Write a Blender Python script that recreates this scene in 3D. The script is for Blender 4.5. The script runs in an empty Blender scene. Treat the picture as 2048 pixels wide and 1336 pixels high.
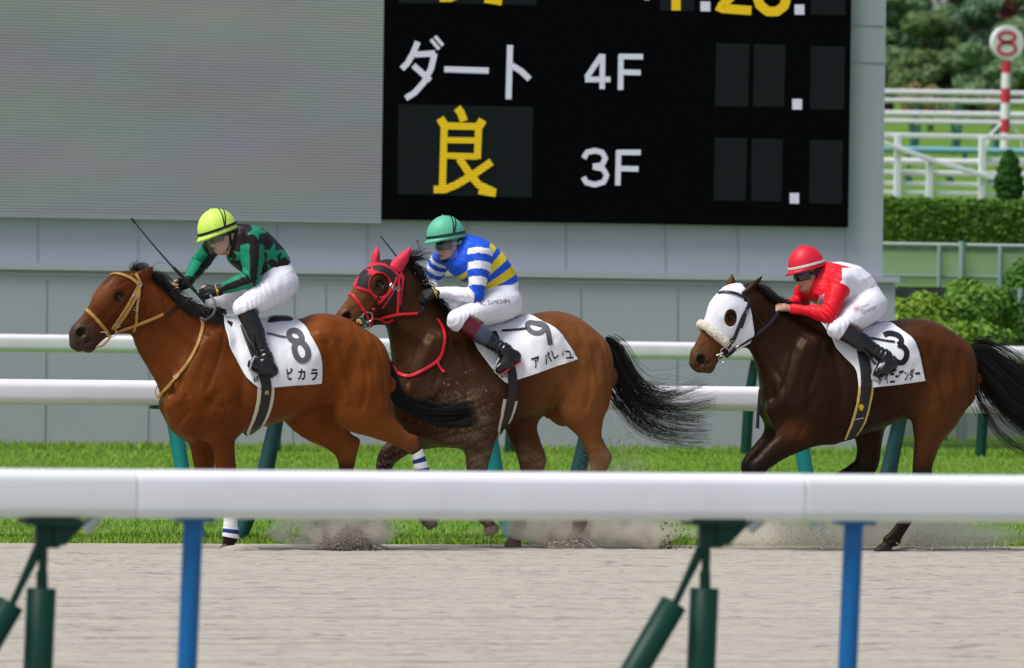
import bpy, math, random
import numpy as np
from mathutils import Vector, Matrix
from mathutils.bvhtree import BVHTree

random.seed(7)
RNG = np.random.default_rng(11)
SC = bpy.context.scene
COL = SC.collection
R = math.radians

# ------------------------------------------------------------------ camera
F_PX = 13750.0                       # focal length in pixels of the 2048 px wide photo
YAW, PITCH, ROLL = R(16.0), math.atan((668 - 598) / F_PX), 0.0138
CAM = np.array([0.0, 0.0, 1.75])
_f0 = np.array([math.sin(YAW), math.cos(YAW), 0.0])
_r0 = np.array([math.cos(YAW), -math.sin(YAW), 0.0])
_u0 = np.array([0.0, 0.0, 1.0])
_F = math.cos(PITCH) * _f0 - math.sin(PITCH) * _u0
_U = math.cos(PITCH) * _u0 + math.sin(PITCH) * _f0
_R = math.cos(ROLL) * _r0 + math.sin(ROLL) * _U
_U = math.cos(ROLL) * _U - math.sin(ROLL) * _r0


def ray(px, py):
    return _R * ((px - 1024) / F_PX) + _U * (-(py - 668) / F_PX) + _F


def U(px, py, Y):
    """point of the vertical plane y = Y seen at photo pixel (px, py): used to measure sizes"""
    d = ray(px, py)
    return CAM + d * (Y / d[1])


def G(px, py, z=0.0):
    """point of the level z seen at a photo pixel"""
    d = ray(px, py)
    return CAM + d * ((z - CAM[2]) / d[2])


cam_data = bpy.data.cameras.new("camera")
cam = bpy.data.objects.new("camera", cam_data)
COL.objects.link(cam)
cam_data.sensor_fit = 'HORIZONTAL'
cam_data.sensor_width = 36.0
cam_data.lens = F_PX / 2048 * 36.0
cam_data.clip_start = 0.5
cam_data.clip_end = 3000
cam_data.dof.use_dof = True
cam_data.dof.focus_distance = 47.2
cam_data.dof.aperture_fstop = 5.8
_m = Matrix.Identity(4)
for _i in range(3):
    _m[_i][0], _m[_i][1], _m[_i][2], _m[_i][3] = _R[_i], _U[_i], -_F[_i], CAM[_i]
cam.matrix_world = _m
SC.camera = cam

# ------------------------------------------------------------------ light: bright thin overcast
SUN_EL, SUN_AZ = R(60), R(250)            # azimuth measured from +Y towards +X: high on the left, a little behind the camera
world = bpy.data.worlds.new("World")
SC.world = world
world.use_nodes = True
_nt = world.node_tree
_bg = _nt.nodes["Background"]
_sky = _nt.nodes.new("ShaderNodeTexSky")
_sky.sky_type = 'NISHITA'
_sky.sun_disc = False
_sky.sun_elevation = SUN_EL
_sky.sun_rotation = SUN_AZ
_sky.air_density = 1.0
_sky.dust_density = 3.0
_hs = _nt.nodes.new("ShaderNodeHueSaturation")
_hs.inputs['Saturation'].default_value = 0.80
_nt.links.new(_sky.outputs[0], _hs.inputs['Color'])
_nt.links.new(_hs.outputs[0], _bg.inputs['Color'])
_bg.inputs['Strength'].default_value = 0.11
sun_d = bpy.data.lights.new("sun", 'SUN')
sun_d.energy = 2.9
sun_d.angle = R(22)
sun_d.color = (1.0, 0.985, 0.97)
sun = bpy.data.objects.new("sun", sun_d)
COL.objects.link(sun)
_sd = Vector((math.sin(SUN_AZ) * math.cos(SUN_EL), math.cos(SUN_AZ) * math.cos(SUN_EL), math.sin(SUN_EL)))
sun.rotation_euler = _sd.to_track_quat('Z', 'Y').to_euler()
sun.location = (0, 20, 40)
SC.view_settings.view_transform = 'Standard'
SC.view_settings.look = 'None'
SC.view_settings.exposure = 0.22
SC.view_settings.gamma = 1.0
SC.view_settings.use_curve_mapping = False
SC.cycles.max_bounces = 8
SC.cycles.volume_bounces = 3
SC.cycles.volume_step_rate = 1.0
SC.cycles.use_denoising = True

# ------------------------------------------------------------------ object helpers
def srgb(r, g=None, b=None):
    if g is None:
        r, g, b = r
    f = lambda c: (c / 255 / 12.92) if c / 255 <= 0.04045 else ((c / 255 + 0.055) / 1.055) ** 2.4
    return (f(r), f(g), f(b))


def tag(o, label=None, cat=None, group=None, kind=None):
    if label: o["label"] = label
    if cat: o["category"] = cat
    if group: o["group"] = group
    if kind: o["kind"] = kind
    return o


def thing(name, loc, label, cat, group=None):
    o = bpy.data.objects.new(name, None)
    COL.objects.link(o)
    o.location = tuple(float(v) for v in loc)
    o.empty_display_size = 0.2
    return tag(o, label, cat, group)


def root_of(o):
    off = Vector((0, 0, 0))
    while o is not None:
        off += o.location
        o = o.parent
    return np.array(off)


def link(name, me, mat=None, parent=None, base=None, smooth=True):
    """one mesh object; the mesh is in world coordinates and moved to the parent's frame"""
    if parent is not None:
        base = root_of(parent)
    loc = (0, 0, 0)
    if base is not None:
        me.transform(Matrix.Translation(Vector([-float(v) for v in base])))
        if parent is None:
            loc = tuple(float(v) for v in base)
    for m in ([] if mat is None else mat if isinstance(mat, (list, tuple)) else [mat]):
        me.materials.append(m)
    if smooth:
        me.polygons.foreach_set("use_smooth", np.ones(len(me.polygons), bool))
    o = bpy.data.objects.new(name, me)
    COL.objects.link(o)
    o.location = loc
    if parent is not None:
        o.parent = parent
    return o


def mesh_np(verts, faces, cols=None, name="mesh", fmat=None):
    """faces: (n,k) int array or list of lists"""
    me = bpy.data.meshes.new(name)
    verts = np.asarray(verts, np.float32).reshape(-1, 3)
    if isinstance(faces, np.ndarray):
        n, k = faces.shape
        me.vertices.add(len(verts))
        me.vertices.foreach_set("co", verts.ravel())
        me.loops.add(n * k)
        me.loops.foreach_set("vertex_index", faces.ravel().astype(np.int32))
        me.polygons.add(n)
        me.polygons.foreach_set("loop_start", np.arange(0, n * k, k, dtype=np.int32))
        me.update(calc_edges=True)
    else:
        me.from_pydata([tuple(map(float, v)) for v in verts], [], [tuple(int(i) for i in f) for f in faces])
        me.update()
    if cols is not None:
        set_cols(me, cols)
    if fmat is not None:
        me.polygons.foreach_set("material_index", np.asarray(fmat, np.int32))
    return me


def set_cols(me, cols):
    a = me.color_attributes.new("paint", 'FLOAT_COLOR', 'POINT')
    c = np.ones((len(me.vertices), 4), np.float32)
    c[:, :3] = cols
    a.data.foreach_set("color", c.ravel())


class MB:
    """collects simple solids into one mesh"""
    def __init__(s):
        s.v, s.f, s.m, s.n = [], [], [], 0

    def add(s, v, f, mi=0):
        v = np.asarray(v, float)
        s.v.append(v)
        s.f += [[i + s.n for i in q] for q in f]
        s.m += [mi] * len(f)
        s.n += len(v)

    def box(s, c, d, rot=None, mi=0, bev=0.0):
        d = np.array(d, float) / 2
        if bev > 0:
            b = min(bev, min(d) * 0.9)
            pts = []
            for sx in (-1, 1):
                for sy in (-1, 1):
                    for sz in (-1, 1):
                        q = np.array([sx, sy, sz]) * d
                        for a in range(3):
                            w = q.copy()
                            for k in range(3):
                                if k != a: w[k] -= np.sign(w[k]) * b
                            pts.append(w)
            v = np.array(pts)
            bm_f = []
            idx = lambda sx, sy, sz, a: ((sx * 2 + sy) * 2 + sz) * 3 + a
            for a in range(3):
                for sa in (0, 1):
                    o = [k for k in range(3) if k != a]
                    ring = []
                    for (p, q) in ((0, 0), (1, 0), (1, 1), (0, 1)):
                        t = [0, 0, 0]; t[a] = sa; t[o[0]] = p; t[o[1]] = q
                        ring.append(idx(*t, a))
                    bm_f.append(ring)
            for a in range(3):
                for b2 in range(a + 1, 3):
                    c3 = 3 - a - b2
                    for sa in (0, 1):
                        for sb in (0, 1):
                            t0 = [0, 0, 0]; t0[a] = sa; t0[b2] = sb
                            t1 = list(t0); t1[c3] = 1
                            bm_f.append([idx(*t0, a), idx(*t0, b2), idx(*t1, b2), idx(*t1, a)])
            for sx in (0, 1):
                for sy in (0, 1):
                    for sz in (0, 1):
                        bm_f.append([idx(sx, sy, sz, 0), idx(sx, sy, sz, 1), idx(sx, sy, sz, 2)])
            out = []
            for q in bm_f:                       # outward winding
                n = np.cross(v[q[1]] - v[q[0]], v[q[2]] - v[q[0]])
                out.append(q if n.dot(v[q].mean(0)) > 0 else q[::-1])
            f = out
        else:
            v = np.array([[sx, sy, sz] for sx in (-1, 1) for sy in (-1, 1) for sz in (-1, 1)]) * d
            f = [[0, 1, 3, 2], [4, 6, 7, 5], [0, 4, 5, 1], [2, 3, 7, 6], [0, 2, 6, 4], [1, 5, 7, 3]]
        if rot is not None:
            v = v @ np.array(rot).T
        s.add(v + np.array(c, float), f, mi)
        return s

    def tube(s, pts, rad, seg=10, mi=0, cap=True, flat=1.0, up=None):
        pts = np.asarray(pts, float)
        n = len(pts)
        rad = np.broadcast_to(np.asarray(rad, float), (n,))
        tan = np.gradient(pts, axis=0)
        tan /= np.linalg.norm(tan, axis=1)[:, None] + 1e-12
        ref = np.array(up if up is not None else ([0, 0, 1] if abs(tan[0][2]) < 0.9 else [1, 0, 0]), float)
        v = []
        for i in range(n):
            a = np.cross(ref, tan[i]); a /= np.linalg.norm(a) + 1e-12
            b = np.cross(tan[i], a)
            if up is None: ref = b
            for k in range(seg):
                th = 2 * math.pi * k / seg
                v.append(pts[i] + rad[i] * (a * math.cos(th) * 1.0 + b * math.sin(th) * flat))
        f = [[i * seg + k, i * seg + (k + 1) % seg, (i + 1) * seg + (k + 1) % seg, (i + 1) * seg + k]
             for i in range(n - 1) for k in range(seg)]
        if cap:                                   # separate rim vertices keep the ends crisp
            b = len(v); v += v[:seg] + v[(n - 1) * seg:n * seg]
            f += [[b + k for k in range(seg)][::-1], [b + seg + k for k in range(seg)]]
        s.add(v, f, mi)
        return s

    def prism(s, prof, p0, p1, mi=0, cap=True, up=(0, 0, 1)):
        """extrude a 2D profile [(side, up)] from p0 to p1"""
        p0, p1 = np.array(p0, float), np.array(p1, float)
        t = (p1 - p0) / np.linalg.norm(p1 - p0)
        a = np.cross(t, np.array(up, float)); a /= np.linalg.norm(a)
        b = np.cross(a, t)
        n = len(prof)
        v = [p + a * q[0] + b * q[1] for p in (p0, p1) for q in prof]
        f = [[k, (k + 1) % n, n + (k + 1) % n, n + k] for k in range(n)]
        if cap:
            v += v[:2 * n]
            f += [[2 * n + k for k in range(n)][::-1], [3 * n + k for k in range(n)]]
        s.add(v, f, mi)
        return s

    def build(s, name, mat, parent=None, base=None, smooth=False, cols=None):
        me = mesh_np(np.concatenate(s.v), s.f, cols, name, s.m if any(s.m) else None)
        return link(name, me, mat, parent, base, smooth)


def rrect(w, h, r, seg=6):
    out = []
    for cx, cy, a0 in ((w / 2 - r, h / 2 - r, 0), (-w / 2 + r, h / 2 - r, 90), (-w / 2 + r, -h / 2 + r, 180), (w / 2 - r, -h / 2 + r, 270)):
        for k in range(seg + 1):
            a = R(a0 + 90 * k / seg)
            out.append((cx + r * math.cos(a), cy + r * math.sin(a)))
    return out


# ------------------------------------------------------------------ materials
MATS = {}


def mat(name, col=(0.5, 0.5, 0.5), rough=0.5, spec=0.5, metal=0.0, paint=False, bump=0.0, bscale=40.0, bstretch=(1, 1, 1),
        var=0.0, vscale=8.0, coat=0.0, sheen=0.0, emit=0.0, alpha=1.0, sss=0.0, tint=None):
    if name in MATS: return MATS[name]
    m = bpy.data.materials.new(name)
    m.use_nodes = True
    nt = m.node_tree
    N, L = nt.nodes, nt.links
    p = N["Principled BSDF"]
    p.inputs['Roughness'].default_value = rough
    p.inputs['Specular IOR Level'].default_value = spec
    p.inputs['Metallic'].default_value = metal
    p.inputs['Coat Weight'].default_value = coat
    p.inputs['Coat Roughness'].default_value = 0.25
    p.inputs['Sheen Weight'].default_value = sheen
    p.inputs['Alpha'].default_value = alpha
    if tint: p.inputs['Specular Tint'].default_value = (*tint, 1)
    if sss:
        p.inputs['Subsurface Weight'].default_value = sss
        p.inputs['Subsurface Radius'].default_value = (0.02, 0.008, 0.004)
        p.inputs['Subsurface Scale'].default_value = 0.6
    if paint:
        a = N.new("ShaderNodeVertexColor"); a.layer_name = "paint"
        src = a.outputs['Color']
    else:
        rgb = N.new("ShaderNodeRGB"); rgb.outputs[0].default_value = (*col, 1)
        src = rgb.outputs[0]
    tc = N.new("ShaderNodeTexCoord")
    if var > 0:
        nz = N.new("ShaderNodeTexNoise")
        nz.inputs['Scale'].default_value = vscale
        nz.inputs['Detail'].default_value = 5
        L.new(tc.outputs['Object'], nz.inputs['Vector'])
        mr = N.new("ShaderNodeMapRange")
        mr.inputs['From Min'].default_value = 0.25
        mr.inputs['From Max'].default_value = 0.75
        mr.inputs['To Min'].default_value = 1 - var
        mr.inputs['To Max'].default_value = 1 + var
        L.new(nz.outputs['Fac'], mr.inputs['Value'])
        mx = N.new("ShaderNodeVectorMath"); mx.operation = 'SCALE'
        L.new(src, mx.inputs[0]); L.new(mr.outputs[0], mx.inputs['Scale'])
        src = mx.outputs[0]
    L.new(src, p.inputs['Base Color'])
    if emit > 0:
        L.new(src, p.inputs['Emission Color'])
        p.inputs['Emission Strength'].default_value = emit
    if bump > 0:
        mp = N.new("ShaderNodeMapping")
        mp.inputs['Scale'].default_value = bstretch
        L.new(tc.outputs['Object'], mp.inputs['Vector'])
        nb = N.new("ShaderNodeTexNoise")
        nb.inputs['Scale'].default_value = bscale
        nb.inputs['Detail'].default_value = 4
        L.new(mp.outputs[0], nb.inputs['Vector'])
        bp = N.new("ShaderNodeBump")
        bp.inputs['Strength'].default_value = 1.0
        bp.inputs['Distance'].default_value = bump
        L.new(nb.outputs['Fac'], bp.inputs['Height'])
        L.new(bp.outputs[0], p.inputs['Normal'])
    MATS[name] = m
    return m


# ------------------------------------------------------------------ signed-distance modelling
def pchip(t, y, tq):
    """monotone cubic interpolation of y (n,k) at tq"""
    t = np.asarray(t, float); y = np.asarray(y, float)
    if y.ndim == 1: y = y[:, None]
    h = np.diff(t)[:, None]; dl = np.diff(y, axis=0) / h
    m = np.zeros_like(y)
    m[0], m[-1] = dl[0], dl[-1]
    if len(t) > 2:
        a, b = dl[:-1], dl[1:]
        w = 0.5 * (a + b)
        hm = np.where(a * b > 0, 3 * a * b / (np.where(np.abs(a + b) > 1e-9, a + b, 1) + np.where(np.abs(b) > np.abs(a), a, b) + 1e-12), 0)
        m[1:-1] = np.where(a * b > 0, np.where(np.abs(hm) < np.abs(w) * 2, hm, w), w * 0.25)
    i = np.clip(np.searchsorted(t, tq, side='right') - 1, 0, len(t) - 2)
    hh = h[i]; s = ((tq - t[i])[:, None]) / hh
    return (2 * s**3 - 3 * s**2 + 1) * y[i] + (s**3 - 2 * s**2 + s) * hh * m[i] + (-2 * s**3 + 3 * s**2) * y[i + 1] + (s**3 - s**2) * hh * m[i + 1]


def catmull(P, n=8, closed=False):
    P = np.asarray(P, float)
    if len(P) < 3 and not closed:
        return np.array([P[0] + (P[-1] - P[0]) * t for t in np.linspace(0, 1, n + 1)])
    Q = np.vstack([P[-1:], P, P[:2]]) if closed else np.vstack([2 * P[0] - P[1], P, 2 * P[-1] - P[-2]])
    out = []
    for i in range(len(Q) - 3):
        a, b, c, d = Q[i:i + 4]
        for t in np.linspace(0, 1, n, endpoint=False):
            out.append(0.5 * (2 * b + (c - a) * t + (2 * a - 5 * b + 4 * c - d) * t * t + (3 * b - a - 3 * c + d) * t**3))
    if not closed: out.append(P[-1])
    return np.array(out)


class Loft:
    """sagittal loft. stations: (top px,py, bottom px,py, half width, egg, lateral centre)"""
    def __init__(s, st, Y, step=0.009, n=2.0, infl=0.0, lat=0.0):
        rows = []
        for r in st:
            tx, ty, bx, by, w = r[:5]
            e = r[5] if len(r) > 5 else 0.0
            yc = lat + (r[6] if len(r) > 6 else 0.0)
            a, b = U(tx, ty, Y + yc), U(bx, by, Y + yc)
            rows.append([a[0], a[2], b[0], b[2], w, e, Y + yc])
        rows = np.array(rows)
        c = (rows[:, 0:2] + rows[:, 2:4]) / 2
        t = np.concatenate([[0], np.cumsum(np.linalg.norm(np.diff(c, axis=0), axis=1) + 0.5 * np.abs(np.diff(np.linalg.norm(rows[:, 0:2] - rows[:, 2:4], axis=1))))])
        q = np.linspace(0, t[-1], max(6, int(t[-1] / step)))
        s.t = q / t[-1]
        s.knots = t / t[-1]
        r = pchip(t, rows, q)
        s.c = (r[:, 0:2] + r[:, 2:4]) / 2
        d = r[:, 0:2] - r[:, 2:4]
        s.h = np.linalg.norm(d, axis=1) / 2
        s.d = d / (2 * s.h[:, None])
        s.h = s.h + infl
        s.w, s.e, s.yc = r[:, 4] + infl, r[:, 5], r[:, 6]
        tan = np.gradient(s.c, axis=0)
        n_ = np.stack([s.d[:, 1], -s.d[:, 0]], 1)
        s.nrm = n_ * np.sign((n_ * tan).sum(1))[:, None]
        s.n, s.infl = n, infl
        s.rend = (0.05, 0.05)

    def bounds(s, pad):
        r = np.maximum(s.h, 0)
        lo = [(s.c[:, 0] - r).min(), (s.yc - s.w).min(), (s.c[:, 1] - r).min()]
        hi = [(s.c[:, 0] + r).max(), (s.yc + s.w).max(), (s.c[:, 1] + r).max()]
        pe = max(s.rend)
        return np.array(lo) - pad - pe, np.array(hi) + pad + pe

    def pick(s, x, z):
        best = np.full(x.shape, 1e9); bi = np.zeros(x.shape, int)
        ba = np.zeros(x.shape); bv = np.zeros(x.shape)
        for i in range(len(s.h)):
            px, pz = x - s.c[i, 0], z - s.c[i, 1]
            a = px * s.nrm[i, 0] + pz * s.nrm[i, 1]
            v = px * s.d[i, 0] + pz * s.d[i, 1]
            cost = np.abs(a) + 0.7 * np.maximum(np.abs(v) - 1.15 * s.h[i], 0)
            m = cost < best
            best[m] = cost[m]; bi[m] = i; ba[m] = a[m]; bv[m] = v[m]
        return bi, ba, bv

    def __call__(s, x, y, z):
        X, Z = np.broadcast_arrays(x[:, 0, :], z[:, 0, :])
        bi, a, v = s.pick(X, Z)
        h, w, e, yc = s.h[bi], s.w[bi], s.e[bi], s.yc[bi]
        last = len(s.h) - 1
        ax = np.where((bi == 0) & (a < 0), a / s.rend[0], np.where((bi == last) & (a > 0), a / s.rend[1], 0))
        vn = v / h
        we = w * (1 + e * np.clip(vn, -1, 1))
        vn, we, yc, ax, h = (q[:, None, :] for q in (vn, we, yc, ax, h))
        yy = (y - yc)
        if s.n == 2.0:
            k0 = np.sqrt(vn**2 + (yy / we)**2 + ax**2)
        else:
            k0 = np.sqrt((np.abs(vn)**s.n + np.abs(yy / we)**s.n)**(2 / s.n) + ax**2)
        k1 = np.sqrt((vn / h)**2 + (yy / we**2)**2 + (ax / 0.05)**2) + 1e-6
        d = k0 * (k0 - 1) / k1
        return np.maximum(d, -np.minimum(h, we))


def smin(a, b, k):
    if k <= 0: return np.minimum(a, b)
    q = np.maximum(k - np.abs(a - b), 0) / k
    return np.minimum(a, b) - q * q * k * 0.25


class Field:
    def __init__(s, lo, hi, h):
        s.lo, s.h = np.array(lo, float), h
        s.n = np.ceil((np.array(hi) - s.lo) / h).astype(int) + 1
        s.ax = [s.lo[i] + h * np.arange(s.n[i]) for i in range(3)]
        s.d = np.full(s.n, 0.25, np.float32)

    def put(s, lo, hi, fn, k=0.0, op='u'):
        i0 = np.clip(np.floor((np.array(lo) - s.lo) / s.h).astype(int), 0, s.n)
        i1 = np.clip(np.ceil((np.array(hi) - s.lo) / s.h).astype(int) + 1, 0, s.n)
        if (i1 <= i0).any(): return s
        sl = tuple(slice(a, b) for a, b in zip(i0, i1))
        x = s.ax[0][sl[0]][:, None, None]; y = s.ax[1][sl[1]][None, :, None]; z = s.ax[2][sl[2]][None, None, :]
        f = fn(x, y, z)
        a = s.d[sl]
        if op == 'u': r = smin(a, f, k)
        elif op == 's': r = -smin(-a, f, k)
        else: r = -smin(-a, -f, k)
        s.d[sl] = r.astype(np.float32)
        return s

    def loft(s, L, k=0.03, op='u'):
        lo, hi = L.bounds(k + 0.02)
        return s.put(lo, hi, L, k, op)

    def cone(s, a, b, ra, rb, k=0.02, sy=1.0, op='u', infl=0.0):
        a, b = np.asarray(a, float), np.asarray(b, float)
        ra, rb = ra + infl, rb + infl
        r = max(ra, rb)
        lo = np.minimum(a, b) - r * max(1, sy) - k - 0.015; hi = np.maximum(a, b) + r * max(1, sy) + k + 0.015
        ba = b - a; L2 = ba.dot(ba) + 1e-12

        def fn(x, y, z):
            px, py, pz = x - a[0], y - a[1], z - a[2]
            t = np.clip((px * ba[0] + py * ba[1] + pz * ba[2]) / L2, 0, 1)
            dx, dy, dz = px - t * ba[0], (py - t * ba[1]) / sy, pz - t * ba[2]
            return np.sqrt(dx * dx + dy * dy + dz * dz) - (ra + (rb - ra) * t)
        return s.put(lo, hi, fn, k, op)

    def chain(s, P, rads, k=0.015, sy=1.0, op='u', infl=0.0):
        for i in range(len(P) - 1):
            s.cone(P[i], P[i + 1], rads[i], rads[i + 1], k, sy, op, infl)
        return s

    def ell(s, c, r, k=0.03, fx=None, fz=None, op='u', infl=0.0):
        """ellipsoid with axes fx (first radius), fz (third); second axis is their cross"""
        c = np.asarray(c, float); r = np.asarray(r, float) + infl
        fx = np.array([1, 0, 0] if fx is None else fx, float); fx /= np.linalg.norm(fx)
        fz = np.array([0, 0, 1] if fz is None else fz, float)
        fz = fz - fx * fz.dot(fx); fz /= np.linalg.norm(fz)
        fy = np.cross(fz, fx)
        R_ = r.max() + k + 0.015

        def fn(x, y, z):
            px, py, pz = x - c[0], y - c[1], z - c[2]
            u = (px * fx[0] + py * fx[1] + pz * fx[2]) / r[0]
            v = (px * fy[0] + py * fy[1] + pz * fy[2]) / r[1]
            w = (px * fz[0] + py * fz[1] + pz * fz[2]) / r[2]
            k0 = np.sqrt(u * u + v * v + w * w)
            k1 = np.sqrt((u / r[0])**2 + (v / r[1])**2 + (w / r[2])**2) + 1e-6
            return np.maximum(k0 * (k0 - 1) / k1, -r.min())
        return s.put(c - R_, c + R_, fn, k, op)

    def plane(s, p, n, k=0.0):
        """keep the side n points away from"""
        p = np.asarray(p, float); n = np.asarray(n, float) / np.linalg.norm(n)
        hi = s.lo + s.h * (s.n - 1)
        return s.put(s.lo, hi, lambda x, y, z: (x - p[0]) * n[0] + (y - p[1]) * n[1] + (z - p[2]) * n[2] + 0 * (x + y + z), k, 'i')

    def net(s, smooth=1):
        d, h = s.d, s.h
        # seal the border so that the surface is closed
        for ax_ in range(3):
            for e in (0, -1):
                ix = [slice(None)] * 3; ix[ax_] = e
                d[tuple(ix)] = np.maximum(d[tuple(ix)], 0.5 * h)
        ins = d < 0
        cs = ins[:-1, :-1, :-1].astype(np.int8)
        cnt = cs.copy()
        for dx, dy, dz in ((1, 0, 0), (0, 1, 0), (0, 0, 1), (1, 1, 0), (1, 0, 1), (0, 1, 1), (1, 1, 1)):
            cnt += ins[dx:ins.shape[0] - 1 + dx, dy:ins.shape[1] - 1 + dy, dz:ins.shape[2] - 1 + dz]
        act = np.argwhere((cnt > 0) & (cnt < 8))
        vid = np.full(cnt.shape, -1, np.int32)
        vid[act[:, 0], act[:, 1], act[:, 2]] = np.arange(len(act))
        corner = np.array([(i, j, k) for i in (0, 1) for j in (0, 1) for k in (0, 1)])
        val = np.stack([d[act[:, 0] + c[0], act[:, 1] + c[1], act[:, 2] + c[2]] for c in corner], 1)
        pos = np.zeros((len(act), 3)); num = np.zeros(len(act))
        for i in range(8):
            for j in range(i + 1, 8):
                if np.abs(corner[i] - corner[j]).sum() != 1: continue
                m = (val[:, i] < 0) != (val[:, j] < 0)
                t = val[m, i] / (val[m, i] - val[m, j])
                pos[m] += corner[i] + t[:, None] * (corner[j] - corner[i])
                num[m] += 1
        V = s.lo + (act + pos / num[:, None]) * h
        quads = []
        for a in range(3):
            b, c = (a + 1) % 3, (a + 2) % 3
            sl0 = [slice(None)] * 3; sl1 = [slice(None)] * 3
            sl0[a] = slice(0, -1); sl1[a] = slice(1, None)
            A, B = ins[tuple(sl0)], ins[tuple(sl1)]
            e = np.argwhere(A != B)
            e = e[(e[:, b] > 0) & (e[:, c] > 0) & (e[:, b] < ins.shape[b] - 1) & (e[:, c] < ins.shape[c] - 1)]
            sgn = A[e[:, 0], e[:, 1], e[:, 2]]
            ids = []
            for ob, oc in ((-1, -1), (0, -1), (0, 0), (-1, 0)):
                q = e.copy(); q[:, b] += ob; q[:, c] += oc
                ids.append(vid[q[:, 0], q[:, 1], q[:, 2]])
            q = np.stack(ids, 1)
            q[~sgn] = q[~sgn][:, ::-1]
            quads.append(q)
        Q = np.concatenate(quads)
        Q = Q[(Q >= 0).all(1)]
        for _ in range(smooth):
            for f in (0.5, -0.34):
                acc = np.zeros_like(V); n = np.zeros(len(V))
                for i in range(4):
                    np.add.at(acc, Q[:, i], V[Q[:, (i + 1) % 4]]); np.add.at(n, Q[:, i], 1)
                    np.add.at(acc, Q[:, i], V[Q[:, (i - 1) % 4]]); np.add.at(n, Q[:, i], 1)
                V = V + f * (acc / np.maximum(n, 1)[:, None] - V)
        return V, Q


def normals_of(V, Q):
    n = np.cross(V[Q[:, 2]] - V[Q[:, 0]], V[Q[:, 3]] - V[Q[:, 1]])
    o = np.zeros_like(V)
    for i in range(4): np.add.at(o, Q[:, i], n)
    return o / (np.linalg.norm(o, axis=1)[:, None] + 1e-12)


def bvh_of(V, Q):
    return BVHTree.FromPolygons([tuple(v) for v in V], [tuple(int(i) for i in q) for q in Q])


def fbm(P, scale, seed=0, octv=4):
    """cheap smooth value noise made of rotated sines, about -1..1"""
    r = np.random.default_rng(seed)
    o = np.zeros(len(P)); a = 1.0; tot = 0
    for i in range(octv):
        for _ in range(3):
            d = r.normal(size=3); d /= np.linalg.norm(d)
            e = r.normal(size=3); e /= np.linalg.norm(e)
            o += a * np.sin(P @ d * scale * 2**i + r.uniform(0, 6.28) + 1.7 * np.sin(P @ e * scale * 0.7 * 2**i + r.uniform(0, 6.28)))
            tot += a
        a *= 0.6
    return o / tot * 1.8


def sstep(a, b, x):
    t = np.clip((x - a) / (b - a), 0, 1)
    return t * t * (3 - 2 * t)


def mixc(a, b, t):
    t = np.asarray(t)[..., None]
    return np.asarray(a) * (1 - t) + np.asarray(b) * t


def in_poly(px, py, poly):
    poly = np.asarray(poly, float)
    c = np.zeros(np.shape(px), bool)
    j = len(poly) - 1
    for i in range(len(poly)):
        xi, yi = poly[i]; xj, yj = poly[j]
        m = ((yi > py) != (yj > py)) & (px < (xj - xi) * (py - yi) / (yj - yi + 1e-12) + xi)
        c ^= m
        j = i
    return c


def poly_dist(px, py, poly, closed=True):
    """unsigned distance to a polyline"""
    poly = np.asarray(poly, float)
    best = np.full(np.shape(px), 1e9)
    n = len(poly)
    for i in range(n if closed else n - 1):
        a, b = poly[i], poly[(i + 1) % n]
        d = b - a
        t = np.clip(((px - a[0]) * d[0] + (py - a[1]) * d[1]) / (d.dot(d) + 1e-12), 0, 1)
        best = np.minimum(best, np.hypot(px - a[0] - t * d[0], py - a[1] - t * d[1]))
    return best


def to_px(P):
    """photo pixel in which a point of the place is seen (for measuring)"""
    q = np.asarray(P) - CAM
    z = q @ _F
    return 1024 + F_PX * (q @ _R) / z, 668 - F_PX * (q @ _U) / z


def star_poly(cx, cy, r, rot=0.0, inner=0.4, sx=1.0, sy=1.0):
    out = []
    for k in range(10):
        a = rot - math.pi / 2 + k * math.pi / 5
        q = r if k % 2 == 0 else r * inner
        out.append((cx + q * math.cos(a) * sx, cy + q * math.sin(a) * sy))
    return out


# flat lettering ---------------------------------------------------------------------------
def stroke_mesh(lines, w, step=3.0):
    """thick pen strokes in photo pixels -> (verts2d, quads)"""
    V, F = [], []
    for ln in lines:
        ww = w
        if isinstance(ln, tuple) and np.isscalar(ln[0]): ww, ln = ln
        P = np.asarray(ln, float)
        seg = np.linalg.norm(np.diff(P, axis=0), axis=1)
        Q = [P[0]]
        for i in range(len(P) - 1):
            n = max(1, int(seg[i] / step))
            Q += [P[i] + (P[i + 1] - P[i]) * (k + 1) / n for k in range(n)]
        Q = np.array(Q)
        closed = np.linalg.norm(Q[0] - Q[-1]) < 0.01
        if closed:
            T = np.roll(Q[:-1], -1, 0) - np.roll(Q[:-1], 1, 0)
            T = np.vstack([T, T[:1]])
        else:
            T = np.gradient(Q, axis=0)
        T /= np.linalg.norm(T, axis=1)[:, None] + 1e-9
        Nn = np.stack([-T[:, 1], T[:, 0]], 1)
        cols = max(2, int(ww / step) + 1)
        b = len(V)
        for q, n in zip(Q, Nn):
            for k in range(cols + 1):
                V.append(q + n * ww * (k / cols - 0.5))
        for i in range(len(Q) - 1):
            for k in range(cols):
                F.append([b + i * (cols + 1) + k, b + i * (cols + 1) + k + 1, b + (i + 1) * (cols + 1) + k + 1, b + (i + 1) * (cols + 1) + k])
    return np.array(V), F


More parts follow.
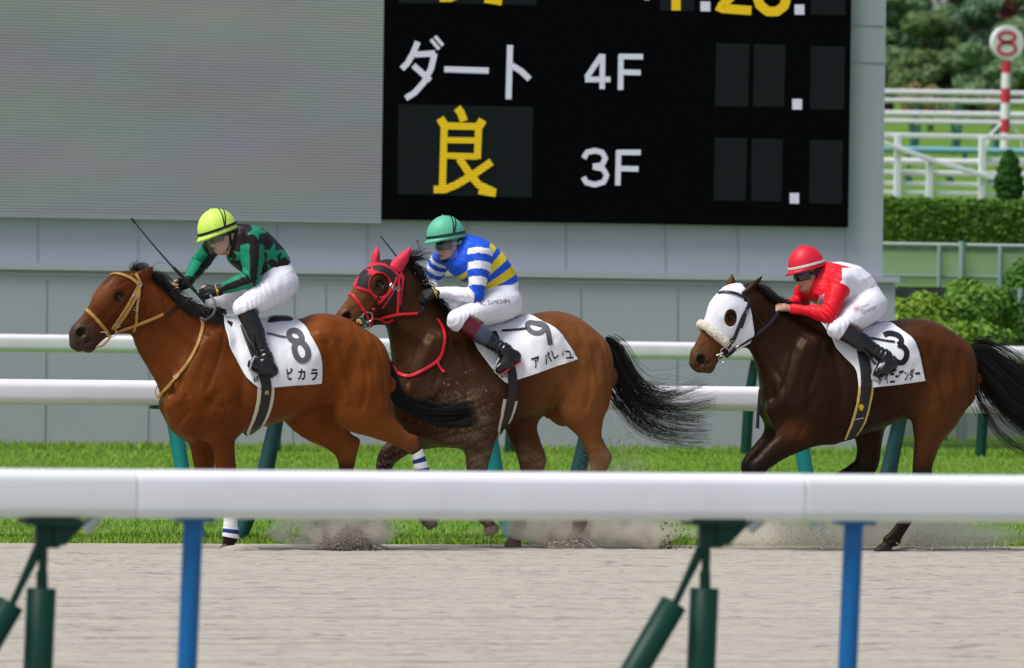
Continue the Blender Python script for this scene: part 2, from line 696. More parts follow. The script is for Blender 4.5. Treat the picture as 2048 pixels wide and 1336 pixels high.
def glyph_mesh(ch, quad, bold=0.0, maxlen=4.0, square=False):
    """a character of the built-in font squeezed into the photo-pixel quad (tl, tr, br, bl)"""
    import bmesh
    c = bpy.data.curves.new("glyph", 'FONT')
    c.body = ch
    c.offset = bold
    c.resolution_u = 5
    o = bpy.data.objects.new("glyph", c)
    COL.objects.link(o)
    bpy.context.view_layer.update()
    me = bpy.data.meshes.new_from_object(o.evaluated_get(bpy.context.evaluated_depsgraph_get()))
    bpy.data.objects.remove(o)
    bpy.data.curves.remove(c)
    bm = bmesh.new(); bm.from_mesh(me)
    bmesh.ops.triangulate(bm, faces=bm.faces[:])
    co = np.array([v.co[:2] for v in bm.verts])
    lo, hi = co.min(0), co.max(0)
    q = np.asarray(quad, float)
    for v in bm.verts:
        u = (v.co.x - lo[0]) / (hi[0] - lo[0] + 1e-9); t = (v.co.y - lo[1]) / (hi[1] - lo[1] + 1e-9)
        p = (q[3] * (1 - u) + q[2] * u) * (1 - t) + (q[0] * (1 - u) + q[1] * u) * t
        v.co = (p[0], p[1], 0)
    for _ in range(4):
        long = [e for e in bm.edges if e.calc_length() > maxlen]
        if not long: break
        bmesh.ops.subdivide_edges(bm, edges=long, cuts=1)
        bmesh.ops.triangulate(bm, faces=[f for f in bm.faces if len(f.verts) > 3])
    bm.verts.index_update()
    V = np.array([v.co[:2] for v in bm.verts])
    F = [[v.index for v in f.verts] for f in bm.faces]
    bm.free()
    bpy.data.meshes.remove(me)
    return V, F


def decal(name, V2, F, bvh, m, parent, off=0.003, miss=None):
    """lay a flat lettering mesh on a surface"""
    P, ok = [], []
    for (px, py) in V2:
        d = Vector(ray(px, py)).normalized()
        hit = bvh.ray_cast(Vector(CAM), d)
        if hit[0] is None:
            P.append((0, 0, 0)); ok.append(False)
        else:
            n = hit[1] if hit[1].dot(d) < 0 else -hit[1]
            P.append(tuple(hit[0] + n * off)); ok.append(True)
    F = [f for f in F if all(ok[i] for i in f)]
    if not F: return None
    P = np.array(P)
    vd = ray(1024, 668)
    F = [f if np.dot(np.cross(P[f[1]] - P[f[0]], P[f[2]] - P[f[0]]), vd) < 0 else f[::-1] for f in F]
    used = sorted({i for f in F for i in f}); mp = {i: k for k, i in enumerate(used)}
    me = mesh_np(P[used], [[mp[i] for i in f] for f in F], None, name)
    return link(name, me, m, parent)


def merge(parts):
    V, F, n = [], [], 0
    for v, f in parts:
        V.append(np.asarray(v)); F += [[i + n for i in q] for q in f]; n += len(v)
    return np.concatenate(V), F

# ================================================================== SETTING
def bank(x, y):
    """level of the ground: flat course, and a bank rising behind the board on the right"""
    z = np.interp(y, [0, 84, 92, 97, 101, 111, 118, 126, 150, 182, 202, 262, 330, 420], [0, 0, .35, .9, 1.75, 2.35, 3.15, 3.45, 4.5, 6.0, 6.65, 9.3, 12.5, 17])
    return z


def sheet(name, xs, ys, m, zf, smooth=True, kind='structure', cols=None):
    X, Yg = np.meshgrid(xs, ys, indexing='ij')
    Z = zf(X, Yg)
    V = np.stack([X, Yg, Z], -1).reshape(-1, 3)
    nx, ny = len(xs), len(ys)
    i = np.arange((nx - 1) * (ny - 1)); a = i // (ny - 1); b = i % (ny - 1)
    q = np.stack([a * ny + b, (a + 1) * ny + b, (a + 1) * ny + b + 1, a * ny + b + 1], 1)
    o = link(name, mesh_np(V, q, None if cols is None else cols(V), name), m, smooth=smooth)
    return tag(o, kind=kind)


GRASS = mat('turf', paint=False, col=(.10, .20, .020), rough=.8, spec=.15, var=.28, vscale=3.0, bump=.02, bscale=25)
ground = sheet('ground', np.concatenate([np.linspace(-900, -40, 8), np.linspace(-20, 90, 45), np.linspace(110, 900, 8)]),
               np.concatenate([np.linspace(-60, 80, 30), np.linspace(82, 440, 90), np.linspace(500, 2500, 6)]), GRASS, lambda x, y: bank(x, y) - .004)

# --- sand track with harrow lines and hoof marks
SAND_Y0, SAND_Y1 = 23.2, 46.75


def sand_z(X, Y):
    P = np.stack([X.ravel() * .25, Y.ravel(), 0 * X.ravel()], 1)
    r = .004 * np.sin(Y.ravel() * 21 + 2.2 * fbm(P, .9, 31, 2)) * (.6 + .6 * fbm(P, .7, 35, 2))
    P2 = np.stack([X.ravel(), Y.ravel() * 1.3, 0 * X.ravel()], 1)
    r += .003 * fbm(P2, 6.0, 32, 3) + .003 * fbm(P2, 21, 33, 3)
    c = fbm(P2, 16, 34, 2)
    r += .009 * np.clip(c - .7, 0, 1) - .012 * np.clip(-c - .75, 0, 1)
    return (.012 + r * sstep(SAND_Y1, SAND_Y1 - .15, Y.ravel())).reshape(X.shape)


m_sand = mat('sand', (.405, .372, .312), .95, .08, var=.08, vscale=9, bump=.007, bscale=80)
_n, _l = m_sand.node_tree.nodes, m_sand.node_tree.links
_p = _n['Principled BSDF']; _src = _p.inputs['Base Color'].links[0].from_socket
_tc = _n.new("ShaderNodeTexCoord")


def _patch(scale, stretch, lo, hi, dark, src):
    """darker patches of the sand: harrow lines and turned-up clods"""
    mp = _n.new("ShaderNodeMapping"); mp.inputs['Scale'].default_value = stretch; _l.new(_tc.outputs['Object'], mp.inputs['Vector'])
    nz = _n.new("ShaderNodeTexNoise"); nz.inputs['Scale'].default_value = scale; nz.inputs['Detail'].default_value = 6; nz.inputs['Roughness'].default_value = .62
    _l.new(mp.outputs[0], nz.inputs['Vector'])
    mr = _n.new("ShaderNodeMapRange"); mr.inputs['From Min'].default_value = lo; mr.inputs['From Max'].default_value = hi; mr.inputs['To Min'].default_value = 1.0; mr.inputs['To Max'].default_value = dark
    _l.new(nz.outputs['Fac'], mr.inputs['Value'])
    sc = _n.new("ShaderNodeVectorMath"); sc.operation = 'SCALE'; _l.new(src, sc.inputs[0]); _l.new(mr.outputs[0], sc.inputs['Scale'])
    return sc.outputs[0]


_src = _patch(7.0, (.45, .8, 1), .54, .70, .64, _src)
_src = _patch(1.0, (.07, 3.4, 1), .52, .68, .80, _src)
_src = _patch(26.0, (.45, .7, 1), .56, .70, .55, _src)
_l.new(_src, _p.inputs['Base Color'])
xs = np.concatenate([np.linspace(-120, 3.5, 20), np.arange(3.6, 18.6, .035), np.linspace(18.8, 160, 20)])
ys = np.concatenate([np.linspace(SAND_Y0, 30, 20), np.arange(30.2, SAND_Y1, .045), [SAND_Y1]])
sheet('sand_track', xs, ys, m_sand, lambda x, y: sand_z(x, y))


# --- blades of grass
def blades(name, n, x0, x1, y0, y1, h0, h1, seed, m, dens=None):
    r = np.random.default_rng(seed)
    x, y = r.uniform(x0, x1, n), r.uniform(y0, y1, n)
    if dens is not None:
        k = dens(x, y); x, y = x[k], y[k]; n = len(x)
    patch = fbm(np.stack([x, y, 0 * x], 1), 1.1, seed, 3)
    h = r.uniform(h0, h1, n) * (1 + .35 * patch)
    a = r.uniform(0, 6.28, n); w = r.uniform(.003, .006, n)
    lean = r.normal(0, .35, (n, 2)) * h[:, None]
    b = np.stack([x, y, np.zeros(n)], 1)
    s = np.stack([np.cos(a) * w, np.sin(a) * w, np.zeros(n)], 1)
    mid = b + np.stack([lean[:, 0] * .35, lean[:, 1] * .35, h * .6], 1)
    tip = b + np.stack([lean[:, 0], lean[:, 1], h], 1)
    V = np.stack([b - s, b + s, mid - s * .7, mid + s * .7, tip], 1).reshape(-1, 3)
    i = np.arange(n)[:, None] * 5
    F = np.concatenate([i + np.array([[0, 1, 3]]), i + np.array([[0, 3, 2]]), i + np.array([[2, 3, 4]])])
    g = r.uniform(0, 1, n) * .7 + .3 * (patch * .5 + .5)
    c = mixc(np.array([.135, .255, .020]), np.array([.225, .370, .040]), g)
    dry = r.uniform(0, 1, n) < .05
    c[dry] = (.30, .29, .10)
    me = mesh_np(V, F, np.repeat(c, 5, axis=0), name)
    return link(name, me, m, smooth=False)


m_blade = mat('grass_blade', paint=True, rough=.65, spec=.2)
tag(blades('grass', 170000, 9, 33, SAND_Y1 - .05, 77.6, .018, .040, 5, m_blade, lambda x, y: (x > .2 * y - 1.5) & (x < .40 * y + 1.5)), kind='stuff')
tag(blades('grass', 22000, 9, 18.5, SAND_Y1 - .08, 48.2, .028, .060, 6, m_blade), kind='stuff')
tag(blades('grass', 9000, 15, 32, 75.2, 77.5, .04, .09, 8, m_blade), kind='stuff')


# ------------------------------------------------------------------ board building
YW = 78.0
zc = lambda px, py, Y=YW: U(px, py, Y)
m_wall = mat('wall_panel', col=(.385, .412, .452), rough=.55, spec=.3, var=.03, vscale=.6)
m_joint = mat('panel_joint', col=(.315, .338, .372), rough=.7)
m_ledge = mat('ledge_metal', col=(.44, .45, .495), rough=.45, spec=.4)
xr = zc(1768, 300)[0]; xl = zc(-900, 300)[0]
zb = zc(1000, 535)[2]; ztop = 14.0
board = thing('scoreboard', ((xl + xr) / 2, YW + 1.5, 0), 'huge grey panelled scoreboard building with a video screen and a black results panel', 'scoreboard')
w = MB()
w.box(((xl + xr) / 2, YW + 1.5, (ztop + zb - .3) / 2), (xr - xl, 3.0, ztop - zb + .3))
w.build('wall', m_wall, board)
xb = U(1790, 600, YW - .35)[0]
b = MB()
b.box(((xl + xb) / 2, YW + 1.45, (zb - .115) / 2 - .05), (xb - xl, 3.6, zb - .115 + .1))
b.build('base_wall', mat('base_panel', (.435, .430, .492), .55, .3, var=.03, vscale=.6), board)
l = MB()
l.prism([(0, .03), (.0, .06), (.34, .10), (.42, .10), (.42, .03)], (xl, YW + .02, zb - .14), (xb + .04, YW + .02, zb - .14))
l.box(((xl + xb) / 2, YW - .355, zb - .16), (xb - xl + .06, .02, .022))
l.build('ledge', m_ledge, board)
jn = []
for px in (-60, 75, 275, 553, 735, 935, 1131, 1330, 1475, 1690):
    p = zc(px, 500); jn.append(((p[0], YW - .003, zb + .6), (.016, .012, 1.2)))
for px in (90, 296, 420, 585, 648, 800, 985, 1158, 1352, 1530, 1720):
    p = U(px, 780, YW - .35); jn.append(((p[0], YW - .352, (zb - .2) / 2), (.014, .012, zb - .24)))
p0 = zc(1735, 50); p1 = zc(1735, 124)
for p in (p0, p1):
    jn.append(((p[0] - .0, YW - .003, p[2]), (.40, .012, .016)))
for c_, d_ in jn:
    j = MB(); j.box(c_, d_); j.build('panel_joint', m_joint, board)

# LED surfaces: fine horizontal rows of lamps
def led(name, col, emit, contrast, period, tint=0.0, rough=.6):
    m = mat(name, col, rough, .2)
    nt = m.node_tree; N, L = nt.nodes, nt.links; p = N['Principled BSDF']
    tc = N.new("ShaderNodeTexCoord"); sp = N.new("ShaderNodeSeparateXYZ"); L.new(tc.outputs['Object'], sp.inputs[0])
    m1 = N.new("ShaderNodeMath"); m1.operation = 'MULTIPLY'; m1.inputs[1].default_value = 2 * math.pi / period; L.new(sp.outputs['Z'], m1.inputs[0])
    m2 = N.new("ShaderNodeMath"); m2.operation = 'SINE'; L.new(m1.outputs[0], m2.inputs[0])
    nz = N.new("ShaderNodeTexNoise"); nz.inputs['Scale'].default_value = 1.6; nz.inputs['Detail'].default_value = 3
    mp = N.new("ShaderNodeMapping"); mp.inputs['Scale'].default_value = (.30, 1, 1.0); mp.inputs['Rotation'].default_value = (0, .16, 0); L.new(tc.outputs['Object'], mp.inputs['Vector']); L.new(mp.outputs[0], nz.inputs['Vector'])
    mr = N.new("ShaderNodeMapRange"); mr.inputs['From Min'].default_value = .3; mr.inputs['From Max'].default_value = .7
    mr.inputs['To Min'].default_value = contrast * .35; mr.inputs['To Max'].default_value = contrast; L.new(nz.outputs['Fac'], mr.inputs['Value'])
    m3 = N.new("ShaderNodeMath"); m3.operation = 'MULTIPLY_ADD'; m3.inputs[2].default_value = .95; L.new(m2.outputs[0], m3.inputs[0]); L.new(mr.outputs[0], m3.inputs[1])
    n2 = N.new("ShaderNodeTexNoise"); n2.inputs['Scale'].default_value = 1.3; n2.inputs['Detail'].default_value = 4; L.new(mp.outputs[0], n2.inputs['Vector'])
    mx = N.new("ShaderNodeMix"); mx.data_type = 'RGBA'; mx.inputs['Factor'].default_value = tint
    mx.inputs['A'].default_value = (*col, 1)
    cr = N.new("ShaderNodeMix"); cr.data_type = 'RGBA'; cr.blend_type = 'MULTIPLY'; cr.inputs['Factor'].default_value = 1.0
    cr.inputs['A'].default_value = (*[2.1 * c for c in col], 1); L.new(n2.outputs['Color'], cr.inputs['B']); L.new(cr.outputs['Result'], mx.inputs['B'])
    sc = N.new("ShaderNodeVectorMath"); sc.operation = 'SCALE'; L.new(mx.outputs['Result'], sc.inputs[0]); L.new(m3.outputs[0], sc.inputs['Scale'])
    L.new(sc.outputs[0], p.inputs['Base Color'])
    if emit:
        L.new(sc.outputs[0], p.inputs['Emission Color']); p.inputs['Emission Strength'].default_value = emit
    return m


YS = YW - .10                      # faces of the two screens
m_vid = led('led_video', (.268, .272, .290), .11, .55, .0345, .26)
m_blk = mat('panel_black', (.0025, .003, .004), .6, .02)
m_dig = led('led_blank', (.006, .009, .012), .05, .25, .0245)
m_wht = led('led_white', (.42, .43, .50), .55, .30, .0325)
m_yel = led('led_yellow', (.50, .33, .008), .60, .30, .0325)
bl, br_ = U(-900, 440, YS), U(762, 437, YS)
zs = U(400, 433, YS)[2]
v = MB(); v.box(((bl[0] + br_[0]) / 2, YS + .05, (zs + ztop) / 2), (br_[0] - bl[0], .10, ztop - zs)); v.build('video_screen', m_vid, board)
v = MB(); v.box(((bl[0] + br_[0]) / 2, YS + .04, zs - .025), (br_[0] - bl[0], .11, .04)); v.build('screen_trim', m_joint, board)
rx = U(1698, 300, YS)[0]; zp = U(1230, 447, YS)[2]
v = MB(); v.box(((br_[0] + rx) / 2 + .004, YS + .045, (zp + ztop) / 2), (rx - br_[0] - .008, .11, ztop - zp)); v.build('results_panel', m_blk, board)
YL = YS - .012                     # blank digit fields and lettering, a few mm proud of the panel


def field_px(name, poly, m, y=YL, parent=board):
    P = [U(px, py, y) for px, py in poly]
    P2 = [p + np.array([0, .004, 0]) for p in P]
    n = len(P)
    return link(name, mesh_np(P + P2, [list(range(n))[::-1]] + [[k, (k + 1) % n, n + (k + 1) % n, n + k] for k in range(n)], None, name), m, parent, smooth=False)


for q in ([(797, 208), (1066, 214), (1063, 395), (795, 388)], [(1433, 86), (1499, 88), (1496, 214), (1430, 212)], [(1508, 88), (1571, 90), (1568, 214), (1506, 213)],
          [(1622, 92), (1690, 93), (1688, 219), (1620, 218)], [(1430, 275), (1494, 276), (1491, 402), (1427, 401)], [(1504, 277), (1566, 278), (1563, 403), (1502, 402)],
          [(1620, 280), (1686, 281), (1684, 408), (1618, 406)], [(1622, -60), (1692, -58), (1691, 30), (1622, 29)], [(1322, -60), (1390, -60), (1388, 22), (1320, 21)],
          [(797, -60), (1075, -60), (1073, 10), (797, 6)]):
    field_px('digit_field', q, m_dig)


def board_strokes(name, lines, w, m):
    parts = []                                   # each pen stroke 2 mm proud of the one before
    for i, ln in enumerate(lines):
        v, f = stroke_mesh([ln], w, 6.0)
        parts.append((np.array([U(a, b, YL - .006 - .002 * i) for a, b in v]), f))
    P, F = merge(parts)
    F = [f if np.dot(np.cross(P[f[1]] - P[f[0]], P[f[2]] - P[f[0]]), [0, 1, 0]) < 0 else f[::-1] for f in F]
    return link(name, mesh_np(P, F, None, name), m, board, smooth=False)


c0, sc_ = (760, 0), 940 / 2048            # measured in an enlarged view of the panel
Z = lambda pts: [(c0[0] + x * sc_, c0[1] + y * sc_) for x, y in pts]
board_strokes('lettering', [Z([(165, 182), (145, 230), (120, 275), (95, 300)]), Z([(152, 238), (240, 232)]), Z([(238, 232), (222, 300), (190, 360), (150, 405), (112, 428)]),
                            Z([(145, 285), (185, 320), (218, 352)]), (7, Z([(222, 172), (258, 215)])), (7, Z([(240, 158), (274, 198)])),
                            Z([(280, 302), (474, 308)]), Z([(567, 196), (560, 432)]), Z([(575, 285), (615, 310), (652, 345)])], 12, m_wht)
board_strokes('lettering', [Z([(968, 388), (970, 236)]), Z([(966, 240), (900, 338)]), Z([(894, 346), (1004, 346)]), Z([(1048, 392), (1050, 240)]), Z([(1042, 246), (1146, 247)]), Z([(1050, 314), (1136, 316)])], 11, m_wht)
board_strokes('lettering', [Z([(888, 690), (902, 664), (936, 656), (968, 664), (982, 690), (968, 718), (928, 726)]), Z([(928, 726), (972, 736), (988, 764), (974, 794), (936, 804), (900, 796), (886, 772)]),
                            Z([(1036, 808), (1040, 656)]), Z([(1032, 664), (1136, 664)]), Z([(1040, 734), (1126, 736)])], 11, m_wht)
GOOD = [(16, Z([(336, 470), (352, 490), (366, 528)])), (17, Z([(262, 515), (282, 548)])), (17, Z([(448, 522), (430, 552)])), (14, Z([(275, 548), (438, 552)])), (14, Z([(280, 548), (272, 818)])),
                            (14, Z([(430, 548), (424, 692)])), (12, Z([(285, 610), (425, 612)])), (12, Z([(285, 678), (425, 682)])), (15, Z([(234, 826), (280, 826), (330, 806), (400, 765), (486, 705)])),
                            (15, Z([(345, 690), (385, 750), (430, 805), (500, 838)])), (15, Z([(430, 830), (505, 842)]))]
board_strokes('lettering', GOOD, 13, m_yel)
board_strokes('lettering', [(w_, [(x + 12, y - 383) for x, y in P_]) for w_, P_ in GOOD], 13, m_yel)
board_strokes('lettering', [(18, Z([(1290, -60), (1290, 45)]))], 18, m_yel)
board_strokes('lettering', [(18, Z([(1545, -30), (1478, 36), (1618, 46)]))], 18, m_yel)
board_strokes('lettering', [(19, Z([(1640, -30), (1655, 22), (1690, 50), (1730, 50), (1762, 25), (1775, -30)]))], 18, m_yel)
for q in ((1418, 28, 42, 42), (1828, 42, 42, 44), (1818, 454, 42, 46), (1806, 864, 40, 46), (1162, -8, 24, 16)):
    x, y, a, h = q
    field_px('lettering', Z([(x - a / 2, y - h / 2), (x + a / 2, y - h / 2), (x + a / 2, y + h / 2), (x - a / 2, y + h / 2)]), m_wht, YL - .006)

# ------------------------------------------------------------------ running rails
m_white = mat('rail_plastic', (.80, .775, .82), .32, .45, var=.05, vscale=5)
m_white2 = mat('rail_plastic_cool', (.74, .755, .755), .32, .45, var=.02, vscale=2)
m_blue = mat('post_blue', (.002, .125, .37), .38, .35, var=.05, vscale=5)
m_green = mat('post_green', (.003, .040, .026), .45, .25, var=.1, vscale=6)
m_teal = mat('post_teal', (.010, .270, .270), .4, .4, var=.06, vscale=6)
m_dkteal = mat('brace_teal', (.008, .060, .062), .45, .35, var=.1, vscale=6)
m_steel = mat('steel', (.45, .45, .44), .35, .5, metal=1.0)


def rail_run(parent, Y, top_px, left, right, h, w, joints, mats, r):
    """white plastic rail in tube sections butted together"""
    z1 = U(1000, top_px, Y)[2]
    zc_ = z1 - h / 2
    xs = [left] + [U(j, top_px, Y)[0] for j in joints] + [right]
    for k in range(len(xs) - 1):
        t = MB()
        a, b = xs[k] + .006, xs[k + 1] - .006
        t.prism(rrect(w, h, r, 7), (a + .002, Y, zc_), (b - .002, Y, zc_))
        if k > 0:
            t.prism(rrect(w - .010, h - .010, r - .004, 7), (a - .012, Y, zc_), (a + .01, Y, zc_))
        t.build('rail_tube', mats[k % len(mats)], parent, smooth=True)
    return zc_


YN = 24.0
near = thing('running_rail', (U(1000, 1000, YN)[0], YN, 0), 'nearest thick white running rail on blue posts and green sprung brackets', 'rail', 'white running rails beside the course')
zN = rail_run(near, YN, 944, -6, 22, .172, .19, (-1064, 266, 1597, 2926), (m_white, m_white2, m_white, m_white2), .040)
for px in (-940, 385, 1706, 3030):
    t = MB()
    a, b = U(px + 2, 1036, YN), U(px - 11, 1336, YN)
    d = (b - a) / (a[2] - b[2])
    e = a + d * (a[2] + .02)
    t.tube([a + np.array([0, 0, .03]) * 1.0, a, (a + e) / 2, e], .036, 20, flat=1.0)
    t.box((a[0], YN, zN - .092), (.13, .12, .014))
    t.build('post', m_blue, near, smooth=True)
for dx, ox in ((0, 0), (1326, 0), (-1326, 0)):
    q = lambda x, y, lat=0.0: U(x + dx, y, YN + lat)
    bmb = MB()
    p = q(100, 1043); bmb.box((p[0], YN, p[2]), (.205, .16, .022), bev=.004)
    p = q(95, 1072); bmb.box((p[0], YN, p[2]), (.088, .05, .085), bev=.006)
    P = [q(104, 1090), q(126, 1090), q(162, 1052), q(162, 1044), q(104, 1044)]
    for lat in (-.030, .030):
        Pl = [p + np.array([0, lat, 0]) for p in P]
        n = len(P)
        bmb.add([p - np.array([0, .006, 0]) for p in Pl] + [p + np.array([0, .006, 0]) for p in Pl], [list(range(n)), list(range(n, 2 * n))[::-1]] + [[k, n + k, n + (k + 1) % n, (k + 1) % n] for k in range(n)])
    br = bmb.build('bracket', m_green, near, smooth=False)
    s = MB(); p = q(174, 1048)
    s.tube([p + np.array([-.02, -.05, -.02]), p + np.array([.028, -.05, .02])], .022, 8); s.tube([p + np.array([.0, -.055, 0]), p + np.array([.0, .05, 0])], .014, 8)
    s.build('clamp_bolt', m_steel, br, smooth=False)
    s = MB(); s.tube([q(86, 1060), q(86, 1120), q(84, 1180)], [.018, .017, .014], 12); s.tube([q(84, 1142), q(84, 1182)], .021, 12); s.build('spring_rod', m_green, br, smooth=True)
    s = MB(); s.tube([q(76, 1095), q(66, 1120), q(42, 1170), q(24, 1208)], [.016, .018, .014, .013], 12); s.build('spring_rod', m_green, br, smooth=True)
    a, b = q(83, 1176), q(76, 1336); d = (b - a) / (a[2] - b[2]); e = a + d * a[2]
    s = MB(); s.tube([a, a + (e - a) * .004, (a + e) / 2, e], [.049, .053, .053, .053], 24); s.build('sleeve', m_green, near, smooth=True)
    a, b = q(22, 1206, -.02), q(-62, 1350, -.02); d = (b - a) / (a[2] - b[2]); e = a + d * a[2]
    s = MB(); s.tube([a, a + (e - a) * .004, (a + e) / 2, e], [.045, .050, .050, .050], 24); s.build('sleeve', m_green, near, smooth=True)

YB = 47.6
back = thing('running_rail', (U(1000, 900, YB)[0], YB, 0), 'white running rail on splayed teal posts close behind the horses', 'rail', 'white running rails beside the course')
zB = rail_run(back, YB, 768, 2, 32, .178, .19, (-1000, 330, 1650, 2900), (m_white, m_white), .06)
for px in (-270, 365, 992, 1612, 2240):
    s = MB(); a = U(px - 22, 806, YB); b = U(px + 34, 1086, YB); b[2] = -.02
    s.tube([a, (a + b) / 2 + np.array([-.02, 0, 0]), b], [.055, .056, .058], 16); s.build('post', m_teal, back, smooth=True)
    s = MB(); a = U(px + 196, 800, YB); b = U(px + 108, 1088, YB); b[2] = -.02
    s.tube([a, (a + b) / 2 + np.array([.05, 0, 0]), b], [.05, .062, .058], 16); s.build('brace', m_dkteal, back, smooth=True)
    s = MB(); s.box((U(px + 60, 812, YB)[0], YB, zB - .1), (.9, .11, .025), bev=.005); s.build('bracket', m_dkteal, back)

YF = 75.0
far = thing('running_rail', (U(1000, 800, YF)[0], YF, 0), 'farther white running rail in front of the grey board wall', 'rail', 'white running rails beside the course')
zF = rail_run(far, YF, 680, 5, 50, .196, .19, (-500, 1370, 2600), (m_white, m_white), .06)
for px in (-420, 550, 1020, 1492, 1962, 2420):
    s = MB(); a = U(px + 20, 706, YF); m_ = U(px + 6, 800, YF); b = U(px - 1, 910, YF); b[2] = -.02
    s.tube([a, (a + m_) / 2, m_, b], [.045, .056, .063, .063], 14); s.build('post', m_green, far, smooth=True)

# unseen grey apron added to bounce neutral light onto the near rail
ap = sheet('bounce_apron', np.linspace(-300, 300, 13), np.linspace(-60, 22.5, 12), mat('bounce_grey', (.36, .36, .35), .85, .2, var=.1, vscale=2, bump=.004, bscale=20), lambda x, y: 0 * x + .02)

# ================================================================== HORSES
def ribbon(P, Nn, w, th=0.004, lift=0.0, closed=False):
    P = np.asarray(P, float); Nn = np.asarray(Nn, float)
    w = np.broadcast_to(np.asarray(w, float), (len(P),))
    T = (np.roll(P, -1, 0) - np.roll(P, 1, 0)) if closed else np.gradient(P, axis=0)
    T /= np.linalg.norm(T, axis=1)[:, None] + 1e-9
    B = np.cross(T, Nn); B /= np.linalg.norm(B, axis=1)[:, None] + 1e-9
    Nn = np.cross(B, T)
    V = []
    for i in range(len(P)):
        for (sb, sn) in ((-0.5, 0), (-0.5, 0.75), (-0.3, 1), (0.3, 1), (0.5, 0.75), (0.5, 0)):
            V.append(P[i] + B[i] * w[i] * sb + Nn[i] * (lift + th * sn))
    F = []
    n = len(P)
    for i in range(n if closed else n - 1):
        j = (i + 1) % n
        for k in range(6):
            F.append([i * 6 + k, i * 6 + (k + 1) % 6, j * 6 + (k + 1) % 6, j * 6 + k])
    if not closed:
        F += [list(range(6))[::-1], [(n - 1) * 6 + k for k in range(6)]]
    return V, F


def hit_px(bvh, px, py):
    d = Vector(ray(px, py)).normalized()
    h = bvh.ray_cast(Vector(CAM), d)
    if h[0] is None: return None
    n = h[1] if h[1].dot(d) < 0 else -h[1]
    return np.array(h[0]), np.array(n)


def strap_px(bvh, pts, w, th=0.004, lift=0.001, n=8, fallY=None):
    """a strap lying on the near side of the animal along a measured line"""
    Q = catmull(pts, n)
    P, Nn = [], []
    for q in Q:
        h = hit_px(bvh, *q)
        if h is None:
            if fallY is None: continue
            P.append(U(q[0], q[1], fallY)); Nn.append(np.array([0, -1, 0]))
        else:
            P.append(h[0]); Nn.append(h[1])
    P, Nn = np.array(P), np.array(Nn)
    for _ in range(2):
        P[1:-1] = (P[:-2] + 2 * P[1:-1] + P[2:]) / 4
        Nn[1:-1] = (Nn[:-2] + 2 * Nn[1:-1] + Nn[2:]) / 4
    return ribbon(P, Nn, w, th, lift + 0.002)


def loop_strap(bvh, top, bot, Y, w, th=0.005, lift=0.001, n=56, r0=0.5, sm=2):
    """a strap running right round the neck, head or barrel in the plane through two silhouette points"""
    a, b = U(top[0], top[1], Y), U(bot[0], bot[1], Y)
    c = (a + b) / 2
    d = (a - b); d /= np.linalg.norm(d)
    yv = np.array([0, 1.0, 0])
    P, Nn = [], []
    for i in range(n):
        th_ = 2 * math.pi * i / n
        r = d * math.cos(th_) + yv * math.sin(th_)
        h = bvh.ray_cast(Vector(c + r * r0), Vector(-r))
        if h[0] is None: continue
        P.append(np.array(h[0])); nn = np.array(h[1])
        Nn.append(nn if nn.dot(r) > 0 else -nn)
    P, Nn = np.array(P), np.array(Nn)
    for _ in range(sm):
        P = (np.roll(P, 1, 0) + 2 * P + np.roll(P, -1, 0)) / 4
        Nn = (np.roll(Nn, 1, 0) + 2 * Nn + np.roll(Nn, -1, 0)) / 4
    return ribbon(P, Nn, w, th, lift + 0.002, closed=True)


def strands(lines, r0, r1, name, m, parent, cols=None):
    V, F = [], []
    C = []
    for k, P in enumerate(lines):
        P = np.asarray(P, float)
        n = len(P)
        T = np.gradient(P, axis=0); T /= np.linalg.norm(T, axis=1)[:, None] + 1e-9
        a = np.cross(T, [0.3, 0.9, 0.2]); a /= np.linalg.norm(a, axis=1)[:, None] + 1e-9
        b = np.cross(T, a)
        b0 = len(V)
        for i in range(n):
            r = (r0 + (r1 - r0) * (i / (n - 1))) if np.isscalar(r0) else r0[k] + (r1 - r0[k]) * (i / (n - 1))
            for j in range(3):
                th = 2 * math.pi * j / 3
                V.append(P[i] + r * (a[i] * math.cos(th) + b[i] * math.sin(th)))
                if cols is not None: C.append(cols[k])
        for i in range(n - 1):
            for j in range(3):
                F.append((b0 + i * 3 + j, b0 + i * 3 + (j + 1) % 3, b0 + (i + 1) * 3 + (j + 1) % 3, b0 + (i + 1) * 3 + j))
    me = mesh_np(V, np.array(F), np.array(C) if cols is not None else None, name)
    return link(name, me, m, parent)


def add_vf(name, vf, m, parent, smooth=False):
    V, F = merge(vf) if isinstance(vf, list) else vf
    return link(name, mesh_np(V, F, None, name), m, parent, smooth=smooth)


